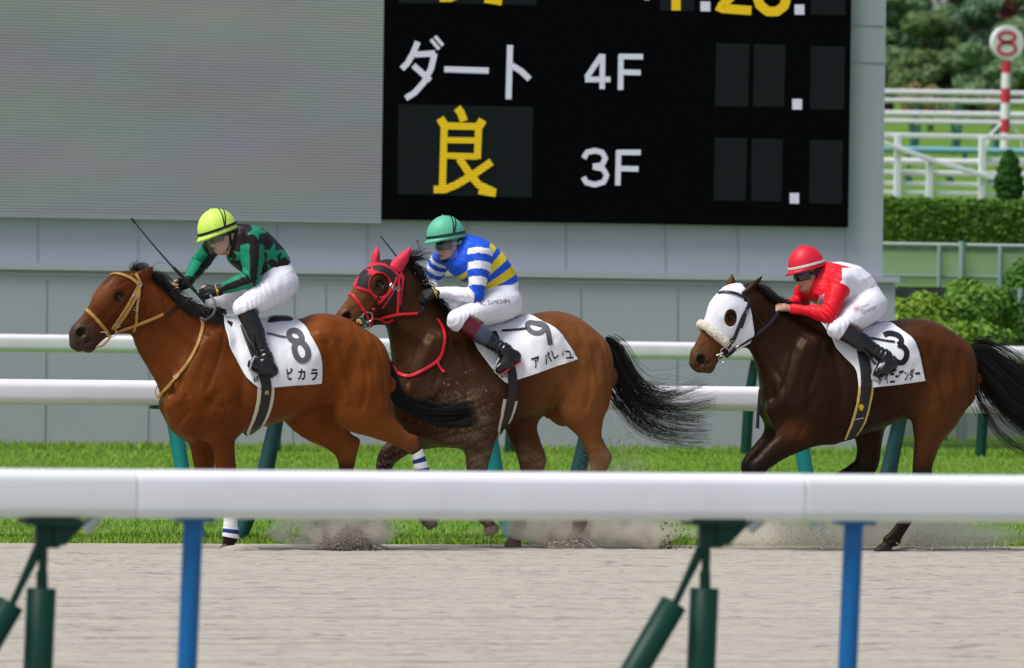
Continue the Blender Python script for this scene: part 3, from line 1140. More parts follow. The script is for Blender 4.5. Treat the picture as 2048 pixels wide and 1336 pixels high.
MUSCLES = [  # (add/sub, a px, b px, ra, rb, lateral, flattening, blend) measured on the leading horse
    ('u', (430, 690), (372, 788), .080, .090, .150, .62, .10),
    ('u', (405, 792), (462, 822), .085, .070, .168, .70, .07),
    ('u', (345, 812), (385, 860), .050, .060, .095, .9, .06),
    ('u', (305, 598), (400, 690), .050, .075, .070, .6, .08),
    ('u', (655, 672), (730, 706), .105, .115, .115, .95, .10),
    ('u', (738, 722), (702, 822), .120, .105, .120, .85, .09),
    ('u', (750, 735), (754, 785), .080, .070, .095, .9, .06),
    ('u', (694, 826), (706, 834), .070, .070, .170, .8, .07),
    ('u', (642, 676), (652, 684), .035, .035, .235, .8, .09),
    ('s', (468, 700), (492, 835), .018, .026, .295, 1.0, .09),
    ('s', (405, 715), (356, 792), .014, .016, .250, 1.0, .07),
    ('s', (285, 668), (345, 785), .018, .022, .140, 1.0, .06),
    ('s', (432, 790), (404, 836), .014, .012, .272, 1.0, .06),
    ('s', (655, 735), (664, 802), .040, .030, .325, 1.0, .09),
    ('s', (746, 700), (754, 800), .016, .016, .262, 1.0, .06),
    ('s', (716, 700), (694, 790), .012, .014, .292, 1.0, .07),
    ('s', (470, 845), (462, 872), .014, .012, .240, 1.0, .05),
]


LINES = [  # muscle edges: (polyline px, width m, height m; negative = groove) measured on the leading horse
    ([(742, 668), (752, 710), (760, 760), (764, 800)], .016, -.009), ([(700, 666), (716, 710), (722, 765), (712, 815)], .018, -.006),
    ([(655, 688), (672, 740), (686, 802)], .020, .008), ([(640, 688), (655, 745), (668, 800)], .026, -.010), ([(728, 676), (738, 720), (744, 770)], .020, .005),
    ([(648, 664), (662, 674)], .026, .009), ([(668, 650), (700, 656), (728, 676)], .020, -.004), ([(446, 664), (430, 720), (404, 780)], .018, -.007),
    ([(466, 690), (478, 760), (472, 832)], .030, -.009), ([(408, 680), (378, 755), (352, 802)], .028, .007), ([(386, 690), (358, 760), (336, 802)], .018, -.008),
    ([(404, 800), (432, 814), (468, 798)], .018, -.004), ([(352, 852), (372, 822)], .012, -.007), ([(386, 868), (402, 838)], .012, -.007),
    ([(296, 636), (325, 690), (352, 742), (368, 790)], .018, -.009), ([(312, 612), (350, 652), (392, 690)], .030, .006), ([(330, 602), (372, 640), (420, 668)], .018, -.005),
    ([(545, 680), (536, 740), (524, 810)], .011, -.0028), ([(567, 680), (560, 740), (550, 808)], .011, -.0028), ([(590, 685), (584, 740), (576, 804)], .011, -.0028), ([(612, 690), (607, 740), (600, 795)], .011, -.0028),
    ([(500, 842), (545, 826), (590, 818), (625, 796)], .006, .004), ([(690, 700), (686, 740), (694, 780)], .010, -.003),
    ([(436, 800), (446, 840), (448, 872)], .010, -.005), ([(418, 742), (436, 764), (446, 800)], .006, .003), ([(404, 738), (396, 772), (402, 796)], .006, .0028), ([(734, 790), (722, 812), (730, 840)], .006, .003)]
HEADLINES = [  # in head units: along the face from the eye, then towards the jaw
    ([(-38, 16), (-35, 44), (-16, 62), (6, 64)], .012, -.006), ([(-22, 10), (6, 14), (34, 20), (60, 24)], .009, .005), ([(-30, -12), (-16, -16)], .014, -.006), ([(6, -4), (34, -2), (66, 2)], .008, .003),
    ([(20, 24), (38, 34), (50, 46)], .005, .0032), ([(38, 34), (46, 24), (62, 16)], .005, .0030), ([(10, 12), (26, 34), (30, 56)], .012, -.004), ([(62, 4), (82, 2)], .010, -.004), ([(-10, 13), (0, 12), (10, 9)], .005, -.004)]


def surface_lines(V, N_, sp):
    A, _ = sp['map']
    Y = sp['Y']
    ex, ey = sp['eye']; ux, uy = sp['hdir']; vx, vy = -uy, ux
    if vy < 0: vx, vy = -vx, -vy
    disp = np.zeros(len(V))
    side = np.clip(np.abs(N_[:, 1]) * 1.6 - .1, 0, 1)
    allL = [([(A[0] + (x - 335) * A[1], y + A[2]) for x, y in L], w, d) for L, w, d in LINES] + [([(ex + ux * a + vx * b, ey + uy * a + vy * b) for a, b in L], w, d) for L, w, d in HEADLINES]
    for L, w, d in allL:
        P = catmull([(lambda q: (q[0], q[2]))(U(x, y, Y - .12)) for x, y in L], 4)
        dd = poly_dist(V[:, 0], V[:, 2], P, False)
        disp += d * np.exp(-(dd / w)**2)
    disp += .0022 * fbm(V, 9, 71, 3)
    return V + N_ * (disp * side)[:, None]


def build_horse(sp):
    Y = sp['Y']
    base = G(*sp['foot']); base = np.array([U(sp['mid'], 800, Y)[0], Y, 0.0])
    root = thing('horse', base, sp['label'], 'horse', 'race horses galloping on the sand track')
    body = Loft(sp['body'], Y, n=2.15); body.rend = (0.06, 0.05)
    head = Loft(sp['head'], Y, step=0.007, n=2.25); head.rend = (0.04, 0.025)
    legs = [Loft(st, Y, step=0.008, lat=lat) for st, lat in sp['legs']]
    lo = np.min([l.bounds(0.03)[0] for l in [body, head] + legs], axis=0)
    hi = np.max([l.bounds(0.03)[1] for l in [body, head] + legs], axis=0)
    hi[2] += 0.14; lo[1] = min(lo[1], Y - .36); hi[1] = max(hi[1], Y + .36)
    f = Field(lo, hi, 0.0095)
    f.loft(body, 0.0)
    A, B = sp['map']
    for (op, a, b, ra, rb, lat, sy, k) in MUSCLES:
        a = (A[0] + (a[0] - 335) * A[1], a[1] + A[2]); b = (A[0] + (b[0] - 335) * A[1], b[1] + A[2])
        pa, pb = U(*a, Y - lat), U(*b, Y - lat)
        for sgn in (-1, 1):
            pa[1] = pb[1] = Y + sgn * lat
            f.cone(pa, pb, ra, rb, k, sy, op)
    for l in legs:
        l.rend = (0.15, 0.012)
        f.loft(l, 0.085)
    # head with its bony details
    hx = lambda px, py, lat=0.0: U(px, py, Y + lat)
    f.loft(head, 0.05)
    for sgn in (-1, 1):
        ex, ey = sp['eye']; e = hx(ex, ey, -.09)
        def at(px, py, lat):
            p = hx(px, py, -lat); p[1] = Y + sgn * lat + sp.get('yaw', 0) * 0; return p
        ux, uy = sp['hdir']                                # unit vector poll -> muzzle in pixels
        vx, vy = -uy, ux                                   # towards the jaw
        if vy < 0: vx, vy = -vx, -vy
        o = lambda a, b: (ex + ux * a + vx * b, ey + uy * a + vy * b)
        f.cone(at(*o(-14, -11), .075), at(*o(9, -10), .08), .028, .022, .03, .8)       # brow
        f.cone(at(*o(14, 8), .068), at(*o(52, 20), .050), .018, .010, .025)           # facial crest
        f.ell(at(*o(2, 42), .050), (.085, .030, .075), .03)                           # cheek
        f.ell(at(*o(0, 0), .098), (.026, .016, .022), .014, op='s')                   # eye socket
        nx, ny = sp['nostril']
        f.ell(at(nx, ny, .040), (.045, .028, .040), .02)                              # nostril wing
        f.ell(at(nx + 1, ny, .066), (.044, .030, .036), .008, fx=[-ux, 0, uy], op='s')
        m0, m1 = sp['mouth']
        f.cone(at(*m0, .034), at(*m1, .062), .010, .008, .008, op='s')
    for (st, lat) in sp['ears']:
        e = Loft(st, Y, step=0.005, lat=lat); e.rend = (0.02, 0.01)
        f.loft(e, 0.015)
    V, Q = f.net(2)
    V = surface_lines(V, normals_of(V, Q), sp)
    # ---- coat
    P = V.copy()
    n1, n2, n3 = fbm(P, 3.0, 1), fbm(P, 14.0, 2), fbm(P, 60.0, 5, 3)
    px, py = to_px(P)
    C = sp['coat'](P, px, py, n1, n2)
    dark = np.array(sp['points'])
    for (st, lat), (t0, t1), hoof in zip(sp['legs'], sp['black'], sp['hoofcol']):
        L = Loft(st, Y, lat=lat)
        cen = np.stack([L.c[:, 0], L.yc, L.c[:, 1]], 1)
        near = np.full(len(P), 9.0); tt = np.zeros(len(P))
        for i in range(len(cen)):
            d = np.linalg.norm(P - cen[i], axis=1) - max(L.h[i], L.w[i])
            m = d < near; near[m] = d[m]; tt[m] = L.t[i]
        wgt = sstep(t0, t1, tt + 0.03 * n2) * (near < 0.02)
        C = mixc(C, dark, np.clip(wgt, 0, 1))
        C = mixc(C, np.array(hoof), sstep(.955, .965, tt) * (near < 0.02))
    mz = U(*sp['muzzle'], Y)
    dm = np.linalg.norm(P - mz, axis=1)
    C = mixc(C, np.array(sp['muzzlecol']), sstep(.22, .08, dm + .02 * n2) * sp['muzzleamt'])
    nz = U(*sp['nostril'], Y - .05)
    dn = np.hypot(P[:, 0] - nz[0], P[:, 2] - nz[2])
    C = mixc(C, (.006, .004, .004), sstep(.040, .026, dn) * (np.abs(P[:, 1] - Y) < .066) * (dm < .2))
    ez = U(*sp['eye'], Y - .09)
    de = np.hypot((P[:, 0] - ez[0]), (P[:, 2] - ez[2]))
    C = mixc(C, dark, sstep(.058, .024, de) * .85 * (np.abs(P[:, 1] - Y) < .16))
    C *= (1 + 0.10 * n2 + 0.06 * n3)[:, None]
    if 'dust' in sp: C = sp['dust'](C, P, px, py)
    me = mesh_np(V, Q, np.clip(C, 0, 1), 'body')
    link('body', me, mat('horse_coat', rough=.42, spec=.16, paint=True, bump=.0045, bscale=24, bstretch=(1, 1, .6), tint=(1.0, .70, .42)), root)
    bv = bvh_of(V, Q)
    # ---- eyes
    for sgn in (-1, 1):
        c = U(*sp['eye'], Y - .085)
        hit = bv.ray_cast(Vector((c[0], Y + sgn * .5, c[2])), Vector((0, -sgn, 0)))
        if hit[0] is not None:
            p = np.array(hit[0]); p[1] -= sgn * .009
            add_vf('eye', ball(p, (.024, .018, .021)), mat('horse_eye', (.006, .004, .003), .06, .6), root, True)
    return root, bv, (V, Q), body, head, legs


def ball(c, r, nu=18, nv=12, fx=None, fz=None, v0=0.0, v1=math.pi):
    fx = np.array([1., 0, 0]) if fx is None else np.asarray(fx, float) / np.linalg.norm(fx)
    fz = np.array([0, 0, 1.]) if fz is None else np.asarray(fz, float)
    fz = fz - fx * fz.dot(fx); fz /= np.linalg.norm(fz); fy = np.cross(fz, fx)
    V, F = [], []
    for j in range(nv + 1):
        b = v0 + (v1 - v0) * j / nv
        for i in range(nu):
            a = 2 * math.pi * i / nu
            V.append(np.asarray(c) + fx * r[0] * math.sin(b) * math.cos(a) + fy * r[1] * math.sin(b) * math.sin(a) + fz * r[2] * math.cos(b))
    for j in range(nv):
        for i in range(nu):
            F.append([j * nu + i, (j + 1) * nu + i, (j + 1) * nu + (i + 1) % nu, j * nu + (i + 1) % nu])
    return V, F


H1 = dict(
    Y=45.7, foot=(460, 1100), mid=560, map=((335, 1.0, 0), None),
    label='leading bright bay horse with plain tan bridle and white bandages',
    body=[(292, 549, 262, 660, .080, -.10), (325, 578, 275, 700, .092, -.25), (352, 599, 300, 742, .105, -.3), (385, 614, 316, 772, .128, -.3),
          (415, 626, 326, 806, .165, -.3), (445, 632, 335, 842, .205, -.3), (470, 631, 352, 868, .235, -.3), (495, 634, 405, 884, .258, -.25),
          (522, 639, 476, 868, .278, -.15), (560, 641, 529, 853, .290, -.05), (600, 637, 570, 840, .292, 0), (640, 627, 615, 822, .282, .05),
          (682, 633, 655, 809, .268, .05), (718, 656, 702, 806, .250, 0), (750, 688, 743, 806, .215, 0), (769, 722, 768, 802, .150, 0), (777, 752, 778, 786, .07, 0)],
    head=[(282, 541, 312, 612, .070, 0), (254, 541, 296, 648, .092, .05), (226, 548, 266, 667, .103, .1), (206, 564, 240, 667, .100, .15), (190, 584, 222, 671, .088, .1),
          (174, 618, 206, 680, .066, 0), (158, 638, 194, 692, .056, -.1), (144, 653, 188, 701, .056, -.1), (138, 668, 178, 706, .052, 0), (139, 686, 164, 702, .040, 0)],
    legs=[
        ([(395, 780, 480, 840, .09), (410, 845, 476, 868, .078), (422, 884, 469, 886, .062), (431, 935, 472, 938, .050), (443, 978, 475, 980, .044), (447, 1002, 472, 1003, .036),
          (449, 1040, 473, 1041, .032), (446, 1072, 476, 1077, .037), (445, 1086, 467, 1093, .031), (440, 1094, 469, 1100, .040), (434, 1104, 474, 1107, .050)], -.14),
        ([(365, 820, 440, 860, .08), (378, 878, 428, 886, .064), (388, 932, 429, 936, .052), (398, 968, 431, 966, .045), (412, 1000, 428, 978, .036), (442, 1010, 452, 990, .030),
          (462, 1018, 474, 994, .036), (480, 1016, 488, 996, .031), (490, 1020, 497, 994, .04), (503, 1026, 512, 990, .048)], .13),
        ([(664, 752, 752, 722, .09, 0, .03), (668, 796, 764, 764, .12), (676, 830, 779, 804, .118), (712, 864, 786, 829, .095), (746, 876, 800, 847, .074), (780, 887, 818, 866, .055), (802, 897, 836, 873, .046),
          (822, 908, 842, 895, .038), (831, 940, 856, 936, .034), (842, 972, 866, 964, .032), (852, 992, 880, 980, .037), (868, 1003, 884, 988, .031), (884, 1010, 894, 990, .042), (900, 1016, 906, 988, .050)], -.15),
        ([(558, 830, 668, 800, .125), (588, 862, 672, 828, .105), (622, 884, 690, 858, .080), (652, 897, 702, 868, .060), (670, 911, 720, 880, .046), (678, 934, 712, 916, .038),
          (680, 960, 703, 956, .034), (672, 1000, 694, 1002, .032), (662, 1028, 691, 1034, .037), (656, 1042, 676, 1050, .032), (648, 1052, 676, 1062, .042), (640, 1064, 676, 1074, .05)], .15)],
    black=[(.52, .62), (.40, .52), (.56, .66), (.44, .58)], hoofcol=[(.10, .08, .07)] * 4,
    ears=[([(262, 548, 288, 574, .030), (280, 540, 300, 562, .030), (295, 535, 305, 547, .018), (305, 531, 307, 535, .006)], -.055),
          ([(254, 552, 280, 578, .030), (272, 548, 292, 568, .030), (288, 544, 298, 555, .018), (298, 541, 300, 545, .006)], .055)],
    eye=(238, 593), hdir=(-.74, .67), nostril=(162, 665), mouth=((158, 688), (206, 672)), muzzle=(150, 680), muzzlecol=(.040, .030, .028), muzzleamt=.92,
    points=(.012, .008, .007),
)


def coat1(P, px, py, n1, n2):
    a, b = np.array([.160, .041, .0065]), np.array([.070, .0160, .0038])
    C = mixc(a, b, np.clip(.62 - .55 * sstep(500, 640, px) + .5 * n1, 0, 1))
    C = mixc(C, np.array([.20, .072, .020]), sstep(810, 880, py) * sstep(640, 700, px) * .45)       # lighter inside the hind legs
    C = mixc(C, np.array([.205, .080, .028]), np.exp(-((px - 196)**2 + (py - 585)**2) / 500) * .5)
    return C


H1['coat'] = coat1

H2 = dict(
    Y=46.2, foot=(980, 1100), mid=1010, map=((788, .985, -2), None),
    label='dark bay horse wearing a black and red hood with red ear covers',
    body=[(818, 536, 772, 646, .082, -.1), (838, 560, 781, 690, .096, -.25), (857, 590, 784, 732, .112, -.3), (882, 620, 783, 776, .140, -.3), (910, 643, 783, 818, .180, -.3),
          (936, 649, 794, 852, .222, -.3), (960, 647, 850, 886, .246, -.25), (985, 645, 926, 897, .262, -.2), (1012, 643, 990, 864, .282, -.1), (1040, 636, 1030, 846, .290, -.05),
          (1072, 627, 1065, 829, .285, 0), (1108, 622, 1100, 816, .270, .05), (1145, 630, 1140, 812, .260, .05), (1180, 655, 1178, 812, .236, 0), (1207, 690, 1205, 804, .190, 0), (1221, 730, 1221, 774, .07, 0)],
    head=[(802, 527, 826, 590, .070, 0), (774, 521, 806, 632, .092, .05), (746, 530, 777, 646, .103, .1), (725, 546, 752, 650, .100, .15), (710, 568, 736, 654, .088, .1),
          (699, 592, 722, 659, .066, 0), (686, 610, 712, 666, .056, -.1), (673, 627, 704, 671, .056, -.1), (667, 641, 694, 672, .052, 0), (668, 656, 682, 668, .04, 0)],
    legs=[
        ([(898, 830, 998, 842, .088), (917, 870, 994, 864, .076), (929, 897, 986, 899, .064), (933, 938, 975, 940, .051), (937, 982, 972, 984, .045), (944, 1004, 970, 1004, .036),
          (956, 1030, 978, 1026, .031), (960, 1046, 986, 1040, .035), (968, 1052, 990, 1046, .031), (968, 1058, 996, 1050, .038), (970, 1072, 998, 1060, .046)], -.13),
        ([(850, 845, 935, 892, .09), (815, 866, 897, 892, .074), (776, 884, 823, 906, .058), (757, 907, 797, 921, .049), (752, 934, 784, 938, .044), (768, 962, 788, 948, .036),
          (798, 992, 816, 978, .030), (822, 1020, 843, 1002, .035), (838, 1040, 856, 1026, .031), (846, 1050, 868, 1036, .04), (856, 1060, 876, 1044, .046)], .13),
        ([(1116, 752, 1200, 722, .09, 0, .03), (1124, 800, 1211, 768, .12), (1132, 832, 1216, 808, .112), (1150, 862, 1206, 840, .086), (1166, 890, 1203, 870, .063), (1176, 912, 1213, 893, .051), (1180, 932, 1224, 914, .046),
          (1179, 950, 1212, 944, .038), (1166, 985, 1190, 992, .032), (1156, 1018, 1178, 1026, .031), (1146, 1040, 1174, 1049, .036), (1144, 1060, 1164, 1068, .031), (1138, 1072, 1166, 1080, .042), (1132, 1084, 1168, 1092, .05)], -.15),
        ([(1000, 830, 1106, 805, .12), (1018, 876, 1074, 854, .086), (1031, 905, 1081, 882, .063), (1039, 932, 1093, 920, .048), (1041, 950, 1084, 948, .038),
          (1036, 990, 1058, 992, .032), (1030, 1030, 1052, 1032, .031), (1024, 1052, 1052, 1057, .036), (1020, 1068, 1042, 1075, .031), (1014, 1078, 1042, 1086, .042), (1008, 1090, 1044, 1098, .05)], .15)],
    black=[(.60, .75), (.34, .52), (.58, .70), (.48, .62)], hoofcol=[(.12, .10, .09)] * 4,
    ears=[([(779, 530, 801, 546, .034), (794, 514, 814, 523, .034), (810, 502, 819, 507, .02), (820, 496, 821, 498, .006)], -.055),
          ([(742, 530, 758, 527, .034), (745, 513, 758, 511, .032), (749, 502, 757, 502, .02), (753, 496, 756, 496, .006)], .055)],
    eye=(760, 568), hdir=(-.72, .69), nostril=(694, 634), mouth=((692, 658), (724, 646)), muzzle=(678, 650), muzzlecol=(.045, .028, .020), muzzleamt=.45,
    points=(.014, .010, .009),
)


def coat2(P, px, py, n1, n2):
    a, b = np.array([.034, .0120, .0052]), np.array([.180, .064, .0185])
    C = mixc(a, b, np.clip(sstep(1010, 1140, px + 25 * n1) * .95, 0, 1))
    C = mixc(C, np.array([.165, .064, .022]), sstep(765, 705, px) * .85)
    C = mixc(C, np.array([.085, .031, .011]), sstep(700, 640, py) * sstep(790, 840, px) * sstep(900, 820, px) * .2)
    return C


def dust2(C, P, px, py):
    r = np.random.default_rng(3)
    fine = fbm(P, 260, 21, 2); mid = fbm(P, 40, 22, 3)
    reg = np.exp(-(((px - 925) / 55)**2 + ((py - 850) / 75)**2))
    reg = np.maximum(reg, .8 * sstep(870, 930, py))
    w = np.clip(sstep(.15, .75, fine * .7 + mid * .5 + .25) * reg * .42, 0, .42)
    film = np.clip(sstep(872, 935, py) * .42 + .30 * np.exp(-(((px - 930) / 50)**2 + ((py - 850) / 70)**2)), 0, .5) * (px > 820)
    C = mixc(C, (.20, .145, .095), film * (.8 + .2 * mid))
    C = mixc(C, (.34, .26, .18), w)
    splash = np.zeros(len(px))
    for _ in range(60):
        cx, cy = 925 + r.normal() * 30, 815 + r.normal() * 28
        splash = np.maximum(splash, sstep(2.0, .6, np.hypot(px - cx, py - cy)))
    foam = 0 * np.maximum(sstep(3.6, 2.0, np.hypot(px - 974, (py - 763) * 1.2)), sstep(2.0, .8, poly_dist(px, py, [(979, 757), (984, 766), (987, 772), (1000, 779), (1009, 784)], False) + .9 * fbm(P, 90, 8, 2)))
    return mixc(mixc(C, (.40, .31, .21), splash * .6), (.45, .43, .42), foam * .45)


H2['coat'], H2['dust'] = coat2, dust2

H3 = dict(
    Y=45.9, foot=(1770, 1104), mid=1770, map=((1538, .935, 8), None),
    label='dark brown horse wearing a white hood and a sheepskin noseband',
    body=[(1518, 588, 1490, 686, .080, -.1), (1545, 598, 1508, 716, .095, -.25), (1575, 610, 1519, 756, .115, -.3), (1606, 625, 1524, 797, .150, -.3), (1636, 640, 1532, 834, .192, -.3),
          (1662, 647, 1553, 868, .232, -.3), (1690, 649, 1602, 888, .254, -.25), (1715, 650, 1655, 889, .268, -.15), (1740, 648, 1712, 875, .284, -.05), (1766, 644, 1748, 861, .288, 0),
          (1796, 640, 1780, 849, .282, 0), (1830, 637, 1820, 834, .270, .05), (1864, 642, 1858, 824, .260, .05), (1899, 664, 1896, 818, .240, 0), (1930, 696, 1928, 806, .195, 0), (1949, 742, 1950, 772, .07, 0)],
    head=[(1502, 572, 1530, 636, .068, 0), (1478, 569, 1514, 674, .092, .05), (1454, 574, 1494, 692, .102, .1), (1436, 590, 1474, 701, .100, .15), (1422, 608, 1456, 709, .088, .1),
          (1413, 636, 1442, 717, .067, 0), (1402, 664, 1432, 729, .057, -.1), (1391, 687, 1428, 739, .056, -.1), (1381, 705, 1420, 747, .053, 0), (1379, 722, 1402, 745, .040, 0)],
    legs=[
        ([(1588, 815, 1668, 886, .09), (1562, 862, 1636, 890, .076), (1538, 886, 1604, 902, .062), (1517, 909, 1566, 919, .052), (1499, 934, 1532, 943, .045), (1514, 966, 1528, 950, .037),
          (1545, 992, 1556, 972, .030), (1568, 1006, 1580, 982, .036), (1588, 1008, 1594, 988, .031), (1598, 1012, 1603, 986, .04), (1612, 1016, 1616, 984, .046)], -.13),
        ([(1558, 815, 1640, 862, .085), (1538, 852, 1600, 882, .070), (1510, 888, 1560, 906, .058), (1490, 912, 1527, 925, .049), (1482, 932, 1513, 942, .044), (1492, 964, 1508, 950, .036),
          (1522, 1000, 1538, 982, .030), (1544, 1018, 1560, 996, .036), (1562, 1024, 1572, 1004, .031), (1572, 1028, 1580, 1004, .04), (1586, 1032, 1592, 1004, .046)], .13),
        ([(1822, 755, 1926, 725, .09, 0, .03), (1824, 805, 1936, 770, .125), (1826, 850, 1930, 814, .115), (1829, 884, 1892, 868, .086), (1827, 911, 1873, 906, .062), (1825, 944, 1863, 946, .051), (1822, 980, 1868, 976, .047),
          (1815, 1003, 1850, 1010, .038), (1797, 1040, 1820, 1050, .031), (1780, 1064, 1804, 1076, .031), (1768, 1074, 1798, 1090, .036), (1764, 1086, 1782, 1096, .031), (1756, 1091, 1786, 1101, .040), (1746, 1102, 1792, 1106, .046)], -.15),
        ([(1698, 825, 1800, 815, .12), (1708, 868, 1772, 850, .086), (1714, 897, 1763, 886, .064), (1711, 918, 1757, 930, .052), (1698, 930, 1738, 958, .046), (1678, 943, 1700, 970, .036),
          (1645, 964, 1660, 990, .031), (1618, 980, 1634, 1008, .036), (1604, 995, 1622, 1014, .031), (1592, 1000, 1612, 1022, .04), (1580, 1008, 1600, 1034, .046)], .15)],
    black=[(.22, .48), (.16, .40), (.42, .60), (.28, .5)], hoofcol=[(.02, .017, .016)] * 4,
    ears=[([(1478, 588, 1510, 582, .032), (1497, 569, 1515, 572, .030), (1512, 559, 1521, 562, .018), (1524, 551, 1526, 553, .006)], -.055),
          ([(1446, 582, 1469, 574, .032), (1453, 565, 1471, 564, .030), (1459, 555, 1469, 557, .018), (1463, 548, 1465, 549, .006)], .055)],
    eye=(1463, 633), hdir=(-.66, .75), nostril=(1402, 718), mouth=((1392, 733), (1440, 714)), muzzle=(1392, 732), muzzlecol=(.040, .028, .024), muzzleamt=.55,
    points=(.009, .007, .007),
)


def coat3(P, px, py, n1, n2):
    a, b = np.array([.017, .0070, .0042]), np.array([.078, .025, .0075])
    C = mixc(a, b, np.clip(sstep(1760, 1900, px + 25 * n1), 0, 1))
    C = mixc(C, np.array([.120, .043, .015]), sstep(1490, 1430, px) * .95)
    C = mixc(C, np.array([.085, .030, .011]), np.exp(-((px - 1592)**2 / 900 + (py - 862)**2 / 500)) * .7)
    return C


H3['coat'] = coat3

# ================================================================== TACK AND RIDERS
def grid_cloth(bvh, front, rear, Y, nu=56, nv=64, off=.015, edge=.006):
    """saddle cloth lying over the back: front and rear edges are side-view lines (px) from the spine down"""
    F_ = catmull(front, 10); R_ = catmull(rear, 10)
    def res(P, t):
        s = np.concatenate([[0], np.cumsum(np.linalg.norm(np.diff(P, axis=0), axis=1))]); s /= s[-1]
        return np.stack([np.interp(t, s, P[:, k]) for k in (0, 1)], 1)
    sides = []
    for sgn in (-1, 1):
        v = np.linspace(0, 1, nv) ** 1.0
        A, B = res(F_, v), res(R_, v)
        P = np.zeros((nu, nv, 3)); N_ = np.zeros((nu, nv, 3))
        for j in range(nv):
            for i in range(nu):
                q = A[j] + (B[j] - A[j]) * i / (nu - 1)
                w = U(q[0], q[1], Y - .25 * min(1, v[j] * 2.5))
                h = None
                zz = w[2]
                for _ in range(14):
                    h = bvh.ray_cast(Vector((w[0], Y + sgn * .6, zz)), Vector((0, -sgn, 0)))
                    if h[0] is not None and (h[0][1] - Y) * sgn > -.005: break
                    zz -= .004
                if h[0] is None:
                    P[i, j] = (w[0], Y, w[2])
                    N_[i, j] = (0, 0, 1); continue
                n = np.array(h[1]); n = n if n[1] * sgn > 0 or n[2] > .5 else -n
                P[i, j] = np.array(h[0]); N_[i, j] = n
        for _ in range(4):
            for Q in (P, N_):
                Q[1:-1, 1:-1] = (Q[:-2, 1:-1] + Q[2:, 1:-1] + Q[1:-1, :-2] + Q[1:-1, 2:] + 2 * Q[1:-1, 1:-1]) / 6
        N_ /= np.linalg.norm(N_, axis=2)[..., None]
        wob = (.006 * fbm(P.reshape(-1, 3), 8, 41, 2) + .003 * fbm(P.reshape(-1, 3) * np.array([1.6, 1, .6]), 26, 43, 2)).reshape(nu, nv)
        sides.append((P + N_ * (off + wob)[..., None], P + N_ * (off + wob - edge)[..., None], sgn))
    V, F = [], []
    for (T, Bm, sgn) in sides:
        b = len(V); n = nu * nv
        V += list(T.reshape(-1, 3)) + list(Bm.reshape(-1, 3))
        f = []
        for i in range(nu - 1):
            for j in range(nv - 1):
                a = i * nv + j
                f.append([a, a + nv, a + nv + 1, a + 1]); f.append([n + a, n + a + 1, n + a + nv + 1, n + a + nv])
        for j in range(nv - 1):
            f.append([j, j + 1, n + j + 1, n + j]); a = (nu - 1) * nv + j; f.append([a, n + a, n + a + 1, a + 1])
        for i in range(nu - 1):
            a = i * nv + nv - 1; f.append([a, a + nv, n + a + nv, n + a])
        F += [[q + b for q in (g if sgn > 0 else g[::-1])] for g in f]
    return np.array(V), F


def top_line(bv, Y, x):
    h = bv.ray_cast(Vector((x, Y, 3.0)), Vector((0, 0, -1)))
    return np.array(h[0]) if h[0] is not None else None


LEATHER = mat('black_leather', (.008, .008, .009), .30, .45, bump=.001, bscale=60)
CLOTHW = mat('cloth_white', (.76, .77, .80), .62, .25, bump=.006, bscale=9, bstretch=(1.4, 1, .7), var=.05, vscale=16)
INK = mat('ink_black', (.010, .010, .013), .6, .2)
INKG = mat('ink_grey', (.10, .10, .115), .6, .2)
TAN = mat('tan_strap', (.36, .195, .045), .55, .3, var=.18, vscale=45, bump=.0015, bscale=120)
REDS = mat('red_strap', (.62, .008, .022), .42, .4, var=.10, vscale=40)
BLKS = mat('black_strap', (.010, .009, .010), .45, .4)
PURP = mat('dark_bridle', (.016, .011, .022), .42, .4)
CREAM = mat('cream_felt', (.56, .50, .40), .8, .2, bump=.002, bscale=60)
YELT = mat('yellow_trim', (.58, .44, .13), .7, .2)
HAIR = mat('black_hair', (.010, .0085, .008), .40, .3)
HAIRD = mat('tail_hair', (.011, .009, .0085), .42, .3)
STEEL = mat('bit_steel', (.62, .62, .60), .22, .5, metal=1.0)
FLEECE = mat('sheepskin', (.62, .575, .47), .95, .1, sheen=.4, bump=.010, bscale=55)


def mirrored(vf, Y):
    V, F = vf
    V2 = np.array(V, float); V2[:, 1] = 2 * Y - V2[:, 1]
    return [(V, F), (V2, [f[::-1] for f in F])]


def girth(bv, root, pts, Y, w, edge, wedge, both, k0):
    """racing girth over the cloth, with a felt-edged pad below the cloth; both sides meet under the chest"""
    for q in mirrored(strap_px(bv, pts[k0:], wedge, .006, .001, 10, Y), Y): add_vf('girth_pad', q, edge, root)
    g = strap_px(both, pts, w, .008, .003, 10, Y)
    for q in mirrored(g, Y): add_vf('girth', q, BLKS, root)
    return bvh_of(*g)


def ring(c, n, r, t, name, m, parent):
    n = np.asarray(n, float) / np.linalg.norm(n)
    a = np.cross(n, [.1, .2, .97]); a /= np.linalg.norm(a); b = np.cross(n, a)
    P = [np.asarray(c) + r * (a * math.cos(t_) + b * math.sin(t_)) for t_ in np.linspace(0, 2 * math.pi, 25)]
    q = MB(); q.tube(P, t, 8, cap=False)
    return q.build(name, m, parent, smooth=True)


def tube_obj(name, pts, r, m, parent, seg=10, smooth=True):
    q = MB(); q.tube(pts, r, seg)
    return q.build(name, m, parent, smooth=smooth)


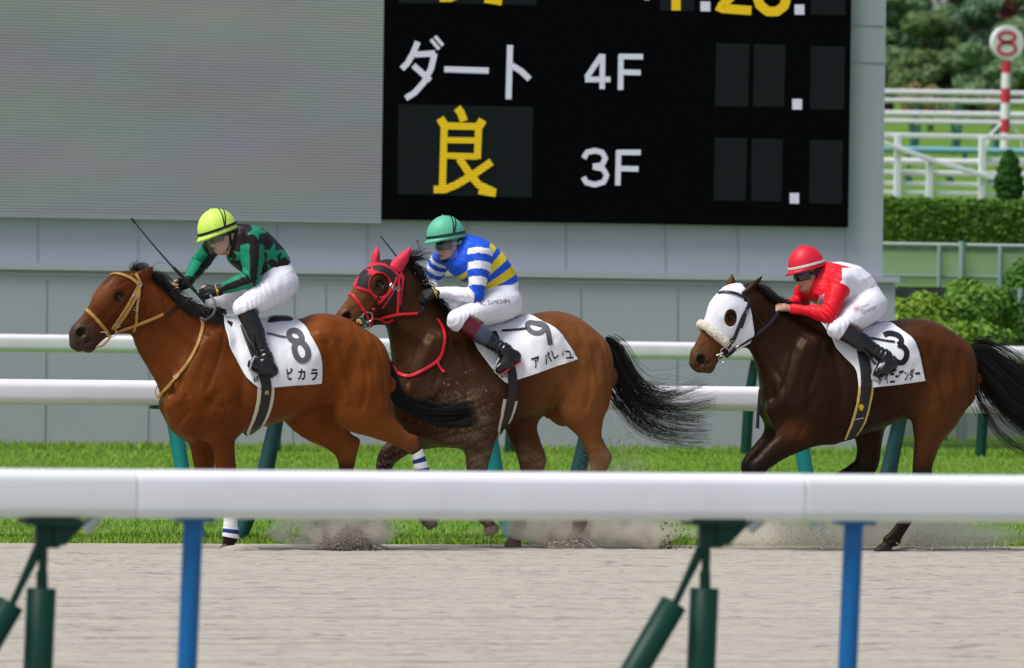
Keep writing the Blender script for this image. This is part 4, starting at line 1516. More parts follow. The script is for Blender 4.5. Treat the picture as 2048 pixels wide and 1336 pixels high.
def leg_wrap(name, st, Y, lat, t0, t1, infl, colfn, parent):
    """bandage wound on a cannon"""
    L = Loft(st, Y, step=.004, lat=lat)
    k = [i for i in range(len(L.t)) if t0 <= L.t[i] <= t1]
    V, C = [], []
    n = 24
    for i in k:
        for j in range(n):
            a = 2 * math.pi * j / n
            hh, ww = L.h[i] + infl, L.w[i] + infl
            hh += .0012 * math.sin(i * .9)
            V.append((L.c[i, 0] + L.d[i, 0] * hh * math.cos(a), L.yc[i] + ww * math.sin(a), L.c[i, 1] + L.d[i, 1] * hh * math.cos(a)))
            C.append(colfn((L.t[i] - t0) / (t1 - t0)))
    F = [[i * n + j, i * n + (j + 1) % n, (i + 1) * n + (j + 1) % n, (i + 1) * n + j] for i in range(len(k) - 1) for j in range(n)]
    F += [list(range(n))[::-1], [(len(k) - 1) * n + j for j in range(n)]]
    me = mesh_np(V, F, C, name)
    return link(name, me, mat('bandage', paint=True, rough=.85, spec=.15, bump=.002, bscale=50), parent)


def stripe_band(t):
    return (.020, .035, .17) if any(abs(t - c) < .045 for c in (.20, .40, .84)) else (.72, .72, .71)


# ------------------------------------------------------------------ manes, forelocks and tails
def make_mane(root, bv, Y, crest, n, length, flow, seed, name='mane', drop=.10, r0=.0024):
    """hair rooted along the crest; flow = mean wind direction"""
    r = np.random.default_rng(seed)
    cr = catmull(crest, 12)
    out = []
    for k in range(n):
        t = r.uniform(0, 1); q = cr[int(t * (len(cr) - 1))] + r.normal(0, .8, 2)
        lat = r.normal(0, .012)
        p = U(q[0], q[1], Y)
        tp = top_line(bv, Y, p[0])
        if tp is not None and abs(tp[2] - p[2]) < .15: p = tp + np.array([0, 0, -.004])
        p[1] += lat
        L = length * r.uniform(.55, 1.15)
        side = -1 if r.uniform() < .62 else 1
        d = np.array(flow(t)) + r.normal(0, .16, 3)
        d[1] += side * r.uniform(0, .35)
        P = [p]
        v = d / np.linalg.norm(d)
        m = 9
        for i in range(m):
            P.append(P[-1] + v * L / m)
            v = v + np.array([.03, side * .06, -drop * (1 + i * .35)]) + r.normal(0, .05, 3)
            v /= np.linalg.norm(v)
        P = np.array(P)
        # keep the hair outside the neck
        for i in range(1, len(P)):
            h = bv.find_nearest(Vector(P[i]))
            if h[0] is not None:
                nn = np.array(h[1]); dv = P[i] - np.array(h[0])
                s_ = dv.dot(nn)
                if s_ < .006: P[i] = np.array(h[0]) + nn * (.006 + .006 * r.uniform())
        out.append(P)
    return strands(out, r0, .0008, name, HAIR, root)


def make_tail(root, path, n, spread, seed, r0=.0022, thin=.55, fan=1.0, name='tail'):
    """path: 3D centre line of the tail with the width growing along it"""
    r = np.random.default_rng(seed)
    C = catmull(path, 8)
    m = len(C)
    T = np.gradient(C, axis=0); T /= np.linalg.norm(T, axis=1)[:, None]
    out = []
    nk = 34                                       # locks
    lock = [(*np.clip(r.normal(0, .95, 2), -2.1, 2.1), r.uniform(thin, 1.15), r.uniform(0, 6.28), r.uniform(.5, 1.5), r.normal(0, 1, 2)) for _ in range(nk)]
    for k in range(n):
        lu, lv, le, ph, fr, dr = lock[r.integers(nk)]
        u, v = lu + r.normal() * .22, lv + r.normal() * .22
        if r.uniform() < .06: u, v = r.normal(0, 1.3, 2)
        e = int(m * np.clip(le + r.normal() * .07, 0, 1))
        s0 = int(m * r.uniform(0, .18))
        ph += r.normal() * .25
        P = []
        for i in range(s0, e, 2):
            t = i / m
            w = spread[0] + (spread[1] - spread[0]) * min(1, t * 1.6)
            w *= (1 + fan * max(0, t - .55) * 2.0)
            up = np.array([0, 0, 1.0]); sd = np.array([0, 1.0, 0])
            nrm = np.cross(T[i], sd); nrm /= np.linalg.norm(nrm)
            wob = .012 * t * np.array([math.sin(ph + t * 9 * fr), 0, math.cos(ph * 1.3 + t * 11 * fr)])
            dv = dr * .5 * fan * max(0, t - .45) ** 1.3
            P.append(C[i] + nrm * (v * w * (1 - .25 * fan * t) + dv[0] * .35) + sd * (u * w * .55 + dv[1] * .15) + wob * (1 + 2.6 * fan * t))
        if len(P) > 3: out.append(P)
    return strands(out, r0, .0007, name, HAIRD, root)

def unit(v):
    v = np.asarray(v, float); return v / (np.linalg.norm(v) + 1e-12)


def hand_parts(wr, d, up, side, curl=1.0, grip=True):
    """finger chains of a gripping hand. wr wrist, d hand direction, up back-of-hand normal, side +1: thumb towards -side axis"""
    d, up = unit(d), unit(up)
    up = unit(up - d * up.dot(d))
    lat = np.cross(up, d) * side            # points to the thumb side
    wr = np.asarray(wr, float)
    palm = [(wr, .027), (wr + d * .045 + up * .004, .030), (wr + d * .082 + up * .002, .028)]
    chains = []
    for i, (l, L) in enumerate(zip((.030, .010, -.010, -.029), (.082, .090, .084, .068))):
        k = wr + d * (.088 - .004 * abs(i - 1.3)) + lat * l
        a1 = .55 * curl + .05 * i; a2 = 1.75 * curl; a3 = 2.55 * curl
        P = [k - d * .02, k]
        for f, a in ((.44, a1), (.32, a2), (.24, a3)):
            P.append(P[-1] + (d * math.cos(a) - up * math.sin(a)) * L * f)
        chains.append((P, [.0105, .0105, .0095, .0086, .0075]))
    t0 = wr + d * .035 + lat * .026
    P = [t0, t0 + d * .028 + lat * .020 - up * .008, t0 + d * .056 + lat * .020 - up * .020, t0 + d * .078 + lat * .010 - up * .026]
    thumb = (P, [.0135, .0118, .0102, .0085])
    return palm, chains, thumb, lat


def make_rider(sp):
    Y = sp['Y']
    J = {k: U(v[0], v[1], Y + v[2]) for k, v in sp['J'].items()}
    root = thing('person', (J['hip'][0], Y, J['hip'][2] - .15), sp['label'], 'jockey', 'jockeys riding in the race')
    tor = Loft(sp['torso'], Y, step=.008, n=2.3); tor.rend = (.05, .06)
    hc = J['head']
    hf = unit([sp['face'][0], 0, sp['face'][1]])          # where the face looks
    hf = unit(hf + np.array([0, sp.get('turn', -.18), 0]))
    hu = np.array([sp['crown'][0], 0, sp['crown'][1]]); hu = unit(hu - hf * hu.dot(hf))
    hs = np.cross(hu, hf)                                  # rider's left-right axis
    if hs[1] > 0: hs = -hs                                 # towards the camera
    H = lambda a, b, c=0.0: hc + hf * a + hu * b + hs * c  # forward, up, towards the camera
    arms = {}
    for s in ('n', 'f'):
        arms[s] = (J['sh_' + s], J['el_' + s], J['wr_' + s])
    legs = {s: (J['hp_' + s], J['kn_' + s], J['an_' + s]) for s in ('n', 'f')}
    toe = {s: (J['heel_' + s], J['toe_' + s]) for s in ('n', 'f')}
    hands = {}
    for s in ('n', 'f'):
        hd = sp['hand_' + s]
        hands[s] = hand_parts(arms[s][2], hd['d'], hd['up'], hd['side'], hd.get('curl', 1.0))
    allp = np.array(list(J.values()))
    lo, hi = allp.min(0) - .24, allp.max(0) + .24
    RA = (.066, .048, .032)

    def put_torso(f, i):
        L = Loft(sp['torso'], Y, step=.008, n=2.3, infl=i); L.rend = (.05, .06)
        f.loft(L, .02)

    def put_arm(f, s, i, cut=1.0):
        a, b, c = arms[s]
        f.cone(a, b, RA[0], RA[1], .05, infl=i)
        f.cone(a + (b - a) * .3, a + (b - a) * .75, .052, .050, .04, infl=i)
        f.cone(b, b + (c - b) * cut, RA[1] * .98, RA[1] + (RA[2] - RA[1]) * cut, .02, infl=i)
        f.cone(b + (c - b) * .12, b + (c - b) * .42, .043, .040, .03, infl=i)

    def put_leg(f, s, i, thigh=True, calf=True):
        a, b, c = legs[s]
        if thigh:
            f.cone(a, b, .112, .066, .05, infl=i)
            f.cone(a + (b - a) * .15, a + (b - a) * .55, .104, .088, .04, infl=i)
        if calf:
            f.cone(b, c, .058, .040, .03, infl=i)
            q = unit(b - c); bk = unit(np.cross(np.cross(q, [-1, 0, .3]), q)) * -1
            f.cone(b + (c - b) * .18 + bk * .016, b + (c - b) * .5 + bk * .014, .050, .046, .04, infl=i)

    def put_foot(f, s, i):
        a, b = toe[s]; an = legs[s][2]
        f.cone(an, a, .040, .034, .02, infl=i)
        f.cone(a, a + (b - a) * .55, .036, .040, .02, .92, infl=i)
        f.cone(a + (b - a) * .5, b, .040, .028, .02, 1.15, infl=i)
        f.cone(an, a + (b - a) * .45, .038, .034, .035, infl=i)

    def put_hand(f, s, i, part='all'):
        palm, ch, th, lat = hands[s]
        for k in range(2):
            f.cone(palm[k][0] + lat * .014, palm[k + 1][0] + lat * .016, palm[k][1] * .62, palm[k + 1][1] * .55, .012, infl=i)
            f.cone(palm[k][0] - lat * .012, palm[k + 1][0] - lat * .018, palm[k][1] * .62, palm[k + 1][1] * .52, .012, infl=i)
        if part == 'all':
            for P, r in ch: f.chain(P, r, .004, infl=i)
            f.chain(th[0], th[1], .008, infl=i)
        else:
            for P, r in ch: f.chain(P[:3], r[:3], .004, infl=i)
            f.chain(th[0][:2], th[1][:2], .008, infl=i)

    # ---------------- the body: one continuous surface
    f = Field(lo, hi, .0062)
    put_torso(f, -.012)
    f.ell(J['hip'], (.125, .150, .115), .05)
    for s in ('n', 'f'):
        put_arm(f, s, -.008); put_leg(f, s, -.008); put_foot(f, s, -.008); put_hand(f, s, 0.0)
    nb = U(*sp['neck'], Y)
    f.cone(nb, H(-.028, -.07), .058, .052, .05)
    f.ell(H(-.012, .015), (.100, .078, .110), .03, hf, hu)                     # skull
    f.ell(H(.030, -.062), (.066, .060, .070), .04, hf, hu)                     # jaw
    f.ell(H(.072, -.098), (.026, .026, .020), .03, hf, hu)                     # chin
    f.cone(H(.086, -.010), H(.112, -.044), .012, .0135, .014)                  # nose
    f.ell(H(.100, -.046, .010), (.012, .009, .009), .010, hf, hu); f.ell(H(.100, -.046, -.010), (.012, .009, .009), .010, hf, hu)
    for c in (-.034, .034):
        f.ell(H(.070, -.030, c), (.030, .024, .026), .02, hf, hu)              # cheeks
        f.ell(H(.080, .000, c), (.016, .018, .012), .012, hf, hu, op='s')      # eye sockets
        f.ell(H(.069, .000, c), (.012, .012, .012), .004, hf, hu)              # eyes
    f.cone(H(.086, .020, -.036), H(.086, .020, .036), .012, .012, .02)         # brow
    f.cone(H(.092, -.068, -.018), H(.092, -.068, .018), .008, .008, .008)      # lips
    f.cone(H(.092, -.080, -.014), H(.092, -.080, .014), .008, .008, .008)
    f.cone(H(.106, -.074, -.02), H(.106, -.074, .02), .0035, .0035, .004, op='s')
    for c in (-1, 1):
        f.ell(H(-.018, -.022, .079 * c), (.020, .010, .033), .008, unit(hf + hu * .2), hu)
        f.ell(H(-.012, -.020, .088 * c), (.010, .006, .018), .006, hf, hu, op='s')
    V, Q = f.net(1)
    rel = V - hc
    a_, b_, c_ = rel @ hf, rel @ hu, rel @ hs
    near_head = (np.linalg.norm(rel, axis=1) < .19)
    skin = np.array(sp['skin'])
    C = np.tile(skin, (len(V), 1)) * (1 + .05 * fbm(V, 30, 4, 3))[:, None]
    lips = near_head & (a_ > .078) & (np.abs(b_ + .074) < .013) & (np.abs(c_) < .024)
    C[lips] = skin * np.array([.85, .55, .55])
    C = mixc(C, skin * np.array([1.0, .72, .66]), (near_head * np.exp(-((b_ + .034)**2 + (np.abs(c_) - .045)**2) / .0008) * .5))
    eye = near_head & (a_ > .068) & (np.abs(b_) < .010) & (np.abs(np.abs(c_) - .034) < .014)
    C[eye] = (.5, .48, .46)
    iris = eye & (np.abs(b_) < .006) & (np.abs(np.abs(c_) - .034) < .006)
    C[iris] = (.012, .008, .006)
    C[near_head & (a_ > .07) & (np.abs(b_ - .026) < .006) & (np.abs(np.abs(c_) - .034) < .022)] = (.03, .02, .015)
    hairm = near_head & (a_ < -.012) & (b_ > -.10) & ~((np.abs(c_) > .072) & (a_ > -.045) & (b_ < .015))
    if 'hair' in sp: C[hairm] = sp['hair']
    me = mesh_np(V, Q, C, 'body')
    link('body', me, mat('skin', paint=True, rough=.5, spec=.35, sss=.12), root)
    bvb = bvh_of(V, Q)

    # ---------------- clothing
    wr = lambda V_, amp, sc: V_ + 0
    f = Field(lo, hi, .0060)
    put_torso(f, .004)
    for s in ('n', 'f'): put_arm(f, s, .003, .96)
    f.cone(nb, nb + (H(-.02, -.07) - nb) * .35, .066, .060, .03)
    hem = [U(*sp['hem'][0], Y), U(*sp['hem'][1], Y)]
    hn = unit(np.array([hem[1][2] - hem[0][2], 0, -(hem[1][0] - hem[0][0])]))
    if hn.dot(J['hip'] - J['sh_n']) < 0: hn = -hn
    cc = .5 * (J['wr_n'] + J['wr_f'])

    def hemcut(x, y, z):                       # the hem does not cut the sleeves
        d = (x - hem[0][0]) * hn[0] + (z - hem[0][2]) * hn[2]
        gate = d + 0 * y
        ax = 1e9
        for s in ('n', 'f'):
            for k in (0, 1):
                a, b = arms[s][k], arms[s][k + 1]; ba = b - a
                t = np.clip(((x - a[0]) * ba[0] + (y - a[1]) * ba[1] + (z - a[2]) * ba[2]) / ba.dot(ba), 0, 1)
                ax = np.minimum(ax, np.sqrt((x - a[0] - t * ba[0])**2 + (y - a[1] - t * ba[1])**2 + (z - a[2] - t * ba[2])**2))
        return np.where(ax < .075, -1.0, gate)
    f.put(f.lo, f.lo + f.h * (f.n - 1), hemcut, 0.0, 'i')
    V, Q = f.net(1)
    # creases
    Nn = normals_of(V, Q)
    arm_d = np.full(len(V), 9.); arm_t = np.zeros(len(V)); arm_id = np.zeros(len(V), int); arm_phi = np.zeros(len(V))
    for ai, s in enumerate(('n', 'f')):
        base_t = 0
        for k in (0, 1):
            a, b = arms[s][k], arms[s][k + 1]; ba = b - a
            tu = (V - a) @ ba / ba.dot(ba); t = np.clip(tu, 0, 1)
            off = V - (a + t[:, None] * ba)
            d = np.linalg.norm(off, axis=1) - (RA[k] + (RA[k + 1] - RA[k]) * t)
            e1 = unit(np.cross(ba, [0, 1, 0])); e2 = unit(np.cross(ba, e1))
            ph = np.arctan2(off @ e2, off @ e1)
            m = d < arm_d
            arm_d[m] = d[m]; arm_t[m] = (k + (np.minimum(tu, 1) if k == 0 else t))[m]; arm_id[m] = ai; arm_phi[m] = ph[m]
    px, py = to_px(V)
    bi, a1, v1 = tor.pick(V[:, 0], V[:, 2])
    tor_t = tor.t[bi]
    torso_d = tor(V[:, 0][:, None, None], V[:, 1][:, None, None], V[:, 2][:, None, None])[:, 0, 0] if False else None
    sleeve = (arm_d < .022) & (arm_t > sp.get('sl0', .16))
    fold = .0060 * fbm(np.stack([V[:, 0] + .8 * V[:, 2], V[:, 1] * .4, V[:, 2] * .35 - .3 * V[:, 0]], 1), 30, sp['seed'], 3) + .004 * (1 - np.abs(fbm(V, 13, sp['seed'] + 5, 2))) ** 4
    elb = np.exp(-((arm_t - 1) / .22)**2) * (arm_d < .03)
    fold += .006 * elb * np.sin(V[:, 0] * 150 + V[:, 2] * 110 + 2 * fbm(V, 12, 3, 2))
    hd_ = np.abs((V - hem[0]) @ hn)
    fold *= np.where(sleeve, 1.0, sstep(.004, .035, hd_))
    Vj = V + Nn * fold[:, None]
    C = sp['silks'](V, px, py, tor_t, sleeve, arm_t, arm_id, arm_phi)
    me = mesh_np(Vj, Q, C, 'silks')
    link('silks', me, mat('silk_' + sp['key'], paint=True, rough=.5, spec=.18, bump=.0032, bscale=26), root)

    f = Field(lo, hi, .0060)
    f.ell(J['hip'], (.132, .158, .118), .05)
    for s in ('n', 'f'): put_leg(f, s, .006, True, False)
    L = Loft(sp['torso'][-2:], Y, step=.008, n=2.3, infl=-.003); L.rend = (.012, .06)
    f.loft(L, .05)
    for s in ('n', 'f'):
        b, c = legs[s][1], legs[s][2]
        f.cone(b, b + (c - b) * .14, .068, .062, .03)
        cut = b + (c - b) * sp.get('cuff', .16)
        nrm = unit(c - b)
        a_ = legs[s][0]; tn = unit(b - a_)

        def cuffcut(x, y, z):
            g = (x - cut[0]) * nrm[0] + (y - cut[1]) * nrm[1] + (z - cut[2]) * nrm[2]
            ba = c - b; t = np.clip(((x - b[0]) * ba[0] + (y - b[1]) * ba[1] + (z - b[2]) * ba[2]) / ba.dot(ba), 0, 1)
            rr = np.sqrt((x - b[0] - t * ba[0])**2 + (y - b[1] - t * ba[1])**2 + (z - b[2] - t * ba[2])**2)
            return np.where(rr < .085, g, -1.0)
        f.put(cut - .14, cut + .14, cuffcut, 0.0, 'i')
    V, Q = f.net(1)
    Nn = normals_of(V, Q)
    kn = np.minimum(np.linalg.norm(V - legs['n'][1], axis=1), np.linalg.norm(V - legs['f'][1], axis=1))
    ax = unit(legs['n'][1] - legs['n'][0])
    u = V @ np.array([ax[2], 0, -ax[0]]); v = V @ ax
    fold = .0030 * fbm(np.stack([u, V[:, 1] * .5, v * .3], 1), 42, sp['seed'] + 8, 3) + .0022 * np.sin(v * 95 + u * 40 + 5 * fbm(V, 9, sp['seed'] + 3, 3)) * np.clip(fbm(V, 8, 9, 2), 0, 1) + .003 * np.exp(-(kn / .12)**2) * np.sin(v * 150 + u * 90 + 3 * fbm(V, 14, 2, 2))
    Vb = V + Nn * fold[:, None]
    me = mesh_np(Vb, Q, None, 'breeches')
    link('breeches', me, mat('breeches_white', (.76, .76, .82), .6, .25, sheen=.1, bump=.0016, bscale=45, bstretch=(1, 1, .5)), root)
    bvl = bvh_of(Vb, Q)

    # boots, socks
    for s in ('n', 'f'):
        b, c = legs[s][1], legs[s][2]
        f = Field(np.minimum(b, c) - .22, np.maximum(b, c) + .22, .0055)
        put_leg(f, s, .004, False, True); put_foot(f, s, .002)
        V, Q = f.net(1)
        ba = c - b
        t = (V - b) @ ba / ba.dot(ba)
        Nn = normals_of(V, Q)
        t0 = sp.get('boot0', .40)
        w = np.exp(-((t - .86) / .16)**2)
        V = V + Nn * (.004 * w * np.sin(t * 75 + 2 * fbm(V, 14, 6, 2)) + .003 * (t > t0))[:, None]
        ft = toe[s][1] - toe[s][0]
        C = np.where((t > t0)[:, None], np.array(sp.get('bootcol', (.008, .008, .009))), np.array(sp['sock']))
        if 'cuffcol' in sp: C = np.where(((t > t0) & (t < t0 + .24))[:, None], np.array(sp['cuffcol']), C)
        me = mesh_np(V, Q, C, 'boot')
        bo = link('boot', me, mat('boot_leather', paint=True, rough=.24, spec=.5, bump=.001, bscale=40), root)
        # sole
        h0, t1 = toe[s]
        dn = unit(np.cross(unit(ft), [0, 1, 0]));
        if dn.dot(np.array(sp['soledir'])) < 0: dn = -dn
        P = []
        for tt, ww in ((-.10, .020), (0, .030), (.25, .030), (.42, .026), (.7, .040), (.92, .034), (1.06, .018)):
            P.append((h0 + ft * tt + dn * (.030 + (.008 if tt < .3 else .004 * math.sin(tt * 3))), ww))
        vv, ff = [], []
        for p, ww in P:
            for (sy, sd) in ((-1, 0), (1, 0), (1, .013), (-1, .013)):
                vv.append(p + np.array([0, sy * ww, 0]) + dn * sd)
        for i in range(len(P) - 1):
            for k in range(4):
                ff.append([i * 4 + k, i * 4 + (k + 1) % 4, i * 4 + 4 + (k + 1) % 4, i * 4 + 4 + k])
        ff += [[3, 2, 1, 0], [len(P) * 4 - 4 + k for k in range(4)]]
        link('sole', mesh_np(vv, ff, None, 'sole'), mat('sole_' + sp['key'], sp['solecol'], .5, .3), bo, smooth=False)

    # gloves
    if 'glove' in sp:
        for s in ('n', 'f'):
            w0 = arms[s][2]
            f = Field(w0 - .20, w0 + .20, .0042)
            put_hand(f, s, .0035, sp.get('glovecut', 'all'))
            f.cone(w0 - unit(w0 - arms[s][1]) * .05, w0 + unit(np.array(sp['hand_' + s]['d'])) * .02, .038, .034, .015)
            V, Q = f.net(1)
            g = link('glove', mesh_np(V, Q, None, 'glove'), mat('glove', (.008, .008, .009), .6, .3, bump=.001, bscale=80), root)
            if s == 'n':
                d_ = unit(np.array(sp['hand_n']['d'])); c = w0 + d_ * .012
                ring(c, d_, .041, .0035, 'wrist_trim', mat('trim_gold', (.55, .36, .05), .4, .4), g)
                p_, r_ = c - np.array([0, .041, 0]), .010
                add_vf('badge', ball(p_, (.012, .004, .014), 10, 6), mat('trim_gold', (.55, .36, .05), .4, .4), g, True)

    # ---------------- helmet
    ho = H(*sp.get('helm', (-.008, .012)))
    hR = np.array(sp.get('helmr', (.140, .116, .150)))
    nu, nv = 48, 22
    V, F = [], []
    vmax = R(sp.get('helmcut', 100))
    for shell in (0, 1):
        k = 1.0 - .07 * shell
        for j in range(nv + 1):
            b = vmax * j / nv
            for i in range(nu):
                a = 2 * math.pi * i / nu
                fl = math.cos(a)
                rim = sstep(.93, 1.0, j / nv) * (.012 + (.030 if True else 0) * max(0, fl)**2) * (1 - shell)
                rr = hR * k
                seam = .0018 * (abs(math.sin(a * 4)) < .10) * (1 - shell) * (1 if sp.get('seams') else 0)
                x = (rr[0] + rim + seam) * math.sin(b) * math.cos(a); y = (rr[1] + rim * .8 + seam) * math.sin(b) * math.sin(a)
                z = rr[2] * math.cos(b) - rim * .25
                V.append(ho + hf * x + hs * y + hu * z)
    n = (nv + 1) * nu
    for shell in (0, 1):
        for j in range(nv):
            for i in range(nu):
                q = [j * nu + i, (j + 1) * nu + i, (j + 1) * nu + (i + 1) % nu, j * nu + (i + 1) % nu]
                q = [x + shell * n for x in q]
                F.append(q if shell == 0 else q[::-1])
    for i in range(nu):
        F.append([nv * nu + i, n + nv * nu + i, n + nv * nu + (i + 1) % nu, nv * nu + (i + 1) % nu])
    Vh = np.array(V)
    hcv = np.tile(np.array(sp['helmcol']), (len(Vh), 1))
    if sp.get('seams'):
        aa = np.arctan2((Vh - ho) @ hs, (Vh - ho) @ hf)
        hcv = mixc(hcv, np.array(sp['seams']), (np.abs(np.sin(aa * 3 + .4)) < .14) * 1.0)
    helm = link('helmet', mesh_np(Vh, F, hcv, 'helmet'), mat('helmet_' + sp['key'], paint=True, rough=.48, spec=.35, bump=.0006, bscale=160), root)
    add_vf('button', ball(ho + hu * hR[2], (.010, .010, .006), 12, 6, hf, hu), MATS['helmet_' + sp['key']] if False else mat('button_' + sp['key'], sp['helmcol'], .5, .3), helm, True)

    def helm_band(phi0, w, th, m, name, tilt=0.0, a0=0, a1=360, plane=None):
        P, Nn = [], []
        for a in np.radians(np.linspace(a0, a1, 61)):
            if plane is None:
                b = phi0 + tilt * math.cos(a)
                p = ho + hf * hR[0] * math.sin(b) * math.cos(a) + hs * hR[1] * math.sin(b) * math.sin(a) + hu * hR[2] * math.cos(b)
            else:
                q = math.sin(a) * hs + math.cos(a) * (hu * math.cos(plane) + hf * math.sin(plane))
                e = np.array([q.dot(hf) / hR[0], q.dot(hs) / hR[1], q.dot(hu) / hR[2]])
                p = ho + q / np.linalg.norm(e)
            P.append(p); Nn.append(unit(p - ho))
        return add_vf(name, ribbon(P, Nn, w, th, .001, closed=(a1 - a0 == 360)), m, helm)
    helm_band(R(86), .018, .004, mat('band_' + sp['key'], sp['bandcol'], .55, .3), 'band')
    if sp.get('straps'):
        for pl in (-.30, -.52):
            helm_band(0, .008, .003, BLKS, 'strap', a0=-88, a1=88, plane=pl)
    # goggles
    def face_band(b0, b1, a0, a1, rx, ry, name, m, up0=0.0, nb_=8, bulge=0.0, th=.004, parent=root):
        V, F = [], []
        na = 24
        for sh in (0, 1):
            for j in range(nb_ + 1):
                bb = b0 + (b1 - b0) * j / nb_
                for i in range(na + 1):
                    a = R(a0 + (a1 - a0) * i / na)
                    k = 1 + bulge * math.sin(math.pi * j / nb_) - sh * th / rx
                    V.append(H(0, 0) + hf * rx * k * math.cos(a) + hs * ry * k * math.sin(a) + hu * bb)
        n1 = (nb_ + 1) * (na + 1)
        for sh in (0, 1):
            for j in range(nb_):
                for i in range(na):
                    q = [j * (na + 1) + i, (j + 1) * (na + 1) + i, (j + 1) * (na + 1) + i + 1, j * (na + 1) + i + 1]
                    q = [x + sh * n1 for x in q]
                    F.append(q if sh == 0 else q[::-1])
        for j in range(nb_):
            for i in (0, na):
                q = [j * (na + 1) + i, n1 + j * (na + 1) + i, n1 + (j + 1) * (na + 1) + i, (j + 1) * (na + 1) + i]
                F.append(q)
        for i in range(na):
            for j in (0, nb_):
                q = [j * (na + 1) + i, j * (na + 1) + i + 1, n1 + j * (na + 1) + i + 1, n1 + j * (na + 1) + i]
                F.append(q)
        return link(name, mesh_np(V, F, None, name), m, parent)
    gg = face_band(-.034, .024, -66, 66, .122, .096, 'goggles', mat('goggle_lens', (.012, .013, .016), .08, .6, coat=.5), bulge=.05)
    face_band(-.010, .012, 62, 180, .112, .092, 'goggle_strap', mat('gstrap_' + sp['key'], sp['gstrap'], .5, .3), parent=gg)
    face_band(-.010, .012, -180, -62, .112, .092, 'goggle_strap', mat('gstrap_' + sp['key'], sp['gstrap'], .5, .3), parent=gg)
    if 'gframe' in sp:
        face_band(.018, .028, -60, 60, .124, .096, 'goggle_frame', mat('gframe_' + sp['key'], sp['gframe'], .3, .5), parent=gg, nb_=2)
    if sp.get('shield'):
        m = mat('clear_shield', (.75, .78, .80), .12, .5, alpha=.05)
        face_band(-.098, .01, -80, 80, .142, .108, 'face_shield', m, th=.002)
    # chin strap and collar
    for c in (-1, 1):
        P = [H(-.004, .02, .088 * c), H(.004, -.045, .082 * c), H(.028, -.095, .058 * c), H(.050, -.128, .015 * c)]
        P = catmull(P, 5)
        Nn = [unit(p - H(.01, -.04)) for p in P]
        add_vf('chin_strap', ribbon(P, Nn, sp.get('chinw', .018), .004, .001), BLKS, helm)
    if 'mask' in sp:
        f = Field(H(0, -.05) - .16, H(0, -.05) + .16, .005)
        f.ell(H(.026, -.062), (.073, .068, .077), .04, hf, hu); f.ell(H(.072, -.098), (.032, .032, .026), .03, hf, hu)
        f.cone(H(-.02, -.03, .07), H(.02, -.08, .05), .022, .03, .03); f.cone(H(-.02, -.03, -.07), H(.02, -.08, -.05), .022, .03, .03)
        f.plane(H(*sp['mask'][0]), hu * sp['mask'][1][1] + hf * sp['mask'][1][0])
        V, Q = f.net(1)
        link('mask', mesh_np(V, Q, None, 'mask'), mat('mask_black', (.012, .012, .013), .7, .2), root)
    return root, bvb, bvl, J, H, arms, hands

BLUE, YEL, WHT = np.array([.012, .085, .60]), np.array([.70, .56, .02]), np.array([.76, .76, .82])
GRN, BLK, RED = np.array([.008, .205, .105]), np.array([.013, .010, .012]), np.array([.72, .010, .022])


def silks1(V, px, py, t, sl, at, aid, ph):
    C = np.tile(BLK, (len(V), 1))
    for cx, cy, r, rot in ((545, 507, 22, .1), (514, 461, 21, .5), (543, 549, 23, -.3), (482, 512, 17, .3), (571, 507, 17, .2), (453, 521, 16, 0), (574, 478, 16, .4)):
        C[in_poly(px, py, star_poly(cx, cy, r, rot, .42))] = GRN
    s = np.tile(GRN, (len(V), 1))
    off = np.where(aid == 0, math.pi / 2 + .05, math.pi / 2 - .4)
    s[(np.abs(((ph - off) + math.pi) % (2 * math.pi) - math.pi) < .48) | (np.abs(((ph + off) + math.pi) % (2 * math.pi) - math.pi) < .55)] = BLK
    s[at > 1.86] = BLK
    C[sl] = s[sl]
    return C


def silks2(V, px, py, t, sl, at, aid, ph):
    C = np.tile(BLUE, (len(V), 1))
    for a, b in ((.35, .45), (.54, .66), (.77, .88)): C[(t > a) & (t < b)] = YEL
    s = np.tile(WHT, (len(V), 1))
    a_ = at + .03 * np.sin(ph)
    s[((a_ > .06) & (a_ < .24)) | ((a_ > .42) & (a_ < .60)) | ((a_ > .80) & (a_ < 1.06))] = BLUE
    C[sl] = s[sl]
    return C


def silks3(V, px, py, t, sl, at, aid, ph):
    C = np.tile(WHT, (len(V), 1))
    red = in_poly(px, py, [(1560, 500), (1664, 500), (1664, 526), (1704, 536), (1684, 537), (1684, 560), (1668, 585), (1640, 590), (1630, 612), (1560, 620)])
    C[red] = RED
    C[sl] = RED
    C[(at > 0.0) & sl] = RED
    return C


GRIP_N = dict(d=(-.95, .15, -.22), up=(0, -1, .25), side=-1)
GRIP_F = dict(d=(-.95, -.15, -.30), up=(0, 1, .25), side=1)

